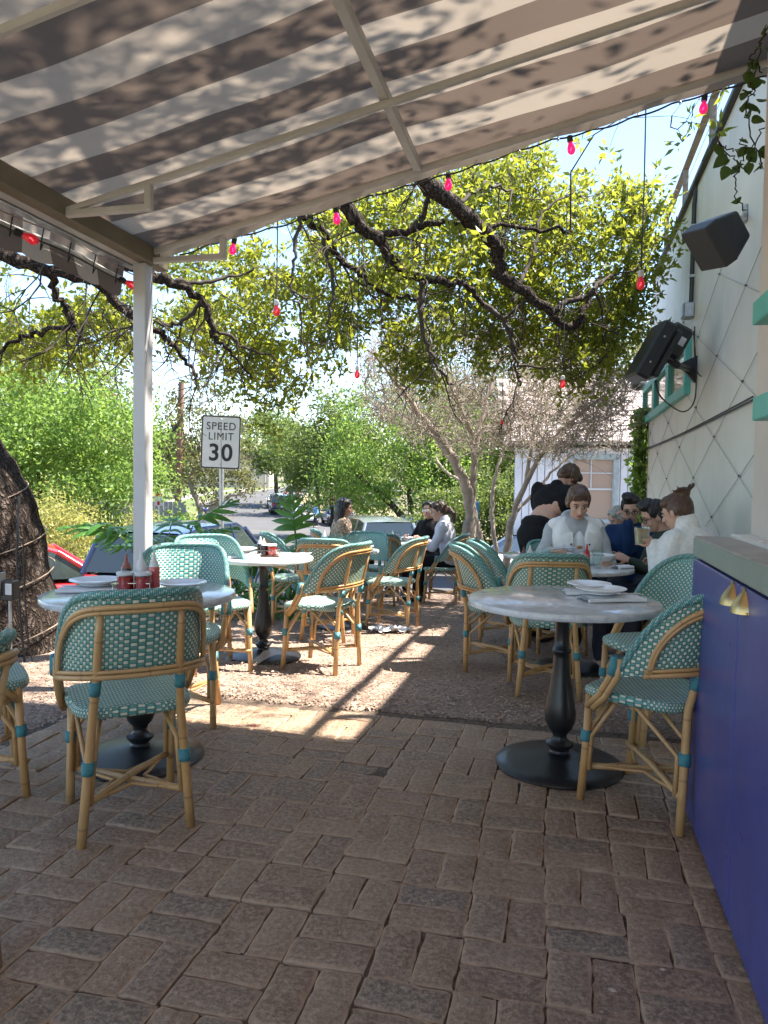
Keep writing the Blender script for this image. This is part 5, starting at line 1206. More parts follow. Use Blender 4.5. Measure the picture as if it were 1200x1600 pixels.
vine('bare vine tendril dangling beside the black speaker', [(1160, 215), (1158, 255), (1150, 290), (1162, 330)], 3.0, 5, .05, 3)
vine('short vine tuft at the top of the stucco wall', [(1200, 40), (1185, 70), (1172, 95), (1195, 110)], 2.6, 10, .045, 4)
cv = thing('climbing_vine', 'bright green creeper growing up the corner of the white wall', 'vine', (XW - .02, YC + .05, 0)); g = np.random.default_rng(15); zt2 = wpt(1010, 640).z; S = [(0.02, 0, z) for z in np.linspace(-.4, zt2, 30)]
st_ = MB(); st_.tube([(.02 * math.sin(3 * z), -.02, z) for z in np.linspace(-.4, zt2, 20)], .012, 6); st_.tube([(.03 * math.sin(2 * z) - .05, .02, z) for z in np.linspace(-.4, zt2 * .95, 20)], .009, 6); st_.build('stem', M_twig, cv)
zz = g.uniform(.0, zt2, 2600); Pc = np.stack([g.normal(size=2600) * .06 - .07, g.normal(size=2600) * .10 + .17, zz], 1); V, Fq = leaf_quads(Pc, .09, .07, 16, bend=.3, droop=.3); o = obj('foliage', np_mesh('foliage', V, Fq), LG, cv); o['kind'] = 'stuff'
# ================================================================ PEOPLE
def skinmat(name, c):
    n = NT(name); v = n.coord(); col = n.mix(n.ramp(n.noise(22, 4, .6, v), [(.35, (0, 0, 0)), (.7, (.4, .4, .4))]), c, (c[0] * .86, c[1] * .70, c[2] * .64))
    n.set(col, .48, 0, .4); 
    try: n.p.inputs['Subsurface Weight'].default_value = .12; n.p.inputs['Subsurface Radius'].default_value = (.02, .008, .004)
    except Exception: pass
    return n.m
SK_F = skinmat('fair_skin', (.56, .34, .25)); SK_T = skinmat('tan_skin', (.42, .235, .15))
def hairmat(name, c):
    n = NT(name); v = n.coord(); s = n.noise(55, 4, .6, n.vmap(v, (3, 3, .35))); n.set(n.ramp(s, [(.3, tuple(x * .35 for x in c)), (.7, tuple(min(1, x * 1.9) for x in c))]), .42, 0, .5); n.bump(s, .7, .004); return n.m
H_BLK = hairmat('black_hair', (.014, .011, .011)); H_BRN = hairmat('dark_brown_hair', (.045, .024, .015)); H_CHE = hairmat('chestnut_hair', (.075, .038, .024)); H_GRY = hairmat('grey_hair', (.36, .34, .32))
def cloth(name, c, var=.12, bump=.25, sc=14): return pbr(name, c, .9, var, sc, bump, 220, .002, spec=.2)
M_eye = glaze('eye_dark', (.02, .014, .012), .15); M_lip = pbr('lips', (.36, .12, .10), .45, .1); M_brow = pbr('brow', (.05, .03, .02), .8, .1); M_white = pbr('eye_white', (.7, .68, .66), .3, .02)
V = Vector; DBG = 0
def ik(sh, hand, pole, l1, l2):
    d = hand - sh; L = min(d.length, (l1 + l2) * .995); dn = d.normalized(); a = (l1 * l1 - l2 * l2 + L * L) / (2 * L); h = math.sqrt(max(0, l1 * l1 - a * a)); p = pole - dn * pole.dot(dn); p = p.normalized() if p.length > 1e-4 else dn.orthogonal().normalized()
    return sh + dn * a + p * h, sh + dn * L
def hand_shape(b, w, d, palm, grip=.6):
    """palm plus five bent fingers; d = direction the fingers point, palm = way the palm faces"""
    d = d.normalized(); palm = (palm - d * palm.dot(d)).normalized(); s = d.cross(palm)
    c0 = w + d * .02; c1 = w + d * .075
    for k in (-1, -.33, .33, 1): b.cap2(c0 + s * k * .016, c1 + s * k * .028, .013, .011, 8)
    for k, L in ((-1, .058), (-.33, .070), (.33, .075), (1, .066)):
        p = c1 + s * k * .029; a1, a2, a3 = grip * .7, grip * 1.5, grip * 2.1
        q = p + (d * math.cos(a1) + palm * math.sin(a1)) * L * .45; r = q + (d * math.cos(a2) + palm * math.sin(a2)) * L * .33; t = r + (d * math.cos(a3) + palm * math.sin(a3)) * L * .26
        b.cap2(p, q, .0092, .0085, 7); b.cap2(q, r, .0085, .0078, 7); b.cap2(r, t, .0078, .0066, 7)
    p = w + d * .028 + s * .030; q = p + (d * .6 + s * .65 + palm * .35).normalized() * .038; r = q + (d * .85 + palm * .6 - s * .1).normalized() * .034; b.cap2(p - s * .012, q, .0125, .0105, 8); b.cap2(q, r, .0100, .0080, 8)
def person(label, u, v, h, *, stand=False, lean=0., twist=0., side=0., skin=SK_F, hair=H_BRN, style='short', top=None, sleeve=1.0, pants=None, hy=0., hp=0., hr=0., hands=None, shoes=None, s=1.0, z=None, collar=None, vox=.010, glasses=None, seat=.475, extra=None, croptop=0., fat=1.0, feet=None, hoodie=False, legs=True, bulk=1.0):
    p = at(u, v); p.z = terrace_z(p) if z is None else z
    t = thing('person', label, 'person', p, head(h)); t.scale = (s, s, s)
    hz = .90 if stand else seat + .07; pel = V((0, -.02 if not stand else 0, hz))
    la = R(lean); Ml = Matrix.Rotation(-la, 3, 'X') @ Matrix.Rotation(R(side), 3, 'Y'); Mt = Ml @ Matrix.Rotation(R(-twist), 3, 'Z')
    up = lambda x, y, zz: pel + Mt @ V((x, y, zz))
    waist = pel + Ml @ V((0, 0, .14)); chest = up(0, .01, .33); nb = up(0, -.01, .475); 
    shs = {-1: up(-.165, -.01, .425), 1: up(.165, -.01, .425)}
    Mh = Mt @ Matrix.Rotation(R(-hy), 3, 'Z') @ Matrix.Rotation(R(-hp) , 3, 'X') @ Matrix.Rotation(R(hr), 3, 'Y')
    hc = nb + Mt @ V((0, .02, .055)) + Mh @ V((0, .018, .10)); H_ = lambda x, y, zz: hc + Mh @ V((x, y, zz))
    # joints
    J = {}
    for sx in (-1, 1):
        tgt = (hands or {}).get(sx) or (V((sx * .13, .33, .62 if not stand else .75)))
        tgt = V(tgt); pole = V((sx * .34, -.5, -.85)); J[sx] = (shs[sx],) + ik(shs[sx], tgt, pole, .285, .255)
    LJ = {}
    for sx in (-1, 1):
        hp_ = pel + V((sx * .088, 0, -.03))
        if stand: kn, an = ik(hp_, V((sx * .10, .02 - .03 * sx, .085)) if not feet else V(feet[sx]), V((0, 1, 0)), .43, .41)
        else:
            kn = V((sx * .115, .40, hz - .02)); an = V((sx * .12, .40 if not feet else feet[sx][1], .085)) 
            if feet: an = V(feet[sx])
        LJ[sx] = (hp_, kn, an)
    # one continuous body
    b = MB()
    b.ell(pel + V((0, -.01, -.02)), (.165 * fat, .115, .12), 16, 10); b.ell(waist, (.135 * fat, .095, .14), 16, 10, Mt); b.ell(chest, (.155, .105, .17), 16, 10, Mt); b.cap2(shs[-1], shs[1], .052, .052, 12)
    b.cap2(nb - Mt @ V((0, 0, .04)), hc - Mh @ V((0, .012, .05)), .054, .047, 14)
    for sx in (-1, 1):
        a, e, w = J[sx]; b.cap2(a, e, .046, .037); b.cap2(e, w, .036, .024)
        fd = (w - e).normalized(); g_ = (hands or {}).get((sx, 'grip'), .55); pf = (hands or {}).get((sx, 'palm')) or V((-sx * .8, 0, -.6)); fd2 = (hands or {}).get((sx, 'dir')) or fd; hand_shape(b, w, fd2, V(pf), g_)
        if legs:
            hp_, kn, an = LJ[sx]; b.cap2(hp_, kn, .082 * fat, .054); b.cap2(kn, an, .052, .034); b.cap2(an - V((0, .03, .03)), an + V((sx * .01, .15, -.045)), .038, .030)
    # head
    b.ell(H_(0, -.012, .022), (.077, .096, .098), 20, 14, Mh); b.ell(H_(0, .030, -.045), (.056, .062, .072), 18, 12, Mh); b.ell(H_(0, .062, -.088), (.024, .022, .020), 12, 8, Mh)
    for sx in (-1, 1): b.ell(H_(sx * .036, .058, -.030), (.026, .026, .026), 10, 8, Mh); b.ell(H_(sx * .078, -.008, -.012), (.010, .020, .031), 10, 8, Mh); b.ell(H_(sx * .030, .072, .024), (.026, .014, .010), 10, 6, Mh)
    b.cap2(H_(0, .084, .006), H_(0, .108, -.030), .009, .0135, 8); b.ell(H_(0, .098, -.034), (.017, .011, .009), 10, 6, Mh); b.ell(H_(0, .082, -.062), (.026, .013, .013), 10, 6, Mh)
    body = obj('body', remesh(b, vox * .62 if s > .9 and vox < .012 else vox, 3), skin, t)
    # face
    e_ = MB()
    for sx in (-1, 1): e_.ell(H_(sx * .031, .0805, .004), (.0145, .008, .0068), 10, 6, Mh)
    e_.build('eyes', M_white, t); e_ = MB()
    for sx in (-1, 1): e_.ell(H_(sx * .031, .0865, .003), (.0068, .004, .0064), 8, 6, Mh); e_.tube([H_(sx * .016, .0885, .0105), H_(sx * .031, .0900, .0135), H_(sx * .047, .0800, .009)], .0026, 5)
    e_.build('irises', M_eye, t); e_ = MB()
    for sx in (-1, 1): e_.tube([H_(sx * .013, .0895, .027), H_(sx * .032, .089, .033), H_(sx * .052, .076, .027)], [.003, .0042, .002], 6)
    e_.build('eyebrows', M_brow if hair is not H_GRY else pbr('grey_brow', (.3, .28, .26)), t)
    e_ = MB(); e_.ell(H_(0, .0935, -.0625), (.0225, .0075, .0062), 12, 6, Mh); e_.ell(H_(0, .0925, -.070), (.019, .0075, .0058), 12, 6, Mh); e_.build('lips', M_lip, t)
    # hair
    hb = MB(); hb.ell(H_(0, -.026, .036), (.086, .098, .098), 22, 14, Mh)
    if style in ('short', 'crop'):
        hb.ell(H_(0, .030, .092), (.066, .052, .034), 16, 10, Mh); hb.ell(H_(0, -.06, -.01), (.074, .058, .078), 14, 10, Mh)
        for sx in (-1, 1): hb.ell(H_(sx * .068, .008, .040), (.020, .040, .050), 10, 8, Mh); hb.ell(H_(sx * .072, -.03, .0), (.018, .045, .055), 10, 8, Mh)
        if style == 'short':
            for k in range(5): hb.ell(H_(-.044 + .022 * k, .070 - .006 * abs(k - 2), .070 - .004 * (k % 2)), (.015, .016, .027), 8, 6, Mh)
            for sx in (-1, 1): hb.ell(H_(sx * .078, .014, .0), (.010, .016, .045), 8, 6, Mh)
        else:
            hb.ell(H_(.02, .02, .125), (.062, .070, .032), 12, 8, Mh); hb.ell(H_(-.03, .04, .108), (.045, .05, .03), 12, 8, Mh)
    else:
        for sx in (-1, 1): hb.ell(H_(sx * .058, .020, .070), (.034, .050, .036), 10, 8, Mh); hb.ell(H_(sx * .074, -.025, .015), (.018, .055, .055), 10, 8, Mh)
        hb.ell(H_(0, .028, .100), (.06, .045, .026), 12, 8, Mh); hb.ell(H_(0, -.06, -.0), (.076, .058, .09), 14, 10, Mh)
        if style == 'long':
            for k in range(9):
                a = R(-100 + 25 * k); hb.cap2(H_(.074 * math.sin(a), -.03 - .07 * math.cos(a), .0), hc + Mh @ V((.085 * math.sin(a), -.05 - .055 * math.cos(a), -.12)) + V((0, -.02, -.16)), .030, .020, 10)
        if style == 'pony':
            hb.ell(H_(0, -.125, .0), (.026, .026, .026), 10, 8); hb.cap2(H_(0, -.13, -.01), H_(.0, -.165, -.08), .034, .040, 10); hb.cap2(H_(0, -.165, -.08), H_(0, -.15, -.19), .040, .016, 10)
        if style == 'plait':
            c0 = H_(0.01, -.10, -.05)
            for k in range(6): q = c0 + V((.045, .045, -.040)) * (k * .75) + V((0, 0, -.004 * k * k)) + V((.012 * (-1) ** k, 0, 0)); hb.ell(q, .032 - .0022 * k, 10, 8)
        if style == 'bun':
            hb.ell(H_(0, -.085, .105), (.052, .048, .042), 14, 10, Mh)
            for k in range(18): a = k * 2.4; q = H_(.040 * math.cos(a), -.09 + .036 * math.sin(a), .112); hb.cap2(q, q + Mh @ V((.040 * math.cos(a), .034 * math.sin(a) - .014, .012 + .008 * (k % 3))), .010, .006, 6)
    obj('hair', remesh(hb, .0075, 2, disp=.006, dscale=80, stretch=(1.3, 1.3, .35)), hair, t)
    # clothes
    if top:
        c = MB(); k = 1.0
        if croptop: lowc = up(0, 0, .26); c.ell(chest + Mt @ V((0, .0, .01)), (.170, .122, .155), 18, 12, Mt); c.ell(up(0, .02, .27), (.152, .112, .07), 16, 8, Mt)
        else: c.ell(pel + V((0, -.01, .02)), (.188 * fat, .142, .135), 18, 12, Ml); c.ell(waist, (.165 * fat, .126, .165), 18, 12, Mt); c.ell(chest, (.182 * bulk, .132 * bulk, .185), 18, 12, Mt)
        c.cap2(shs[-1] + V((0, 0, -.006)), shs[1] + V((0, 0, -.006)), .066 * (.5 + .5 * bulk), .066 * (.5 + .5 * bulk), 14)
        for sx in (-1, 1):
            a, e, w = J[sx]
            if sleeve > .5: c.cap2(a, e, .061 * bulk, .052 * bulk, 14); c.cap2(e, e.lerp(w, min(1, (sleeve - .5) * 2) * .93), .052 * bulk, .040 * bulk, 14)
            else: c.cap2(a, a.lerp(e, sleeve * 2), .066, .060, 14)
        if collar: c.cap2(nb - Mt @ V((0, 0, .05)), nb + Mt @ V((0, -.008, .035 + .03 * (collar == 'high'))), .082, .072, 16)
        else: c.cap2(nb - Mt @ V((0, 0, .08)), nb - Mt @ V((0, 0, .015)), .10, .066, 16)
        if hoodie: c.ell(nb + Mt @ V((0, -.075, .0)), (.115, .075, .065), 16, 10, Mt); [c.cap2(nb + Mt @ V((sx * .075, -.03, .02)), nb + Mt @ V((sx * .045, .075, -.09)), .033, .020, 10) for sx in (-1, 1)]
        obj('top', remesh(c, .0105, 2, disp=.012, dscale=20, seed=len(label)), top, t)
    if pants and legs:
        c = MB(); c.ell(pel + V((0, -.01, -.01)), (.182 * fat, .130, .125), 16, 10)
        if stand: c.ell(pel + V((0, 0, .09)), (.155 * fat, .112, .07), 16, 8)
        for sx in (-1, 1): hp_, kn, an = LJ[sx]; c.cap2(hp_, kn, .098 * fat, .068); c.cap2(kn, an + V((0, 0, .02)), .066, .050)
        obj('trousers', remesh(c, .0125, 2, disp=.006, dscale=24), pants, t)
    if legs:
        for sx in (-1, 1):
            an = LJ[sx][2]; c = MB(); c.cap2(an - V((0, .035, .045)), an + V((sx * .012, .16, -.052)), .043, .035); c.cap2(an - V((0, .01, .03)), an - V((0, .01, -.01)), .042, .042); obj('shoe', remesh(c, .010, 2), shoes or M_shoe, t)
    if glasses:
        e_ = MB()
        for sx in (-1, 1):
            ring = [H_(sx * .033 + .023 * math.cos(a), .097 - .012 * abs(math.cos(a)) * (1 if sx * math.cos(a) > 0 else 0), .003 + .018 * math.sin(a)) for a in np.linspace(0, 6.28, 15)[:-1]]; e_.tube(ring, .0028, 6, closed=True); e_.tube([H_(sx * .056, .085, .007), H_(sx * .082, .03, .012), H_(sx * .084, -.02, .004)], .0026, 5)
        e_.tube([H_(-.012, .100, .006), H_(.012, .100, .006)], .0026, 5)
        if glasses == 'white':
            for sx in (-1, 1): e_.ell(H_(sx * .033, .096, .003), (.023, .004, .018), 12, 6, Mh)
        e_.build('glasses', M_black if glasses == 'dark' else pbr('pale_sunglasses', (.62, .58, .56), .2), t)
    if extra: extra(t, H_, up, J, nb, Mt)
    if DBG: 
        c_ = Matrix.Translation(p) @ Matrix.Rotation(head(h), 4, 'Z') @ Matrix.Scale(s, 4) @ hc - CAM; d_ = c_.dot(_f); print('HEAD', label[:30], round(600 + c_.dot(_r) / d_ * F_PX), round(800 - c_.dot(_u) / d_ * F_PX))
    return t
M_shoe = pbr('grey_trainers', (.34, .30, .31), .7, .3, 30); M_shoeb = pbr('black_shoes', (.02, .02, .022), .6)
leo = NT('leopard_print'); vv = leo.coord(); d1 = leo.voro(46, vv); sp = leo.ramp(d1, [(.18, (1, 1, 1)), (.24, (.02, .02, .02)), (.36, (.02, .02, .02)), (.44, (1, 1, 1))]); leo.set(leo.mix(1.0, (.46, .33, .24), sp, 'MULTIPLY'), .85); M_leo = leo.m
C_BLK = cloth('black_cloth', (.012, .012, .014)); C_LAV = cloth('pale_lavender_cloth', (.62, .61, .69)); C_NAVY = cloth('navy_cloth', (.018, .045, .12)); C_GREY = cloth('grey_jersey', (.40, .415, .425)); C_DEN = cloth('white_denim', (.76, .75, .73)); C_FLC = pbr('white_fleece', (.80, .785, .76), .95, .12, 30, .8, 110, .010); C_GRN = cloth('dark_green_cloth', (.045, .062, .05)); C_JEAN = cloth('dark_jeans', (.03, .035, .05)); C_SKY = cloth('light_blue_cloth', (.16, .36, .66)); C_WHT = cloth('white_cotton', (.78, .77, .80)); C_KHA = cloth('pale_khaki', (.50, .45, .38))

# the three women at the far table
person('woman with long black hair in a leopard print top, seated in profile', -.60, 9.95, 72, hair=H_BLK, style='long', top=M_leo, skin=SK_T, pants=C_BLK, lean=6, hp=0, hy=8, hands={-1: (-.10, .42, .80), 1: (.12, .40, .80)})
person('woman in black with pale sunglasses and dark hair tied back', .66, 10.35, -140, hair=H_BLK, style='bunless', top=C_BLK, pants=C_BLK, glasses='white', hy=-12, hp=-6, lean=6, collar='low', hands={-1: (-.14, .38, .80), 1: (.14, .38, .80)})
person('woman with dark ponytail in a pale lavender sweatshirt, seen from the side', .84, 9.27, -74, hair=H_BRN, style='pony', top=C_LAV, pants=C_BLK, shoes=M_shoeb, lean=13, hy=-10, hp=4, collar='low', hands={-1: (-.16, .42, .76), 1: (.16, .40, .76)}, fat=1.05)
# the server
def tray(t, H_, up, J, nb, Mt): pass
person('server in black crop top and trousers bending over a far table', 1.34, 6.50, 42, s=1.05, fat=.86, stand=True, lean=34, side=6, hair=H_CHE, style='plait', top=C_BLK, sleeve=.30, croptop=1, pants=C_BLK, shoes=M_shoeb, hy=10, hp=28, hands={-1: (-.15, .52, .86), 1: (.18, .55, .84)})
# woman in the vest: grey hooded sleeves under a white denim vest, white shirt
def vest(t, H_, up, J, nb, Mt):
    c = MB()
    for sx in (-1, 1): c.ell(up(sx * .098, .012, .31), (.106, .158, .175), 18, 12, Mt); c.ell(up(sx * .102, .014, .12), (.100, .154, .17), 18, 12, Mt); c.cap2(up(sx * .075, .0, .445), up(sx * .155, -.005, .425), .062, .066, 12)
    obj('vest', remesh(c, .0095, 2, disp=.005, dscale=24), C_DEN, t)
    for sx in (): 
        P = []
        for j in range(9):
            q = j / 8; zz = .45 - .44 * q; row = []
            for i in range(9):
                a = R(12 + 110 * i / 8) if j > 1 else R(22 + 80 * i / 8); rx = (.215 if q < .6 else .222) - .020 * (j == 0); ry = .176 if q > .15 else .135
                if i == 0: a = R(34 - 18 * q)
                row.append(up(sx * rx * math.sin(a), ry * math.cos(a) + .004 * math.sin(5 * j + i), zz - .02 * (i == 8 and j == 0)))
            P.append(row)
        b = MB(); b.grid(P, flip=sx < 0); w = b.build('vest_panel', C_DEN, t, auto=None)
        m = w.modifiers.new('s', 'SOLIDIFY'); m.thickness = .008
    for sx in (-1, 1):
        k = MB(); k.grid([[up(sx * x, y, z) for x, y, z in r] for r in (((.055, .162, .42), (.105, .157, .41), (.150, .125, .40)), ((.050, .186, .34), (.095, .180, .345), (.135, .156, .36)), ((.062, .190, .28), (.085, .188, .285), (.10, .184, .30)))], flip=sx < 0); k.build('lapel', C_DEN, t, auto=None)
        k = MB(); k.grid([[up(sx * x, y + .006, z) for x, y, z in r] for r in (((.075, .175, .235), (.115, .158, .235), (.15, .134, .235)), ((.078, .178, .20), (.113, .162, .195), (.148, .136, .20)))], flip=sx < 0); k.build('pocket_flap', C_DEN, t, auto=None)
        k = MB()
        for (x, y, z) in ((.112, .172, .215), (.068, .190, .33), (.052, .184, .12)): k.ell(up(sx * x, y, z), .0075, 8, 6)
        k.build('button', M_dark, t)
    c = MB(); c.ell(up(0, .052, .27), (.075, .125, .19), 16, 10, Mt); c.ell(up(0, .05, .12), (.10, .118, .13), 16, 10, Mt); obj('shirt', remesh(c, .01, 2), C_WHT, t)
    w = J[1][2]; f = MB(); p0 = w + V((-.02, .07, .02)); p1 = p0 + V((-.16, .03, .015)); f.tube([p0 + (p0 - p1) * .25, p0, p1], [.004, .0045, .0035], 6); f.build('fork', M_cut, t)
    f = MB(); f.ell(p1, (.022, .016, .013), 8, 6); f.build('bite_of_food', pbr('fried_food', (.35, .16, .05), .6, .4, 60), t)
person('woman with short brown hair in a white denim vest lifting her fork', 1.47, 5.70, 182, hair=H_CHE, style='short', top=C_GREY, pants=C_JEAN, lean=9, hp=18, hy=2, hoodie=True, seat=.53, hands={1: (.24, .36, .86), (1, 'grip'): 1.1, (1, 'dir'): V((-.9, .35, .1)), -1: (-.18, .38, .78), (-1, 'grip'): .8, (-1, 'dir'): V((.6, .8, 0))}, extra=vest, fat=1.02, vox=.009)
# woman in the fleece with her cup
def loc_of(u, v, h, s, w): p = at(u, v); p.z = terrace_z(p); return Matrix.Rotation(-head(h), 3, 'Z') @ (w - p) / s
CUP = pix(1003, 838, 4.90)
def cup_in_hand(t, H_, up, J, nb, Mt):
    w = J[1][2]; c = MB(); q = w + V((-.02, .05, .075)); c.lathe([(0, -.06), (.036, -.06), (.040, -.055), (.047, .055), (.044, .055), (.037, -.045), (0, -.048)], 20, q); c.build('glass_of_coffee', pbr('iced_coffee_glass', (.46, .34, .22), .12, .3, 8), t)
person('woman with a messy brown bun in a thick white fleece, back to the viewer', 2.06, 4.86, -34, hair=H_CHE, style='bun', top=C_FLC, pants=C_JEAN, lean=12, hy=-8, hp=10, collar='high', bulk=1.42, hands={-1: loc_of(2.06, 4.86, -34, .985, CUP + at(.075, -.03, -.05)), (-1, 'grip'): .95, (-1, 'dir'): V((-.55, .45, .55)), (-1, 'palm'): V((-.2, .95, -.1)), 1: (.16, .36, .76)}, fat=1.3, s=.985, extra=None)
person('person in dark green with dark-rimmed glasses, in profile beside the fleece', 2.25, 5.62, -88, hair=H_BLK, style='crop', top=C_GRN, pants=C_JEAN, glasses='dark', lean=16, hp=10, hands={-1: (-.16, .42, .80), 1: (.06, .44, .80)}, s=.98)
person('dark-haired person in navy eating, elbows up, wearing dark glasses', 2.20, 6.55, -158, hair=H_BLK, style='crop', top=C_NAVY, pants=C_JEAN, glasses='dark', lean=8, hp=10, hands={-1: (.02, .24, 1.06), (-1, 'grip'): 1.0, (-1, 'dir'): V((.3, .2, .9)), 1: (.20, .36, .78)}, s=1.02)
person('grey-haired person leaning forward behind the eater in navy', 2.66, 7.7, -92, hair=H_GRY, style='bunless', top=C_NAVY, pants=C_JEAN, lean=18, hp=14, hands={-1: (-.15, .42, .78), 1: (.15, .42, .78)}, s=.99)
g_ = thing('coffee_glass', 'glass of milky iced coffee held up by the woman in fleece', 'glass', (0, 0, 0)); b = MB(); b.lathe([(0, -.055), (.040, -.055), (.050, .05), (.047, .05), (.042, .038), (0, .038)], 22); b.build('coffee', pbr('milky_coffee', (.42, .30, .19), .25, .35, 14), g_); b = MB(); b.lathe([(.0415, -.058), (.052, .062), (.050, .062), (.0415, -.052)], 22); b.build('tumbler', M_gl, g_); g_.location = CUP
# people far down the street
def walker(label, u, v, h, **k): return person(label, u, v, h, stand=True, z=street_z(v) + .05, vox=.016, **k)
def pack(t, H_, up, J, nb, Mt):
    c = MB(); c.ell(up(0, -.17, .27), (.15, .10, .21), 14, 10, Mt); obj('backpack', remesh(c, .015, 2), cloth('blue_pack', (.03, .05, .22)), t)
walker('walker in pale trousers with a blue backpack on the far sidewalk', -11.85, 49, -20, hair=H_BRN, top=cloth('pale_teal_shirt', (.36, .46, .46)), sleeve=.4, pants=C_KHA, lean=8, style='crop', feet={-1: (-.1, .22, .085), 1: (.1, -.20, .10)}, extra=pack)
walker('man in a light blue shirt standing beside the blue parked car', -4.75, 52, -150, hair=H_BLK, top=C_SKY, pants=C_JEAN, style='crop', sleeve=.9)
walker('distant dark-clothed pedestrian on the lawn path', -21.2, 112, 30, hair=H_BLK, top=C_BLK, pants=C_BLK, style='crop', feet={-1: (-.1, .22, .085), 1: (.1, -.20, .10)})
walker('person in pale clothes stooping behind the white parked car', -5.9, 53, 60, hair=H_CHE, top=C_KHA, pants=C_GRN, style='crop', lean=28)
# ================================================================ CARS
M_tyre = pbr('tyre_rubber', (.018, .018, .018), .85, .2, 20); M_rim = pbr('alloy_rim', (.5, .5, .51), .3, .1, 9, metal=.9)
M_cgl = NT('car_glass').set((.03, .04, .042), .05, 0, .9).m; M_tail = glaze('red_lamp', (.45, .012, .012)); M_headl = glaze('clear_lamp', (.66, .67, .68), .08); M_plate = pbr('number_plate', (.65, .65, .66), .4); M_orange = glaze('orange_lamp', (.75, .2, .02))
def paint(name, c, metal=.25):
    n = NT(name); n.set(c, .24, metal, .5); 
    try: n.p.inputs['Coat Weight'].default_value = .8; n.p.inputs['Coat Roughness'].default_value = .05
    except Exception: pass
    return n.m
def car(label, kind, m, loc, h, group=None, stance=True):
    t = thing('parked_car', label, 'car', loc, head(h), group)
    if kind == 'suv': L, W, Hb, Hr, gl, wr = 4.7, 1.88, 1.02, 1.74, [(-2.28, 1.06), (-2.08, 1.66), (-1.2, 1.74), (.3, 1.72), (.62, 1.60), (1.32, 1.06)], .37
    elif kind == 'sedan': L, W, Hb, Hr, gl, wr = 4.7, 1.80, .92, 1.45, [(-1.75, .97), (-1.15, 1.36), (-.5, 1.45), (.25, 1.44), (.55, 1.35), (1.25, .95)], .33
    else: L, W, Hb, Hr, gl, wr = 4.2, 1.78, .95, 1.52, [(-2.0, 1.0), (-1.75, 1.42), (-.9, 1.52), (.25, 1.50), (.55, 1.40), (1.2, .98)], .32
    y0, y1 = -L / 2, L / 2; hw = W / 2
    st = [(y0, .48, Hb * .78, .80), (y0 + .06, .30, Hb * .93, .90), (y0 + .25, .24, Hb * 1.0, .97), (y0 + .9, .22, Hb, 1), (-.4, .20, Hb * .985, 1), (.7, .20, Hb * .97, 1), (y1 - 1.15, .22, Hb * .95, .99), (y1 - .5, .24, Hb * .87, .95), (y1 - .12, .28, Hb * .74, .86), (y1, .40, Hb * .62, .74)]
    def ring(y, zb, zt_, k):
        w = hw * k; zm = zb + (zt_ - zb) * .55
        return [V((-w * .86, y, zb)), V((-w * .98, y, zb + .10)), V((-w, y, zm)), V((-w * .985, y, zt_ - .10)), V((-w * .93, y, zt_ - .02)), V((-w * .80, y, zt_ + .005)), V((0, y, zt_ + .025)), V((w * .80, y, zt_ + .005)), V((w * .93, y, zt_ - .02)), V((w * .985, y, zt_ - .10)), V((w, y, zm)), V((w * .98, y, zb + .10)), V((w * .86, y, zb))]
    rows = [ring(*s_) for s_ in st]; b = MB(); b.grid(rows); b.add(rows[0], [tuple(range(13))]); b.add(rows[-1], [tuple(range(12, -1, -1))]); b.build('body', m, t, auto=50)
    # glasshouse and roof
    def gw(z): return hw * (.93 - .24 * (z - Hb) / (Hr - Hb))
    b = MB(); rows = [[V((-gw(max(Hb, z)), y, z)), V((gw(max(Hb, z)), y, z))] for y, z in gl]
    b.grid(rows); b.add([r[0] for r in rows] , [tuple(range(len(rows)))]); b.add([r[1] for r in rows], [tuple(range(len(rows) - 1, -1, -1))]); b.build('glasshouse', M_cgl, t, smooth=False)
    b = MB(); R_ = []
    for (y, z) in gl[1:-1]:
        w = gw(z) + .012; R_.append([V((-w, y, z - .05)), V((-w, y, z - .0)), V((-w * .9, y, z + .02)), V((0, y, z + .035)), V((w * .9, y, z + .02)), V((w, y, z)), V((w, y, z - .05))])
    b.grid(R_); b.build('roof', m, t, auto=50)
    for sx in (-1, 1):
        b = MB(); b2 = MB()
        for (i, j) in ((0, 1), (-1, -2)): a, c = gl[i], gl[j]; (b if i else b2).tube([(sx * (gw(Hb) + .004), a[0], a[1] - .03), (sx * (gw(c[1]) + .006), c[0], c[1])], .045, 8)
        b.build('windscreen_pillar', m, t, auto=50); b2.build('rear_pillar', m, t, auto=50)
        for yy in ((-1.05, .02) if kind != 'sedan' else (-.35, .02)): b = MB(); b.box((sx * (gw((Hb + Hr) / 2) + .0), yy, (Hb + Hr) / 2), (.03, .10, Hr - Hb - .03), Matrix.Rotation(-sx * math.atan(hw * .24 / (Hr - Hb)), 3, 'Y')); b.build('door_pillar', m, t, auto=50)
        mr = MB(); mr.ell((sx * (hw + .09), .95, Hb + .10), (.10, .07, .075), 12, 8); mr.tube([(sx * (hw - .05), .93, Hb + .02), (sx * (hw + .08), .95, Hb + .08)], .025, 6); mr.build('mirror', m if kind != 'suv' else M_black, t)
        hd = MB(); hd.box((sx * hw * .985, .0, Hb - .14), (.03, .17, .03), b=.008); hd.box((sx * hw * .985, -1.0, Hb - .14), (.03, .17, .03), b=.008); hd.build('door_handles', m, t, smooth=False)
        b = MB(); b.box((sx * hw * .76, y0 + .075, Hb * .83), (.24, .12, .20 if kind != 'suv' else .34), b=.03); b.build('tail_lamp', M_tail, t, smooth=False)
        b = MB(); b.box((sx * hw * .70, y1 - .10, Hb * .66), (.36, .16, .14), b=.04); b.build('headlamp', M_headl, t, smooth=False)
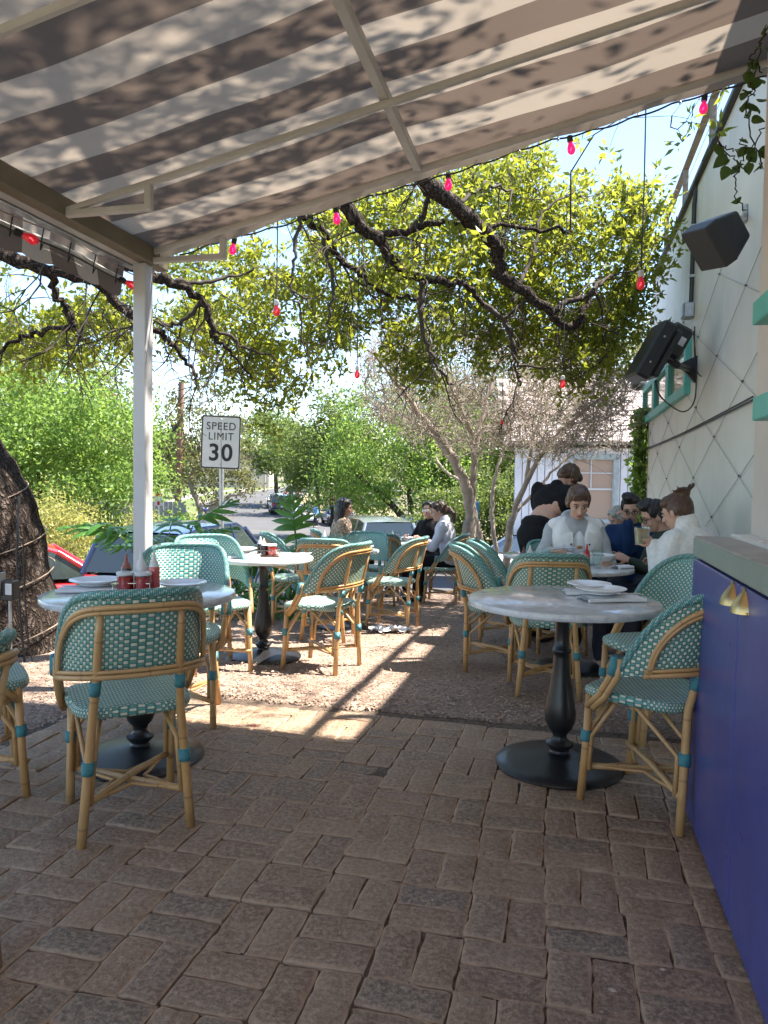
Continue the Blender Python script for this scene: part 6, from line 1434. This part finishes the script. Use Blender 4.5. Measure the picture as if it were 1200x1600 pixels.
        for yw in (y0 + .85, y1 - .92):
            w = MB(); Mx = Matrix.Rotation(math.pi / 2, 3, 'Y'); w.lathe([(wr * .62, -.10), (wr * .92, -.105), (wr, -.07), (wr, .07), (wr * .92, .105), (wr * .62, .10)], 28, (sx * (hw - .10), yw, wr), Mx); wo = w.build('wheel', M_tyre, t)
            w = MB(); w.lathe([(0, .06), (wr * .2, .07), (wr * .25, .05), (wr * .58, .085), (wr * .64, .09), (wr * .64, -.05), (0, -.05)] if sx > 0 else [(0, .05), (wr * .64, .05), (wr * .64, -.09), (wr * .58, -.085), (wr * .25, -.05), (wr * .2, -.07), (0, -.06)], 20, (sx * (hw - .10), yw, wr), Mx); w.build('rim', M_rim, wo)
            a = MB(); a.tube([(sx * (hw * .985), yw + (wr + .05) * math.cos(q), wr + (wr + .05) * math.sin(q)) for q in np.linspace(.0, math.pi, 13)], .035, 6); a.build('wheel_arch', M_black, t)
    b = MB(); b.box((0, y0 + .01, .46), (W * .90, .16, .22), b=.05); b.build('rear_bumper', M_black if kind == 'suv' else m, t, smooth=False)
    b = MB(); b.box((0, y1 - .05, .44), (W * .80, .16, .24), b=.06); b.build('front_bumper', m, t, smooth=False); b = MB(); b.box((0, y1 - .005, .56), (W * .44, .05, .13), b=.02); b.build('grille', M_black, t, smooth=False)
    b = MB(); b.box((0, y0 - .02, Hb * .72), (.33, .03, .16), b=.004); b.build('number_plate', M_plate, t, smooth=False)
    b = MB(); b.box((0, 0, .26), (W * .84, L * .8, .16)); b.build('underbody', M_black, t, smooth=False)
    return t
def park(u, v, dz=0.0): return at(u, v, street_z(v) + dz + .004)
car('dark blue utility wagon seen from behind, beyond the white post', 'suv', paint('dark_blue_paint', (.022, .04, .11)), park(-3.45, 13.6), 10, 'cars parked near the restaurant')
car('bright red small car nosing past the oak trunk', 'hatch', paint('red_paint', (.42, .012, .016), .0), park(-6.0, 12.1, -.10), 62, 'cars parked near the restaurant')
car('white sedan parked behind the bare tree', 'sedan', paint('white_paint_car', (.62, .63, .64), 0), park(4.6, 19.0), 66, 'cars parked near the restaurant')
car('silver hatchback behind the leopard print woman', 'suv', paint('silver_paint', (.46, .47, .48), .7), park(-.35, 22.5), -14, 'cars parked near the restaurant')
car('dark estate car with roof rails beside the silver hatchback', 'suv', paint('black_green_paint', (.016, .022, .022)), park(1.35, 26.0), -14, 'cars parked near the restaurant')
car('navy wagon parked far down the street, seen from behind', 'suv', paint('navy_paint', (.022, .03, .09)), park(-9.6, 68), -12, 'cars parked along the street')
car('white car parked ahead of the navy wagon', 'sedan', paint('white_paint_far', (.66, .66, .66), 0), park(-11.1, 76), -10, 'cars parked along the street')
car('grey van-like wagon farthest up the street', 'suv', paint('grey_paint', (.33, .35, .37)), park(-10.9, 88), -6, 'cars parked along the street')
car('white hatchback with red tail lamp near the man in blue', 'hatch', paint('white_paint_hatch', (.62, .62, .62), 0), park(-6.0, 55.5), -12, 'cars parked along the street')
car('bright blue sedan beside the man in the light blue shirt', 'sedan', paint('blue_paint', (.03, .07, .30)), park(-3.5, 55), -14, 'cars parked along the street')
# ================================================================ SIGNS, POLES, BINS
n = NT('sign_sheet'); n.set(n.mix(n.ramp(n.noise(7, 4, .6, n.coord()), [(.4, (0, 0, 0)), (.75, (.3, .3, .3))]), (.70, .71, .71), (.58, .57, .54)), .45, 0, .4); M_sign = n.m; M_ink = pbr('sign_black', (.018, .018, .02), .5, .1)
def text(body, size, parent, loc, m, bold=.0, sx=1.0, spacing=1.0, name='lettering'):
    c = bpy.data.curves.new(name, 'FONT'); c.body = body; c.size = size; c.align_x = 'CENTER'; c.align_y = 'CENTER'; c.extrude = .0012; c.offset = bold; c.space_character = spacing
    o = bpy.data.objects.new('tmp', c); C.objects.link(o); dg = bpy.context.evaluated_depsgraph_get(); me = bpy.data.meshes.new_from_object(o.evaluated_get(dg)); bpy.data.objects.remove(o)
    q = obj(name, me, m, parent); q.location = loc; q.rotation_euler = (math.pi / 2, 0, 0); q.scale = (sx, 1, 1); return q
vS = 11.6; pc = pix(345, 691, vS); base = at(0, 0); sg = thing('speed_limit_sign', 'black on white SPEED LIMIT 30 sign on a steel post', 'road sign', (pc.x, pc.y, street_z(vS)), YAW + R(4))
zc_ = pc.z - street_z(vS); SW, SH = .61, .83
def rrect(w, h, r, n=6): return [(sx * (w / 2 - r) + r * math.cos(a), sz * (h / 2 - r) + r * math.sin(a)) for sx, sz, a0 in ((1, 1, 0), (-1, 1, math.pi / 2), (-1, -1, math.pi), (1, -1, 1.5 * math.pi)) for a in np.linspace(a0, a0 + math.pi / 2, n)]
tl = Matrix.Rotation(R(1.6), 4, 'Y')
pl = MB(); pl.prism(rrect(SW, SH, .04), .006); po = pl.build('plate', M_sign, sg, smooth=False); po.location = (0, 0, zc_); po.rotation_euler = (0, R(1.6), 0)
o1, o2 = rrect(SW - .006, SH - .006, .038), rrect(SW - .045, SH - .045, .028); bd = MB(); nn = len(o1); bd.add([V((x, -.0048, z)) for x, z in o1] + [V((x, -.0048, z)) for x, z in o2], [(i, (i + 1) % nn, nn + (i + 1) % nn, nn + i) for i in range(nn)]); bd.build('border', M_ink, po, smooth=False)
text('SPEED', .165, po, (0, -.0055, .245), M_ink, 0.0, .95, 1.12); text('LIMIT', .165, po, (0, -.0055, .085), M_ink, 0.0, .92, 1.12); text('30', .37, po, (0, -.0055, -.175), M_ink, .007, .98, 1.10)
bl = MB()
for z in (.36, -.345): bl.ell((0, -.006, z), (.011, .006, .011), 8, 5)
bl.build('bolt', M_steel, po)
MB().tube([(.03, .03, -.1), (.0, .03, zc_ + .3)], .035, 10).build('post', M_steel, sg)
up_ = thing('utility_pole', 'brown wooden utility pole with a street lamp arm', 'pole', park(-9.6, 34.5), YAW); M_pole = pbr('pole_wood', (.21, .115, .075), .9, .3, 5, .3, 30)
MB().tube([(-.1, 0, -.2), (0, 0, 3), (.12, 0, 7.6)], [.17, .155, .13], 12).build('shaft', M_pole, up_); MB().tube([(.1, 0, 6.0), (.5, 0, 6.3), (1.7, 0, 7.0)], .03, 8).build('lamp_arm', M_steel, up_); b = MB(); b.ell((1.8, 0, 7.05), (.26, .11, .07), 12, 8); b.build('lamp_head', M_steel, up_); MB().box((-.18, -.05, 5.5), (.22, .22, .35), b=.02).build('junction', M_dark, up_, smooth=False); MB().box((.22, -.1, 1.2), (.18, .14, .45), b=.02).build('meter_box', M_steel, up_, smooth=False)
rs = thing('parking_sign', 'small red and white parking sign beside the utility pole', 'road sign', park(-9.1, 29.8), YAW); MB().tube([(0, .03, 0), (0, .03, 2.35)], .025, 8).build('post', M_steel, rs); b = MB(); b.prism(rrect(.32, .5, .02), .006, Matrix.Translation((0, 0, 2.15))); b.build('plate', M_whitep, rs, smooth=False)
MB().box((0, -.007, 2.33), (.28, .004, .09)).build('red_band', M_tail, rs, smooth=False); MB().box((0, -.007, 2.0), (.10, .004, .14)).build('red_mark', M_tail, rs, smooth=False)
for (px, py, v, h, lab) in ((340, 772, 60, 1.6, 'grey back of a small sign by the curving kerb'), (366, 745, 95, 3.2, 'thin distant sign post on the far lawn')):
    p = pix(px, py, v); z0 = street_z(v); o = thing('street_sign', lab, 'road sign', (p.x, p.y, z0), YAW); MB().tube([(0, .03, 0), (0, .03, p.z - z0 + .3)], .035, 8).build('post', M_steel, o); b = MB(); b.prism(rrect(.45, .6, .03), .01, Matrix.Translation((0, 0, p.z - z0))); b.build('plate', M_steel, o, smooth=False)
po2 = thing('utility_pole', 'slim pale pole standing behind the speed sign, far off', 'pole', park(-17.0, 105), YAW); MB().tube([(0, 0, 0), (0, 0, 9.5)], .13, 8).build('shaft', GR, po2)
for k, (u, v, m, lab) in enumerate(((-7.3, 62, pbr('green_bin_plastic', (.02, .10, .055), .5), 'dark green wheelie bin on the kerb down the street'), (-8.2, 63, pbr('brown_bin_plastic', (.07, .045, .03), .5), 'brown wheelie bin next to the green one'))):
    t = thing('wheelie_bin', lab, 'bin', park(u, v, .1), YAW, 'bins at the kerb'); b = MB(); b.grid([[V((sx * (.26 + .05 * z), sy * (.30 + .05 * z), z)) for sx, sy in ((-1, -1), (1, -1), (1, 1), (-1, 1), (-1, -1))] for z in (.05, .5, 1.05)]); b.build('tub', m, t, smooth=False); MB().box((0, 0, 1.09), (.64, .74, .07), b=.02).build('lid', m, t, smooth=False)
    for sx in (-1, 1): w = MB(); w.lathe([(.0, -.03), (.12, -.03), (.12, .03), (0, .03)], 14, (sx * .26, .3, .12), Matrix.Rotation(math.pi / 2, 3, 'Y')); w.build('wheel', M_tyre, t)
# ================================================================ FENCES, WALLS, HOUSES
fence = thing('grey_fence', 'grey board fence behind the bushy tree at the left', 'fence', at(-14.2, 33.5, street_z(33)), YAW); M_fb = pbr('grey_fence_board', (.22, .22, .24), .85, .2, 3, .2, 40)
for k in range(26): MB().box((k * .205, .01 * (k % 2), 1.05 + .02 * math.sin(3 * k)), (.19, .025, 2.0)).build('board', M_fb, fence, smooth=False)
for z in (.4, 1.6): MB().box((2.6, .05, z), (5.3, .05, .09)).build('rail', M_fb, fence, smooth=False)
wl = thing('low_red_topped_wall', 'low pale wall with a red top at the far side of the side street', 'wall', at(-13.5, 30.5, street_z(30.5)), YAW - R(3)); MB().box((1.5, 0, .22), (9, .3, .5), b=.01).build('wall_body', pbr('pale_render', (.55, .47, .42), .9, .1, 2), wl, smooth=False); MB().box((1.5, 0, .52), (9.05, .36, .10), b=.01).build('red_coping', pbr('red_coping_paint', (.42, .06, .06), .6), wl, smooth=False)
fb = thing('flower_bed_mound', 'mound of reddish gravel and pale stones behind the red-topped wall', 'mound', at(-11.0, 32.0, street_z(32)), YAW); b = MB(); P = []
for j in range(9): P.append([V((-3.6 + .6 * i, -1 + .25 * j, .55 * math.sin(math.pi * i / 12) * math.sin(math.pi * j / 8) + .4 * math.sin(math.pi * j / 8) + .04 * math.sin(9 * i + 5 * j))) for i in range(13)])
b.grid(P); b.build('heap', pbr('red_gravel', (.42, .27, .21), .95, .4, 6, .6, 20, .03), fb)
ws = thing('wooden_slat_fence', 'weathered horizontal slat fence under the trees down the street', 'fence', at(-5.6, 71, street_z(71)), YAW)
for k in range(8): MB().box((1.6, 0, .3 + k * .27), (3.6, .05, .2)).build('slat', pbr('fence_slat', (.30, .20, .13), .85, .3, 3) if k == 0 else bpy.data.materials['fence_slat'], ws, smooth=False)
for x in (0, 1.7, 3.3): MB().box((x, .06, 1.2), (.12, .08, 2.4)).build('post', M_timber, ws, smooth=False)
def far_building(label, u, v, w, d, h, wallc, nwin, rh=1.0, roofc=(.25, .18, .14)):
    t = thing('house', label, 'house', at(u, v, street_z(v) - .1), YAW); MB().box((0, 0, h / 2), (w, d, h)).build('wall', pbr('wall_' + label[:12].replace(' ', '_'), wallc, .85, .1, .6), t, smooth=False)
    b = MB(); b.prism([(-w / 2 - .4, h), (w / 2 + .4, h), (w / 2 - .8, h + rh), (-w / 2 + .8, h + rh)], d + .8); b.build('roof', pbr('roof_' + label[:12].replace(' ', '_'), roofc, .9, .2, 2), t, smooth=False)
    for k in range(nwin):
        x = -w / 2 + (k + .5) * w / nwin; f = MB().box((x, -d / 2 - .03, h * .55), (1.2, .06, 1.3)).build('window', M_whitep, t, smooth=False); MB().box((x, -d / 2 - .065, h * .55), (1.0, .02, 1.1)).build('pane', M_pane, f, smooth=False)
    return t
far_building('long cream building far behind the speed sign', -25, 122, 13, 7, 4.6, (.62, .50, .38), 4)
far_building('small brick-red building at the end of the far lawn', -15.5, 150, 9, 6, 3.0, (.42, .24, .18), 3)
far_building('pale house glimpsed between trees past the parked cars', -2.5, 84, 8, 7, 3.6, (.60, .56, .50), 3)
# white clapboard house at the right
vh = 19.5; hl = pix(803, 700, vh); z0 = street_z(vh); hs = thing('white_house', 'white board-sided house with a shingle roof beyond the wall', 'house', at((803 - 600) / F_PX * vh, vh, z0), YAW - R(4))
M_sid = pbr('white_siding', (.66, .64, .66), .75, .12, 2.2, .12, 40); Wd = 7.0; eave = pix(960, 690, vh).z - z0
nb_ = 36
for k in range(nb_):
    w_ = Wd / nb_; x0 = k * w_
    zt_ = eave - .0
    cut = 1.42 < x0 + w_ / 2 < 2.62
    if not cut: MB().box((x0 + w_ / 2, .02 * 0, zt_ / 2), (w_ - .018, .05, zt_), b=.006).build('board', M_sid, hs, smooth=False)
    else:
        MB().box((x0 + w_ / 2, 0, (zt_ - .35 + zt_) / 2), (w_ - .018, .05, .35), b=.006).build('board', M_sid, hs, smooth=False); MB().box((x0 + w_ / 2, 0, .6), (w_ - .018, .05, 1.2), b=.006).build('board', M_sid, hs, smooth=False)
MB().box((Wd / 2, .10, eave / 2), (Wd - .02, .12, eave - .02)).build('backing', pbr('siding_shade', (.45, .44, .45), .9), hs, smooth=False)
M_gtrim = pbr('grey_green_trim', (.34, .38, .38), .6); wz0, wz1 = eave - 2.1, eave - .42; win = MB()
for (x, z, w_, h_) in ((1.43, (wz0 + wz1) / 2, .14, wz1 - wz0), (2.61, (wz0 + wz1) / 2, .14, wz1 - wz0), (2.02, wz1 + .0, 1.32, .14), (2.02, wz0, 1.32, .12)): win.box((x, -.04, z), (w_, .08, h_), b=.006)
wo = win.build('window', M_gtrim, hs, smooth=False); MB().box((2.02, .03, (wz0 + wz1) / 2), (1.06, .02, wz1 - wz0)).build('pane', NT('blinded_pane').set((.34, .23, .17), .15, 0, .6).m, wo, smooth=False)
sb = MB(); sb.box((2.02, -.0, (wz0 + wz1) / 2), (1.06, .04, .05)); sb.box((2.02, .0, wz1 - .42), (1.06, .03, .03)); sb.box((1.98, .0, (wz0 + wz1) / 2 + .42), (.03, .03, .8)); sb.build('sash', M_whitep, wo, smooth=False)
M_shn = pbr('roof_shingle', (.40, .33, .30), .9, .25, 3, .3, 30); nr, nc = 13, 16; grid = 0
for j in range(nr):
    for i in range(nc):
        x = i * (Wd + .6) / nc - .3 + (.2 if j % 2 else 0); y = -.35 + j * .24; z = eave + .02 + j * .155
        o = bpy.data.objects.new('shingle', None) if 0 else None
        if 'shm' not in globals():
            bb = MB(); bb.box((0, 0, 0), ((Wd + .6) / nc - .012, .30, .022), Matrix.Rotation(math.atan(.155 / .24) - .06, 3, 'X'), b=.004); shm = bb.mesh('shingle', False); shm.materials.append(M_shn)
        q = obj('shingle', shm, None, hs); q.location = (x + .2, y, z + .006 * ((i * 7 + j * 3) % 4)); 
MB().box((Wd / 2, -.33, eave - .03), (Wd + .7, .05, .16), b=.005).build('fascia', M_whitep, hs, smooth=False)
MB().box((Wd / 2, 1.4, eave - .05 + .85), (Wd + .5, 3.6, .04), Matrix.Rotation(math.atan(.155 / .24), 3, 'X')).build('roof_deck', M_dark, hs, smooth=False)
bx = thing('blue_banner', 'small bright blue sign half hidden by the bare tree trunks', 'sign', park(2.9, 23.0), YAW); MB().box((0, 0, 1.75), (.10, .03, .95), b=.004).build('panel', pbr('cyan_panel', (.03, .28, .62), .5), bx, smooth=False); MB().tube([(0, .03, 0), (0, .03, 2.2)], .02, 8).build('post', M_steel, bx)
# ================================================================ THINGS ON THE WHITE WALL
def on_wall(px, py): return wpt(px, py)
# loudspeaker
a = on_wall(1166, 345); sp_ = thing('loudspeaker', 'black wedge loudspeaker on a bracket high on the white wall', 'loudspeaker', a)
cc = pix(1121, 374, 4.75) - a; Ms = V((-.74, -.22, -.62)).to_track_quat('-Y', 'Z').to_matrix() @ Matrix.Rotation(R(12), 3, 'Y')
f_, k_ = .138, .094; Pf = [V((sx * f_, -.12, sz * f_ * 1.05)) for sx, sz in ((-1, -1), (1, -1), (1, 1), (-1, 1))]; Pm = [V((sx * f_ * 1.02, -.03, sz * f_ * 1.07)) for sx, sz in ((-1, -1), (1, -1), (1, 1), (-1, 1))]; Pb = [V((sx * k_, .15, sz * k_)) for sx, sz in ((-1, -1), (1, -1), (1, 1), (-1, 1))]
b = MB(); ps = [Ms @ p + cc for p in Pm + Pb]; b.add(ps, [(4, 5, 6, 7), (0, 1, 5, 4), (1, 2, 6, 5), (2, 3, 7, 6), (3, 0, 4, 7)]); so = b.build('cabinet', M_black, sp_, smooth=False); m = so.modifiers.new('b', 'BEVEL'); m.width = .02; m.segments = 3
b = MB(); ps = [Ms @ (p * 1.0) + cc for p in Pf + Pm]; b.add(ps, [(3, 2, 1, 0), (0, 1, 5, 4), (1, 2, 6, 5), (2, 3, 7, 6), (3, 0, 4, 7)]); so = b.build('grille', pbr('speaker_grille', (.035, .033, .03), .6, .3, 200, .4, 400), sp_, smooth=False); m = so.modifiers.new('b', 'BEVEL'); m.width = .012; m.segments = 2
b = MB(); b.tube([(0, 0, .05), cc * .45 + V((0, 0, .05)), cc * .75 + V((0, 0, .03))], .012, 8); b.box((-.01, 0, .05), (.02, .08, .12), b=.004); b.build('bracket', M_steel, sp_)
# flood lamp: broad square head, heat-sink box behind, elbow bracket
a = on_wall(1088, 577); fl_ = thing('flood_lamp', 'black flood lamp head on an elbow bracket below the junction box', 'flood lamp', a)
c1 = pix(1016, 551, 6.35) - a; c2 = pix(1040, 535, 6.5) - a; Mf = Matrix.Rotation(YAW, 3, 'Z') @ Matrix.Rotation(R(28), 3, 'Y')
MB().box(c1, (.13, .34, .52), Mf, b=.02).build('lamp_head', M_black, fl_, smooth=False); MB().box(c1 + Mf @ V((.10, 0, .02)), (.06, .30, .44), Mf, b=.015).build('rim', M_black, fl_, smooth=False)
MB().box(c2 + Mf @ V((.05, 0, .02)), (.20, .26, .30), Mf, b=.03).build('driver_box', M_black, fl_, smooth=False)
MB().box(c2 + Mf @ V((.09, -.133, .03)), (.05, .004, .075), Mf).build('rating_label', M_plate, fl_, smooth=False)
b = MB(); e1 = c2 + V((.10, 0, -.20)); b.cap2(c2 + V((.0, 0, -.12)), e1, .035, .035, 10); b.tube([e1, V((-.06, 0, .0))], .03, 8); b.build('elbow', M_black, fl_)
b = MB(); b.prism([(-.0, .13), (-.17, .05), (-.02, -.13), (0, -.13)], .07); b.build('wall_bracket', M_black, fl_, smooth=False)
b = MB(); q = c1 + V((.05, 0, -.24)); b.tube(smooth_path([q, q + V((.05, -.03, -.15)), V((-.12, -.05, -.42)), V((-.02, -.1, -.30)), V((-.015, -.03, .1)), V((-.015, .15, .40))], [.007] * 6, 6)[0], .007, 6); b.build('cable', M_cable, fl_)
b = MB()
for (x, z) in ((.0, .12), (.0, -.12)): b.ell(c1 + Mf @ V((x, -.173, z)), .010, 8, 5)
b.build('screw', M_steel, fl_)
a = on_wall(1083, 486); jb = thing('junction_box', 'grey electrical junction box where the wall conduit ends', 'junction box', a); MB().box((-.05, 0, 0), (.10, .17, .15), b=.008).build('box', M_steel, jb, smooth=False); MB().box((-.105, 0, 0), (.012, .15, .13), b=.004).build('cover', M_steel, jb, smooth=False)
top_ = on_wall(1100, 235); cd = thing('wall_conduit', 'dark conduit pipe running down the white wall to the grey box', 'pipe', (XW, a.y, 0)); y_ = 0
MB().tube([(-.025, 0, a.z + .07), (-.025, 0, ZW - .18), (-.01, .0, ZW - .06), (.03, 0, ZW + .05)], .022, 10).build('pipe', M_dark, cd)
for z in (a.z + .35, ZW - .4): MB().box((-.025, 0, z), (.055, .07, .03), b=.004).build('clamp', M_steel, cd, smooth=False)
cb = thing('wall_cable', 'pair of black cables strung across the white wall', 'cable', (0, 0, 0)); p0, p1 = on_wall(1180, 625), on_wall(1011, 703)
for o in (0, .022): b = MB(); b.tube([V((XW - .02, p0.y + (p1.y - p0.y) * t, p0.z + (p1.z - p0.z) * t - .015 * math.sin(math.pi * t) * (1 + 30 * o) + o)) for t in np.linspace(0, 1, 9)], .007, 6); b.build('strand', M_cable, cb)
d0 = on_wall(1060, 560); b = MB(); a2 = on_wall(1090, 510); b.tube(smooth_path([V((XW - .03, a2.y, a2.z)), V((XW - .03, a2.y - .1, a2.z - .4)), V((XW - .03, a2.y - .45, a2.z - .55))], [.006] * 3, 6)[0], .006, 6); b.build('strand', M_cable, cb)
cam_ = thing('security_camera', 'small dark dome camera at the far corner of the white wall', 'camera', on_wall(1010, 600) + V((-.0, .1, 0))); b = MB(); b.ell((-.12, 0, 0), (.12, .10, .10), 12, 8); b.build('dome', M_black, cam_); MB().box((-.02, 0, .03), (.08, .10, .08), b=.01).build('mount', M_steel, cam_, smooth=False)
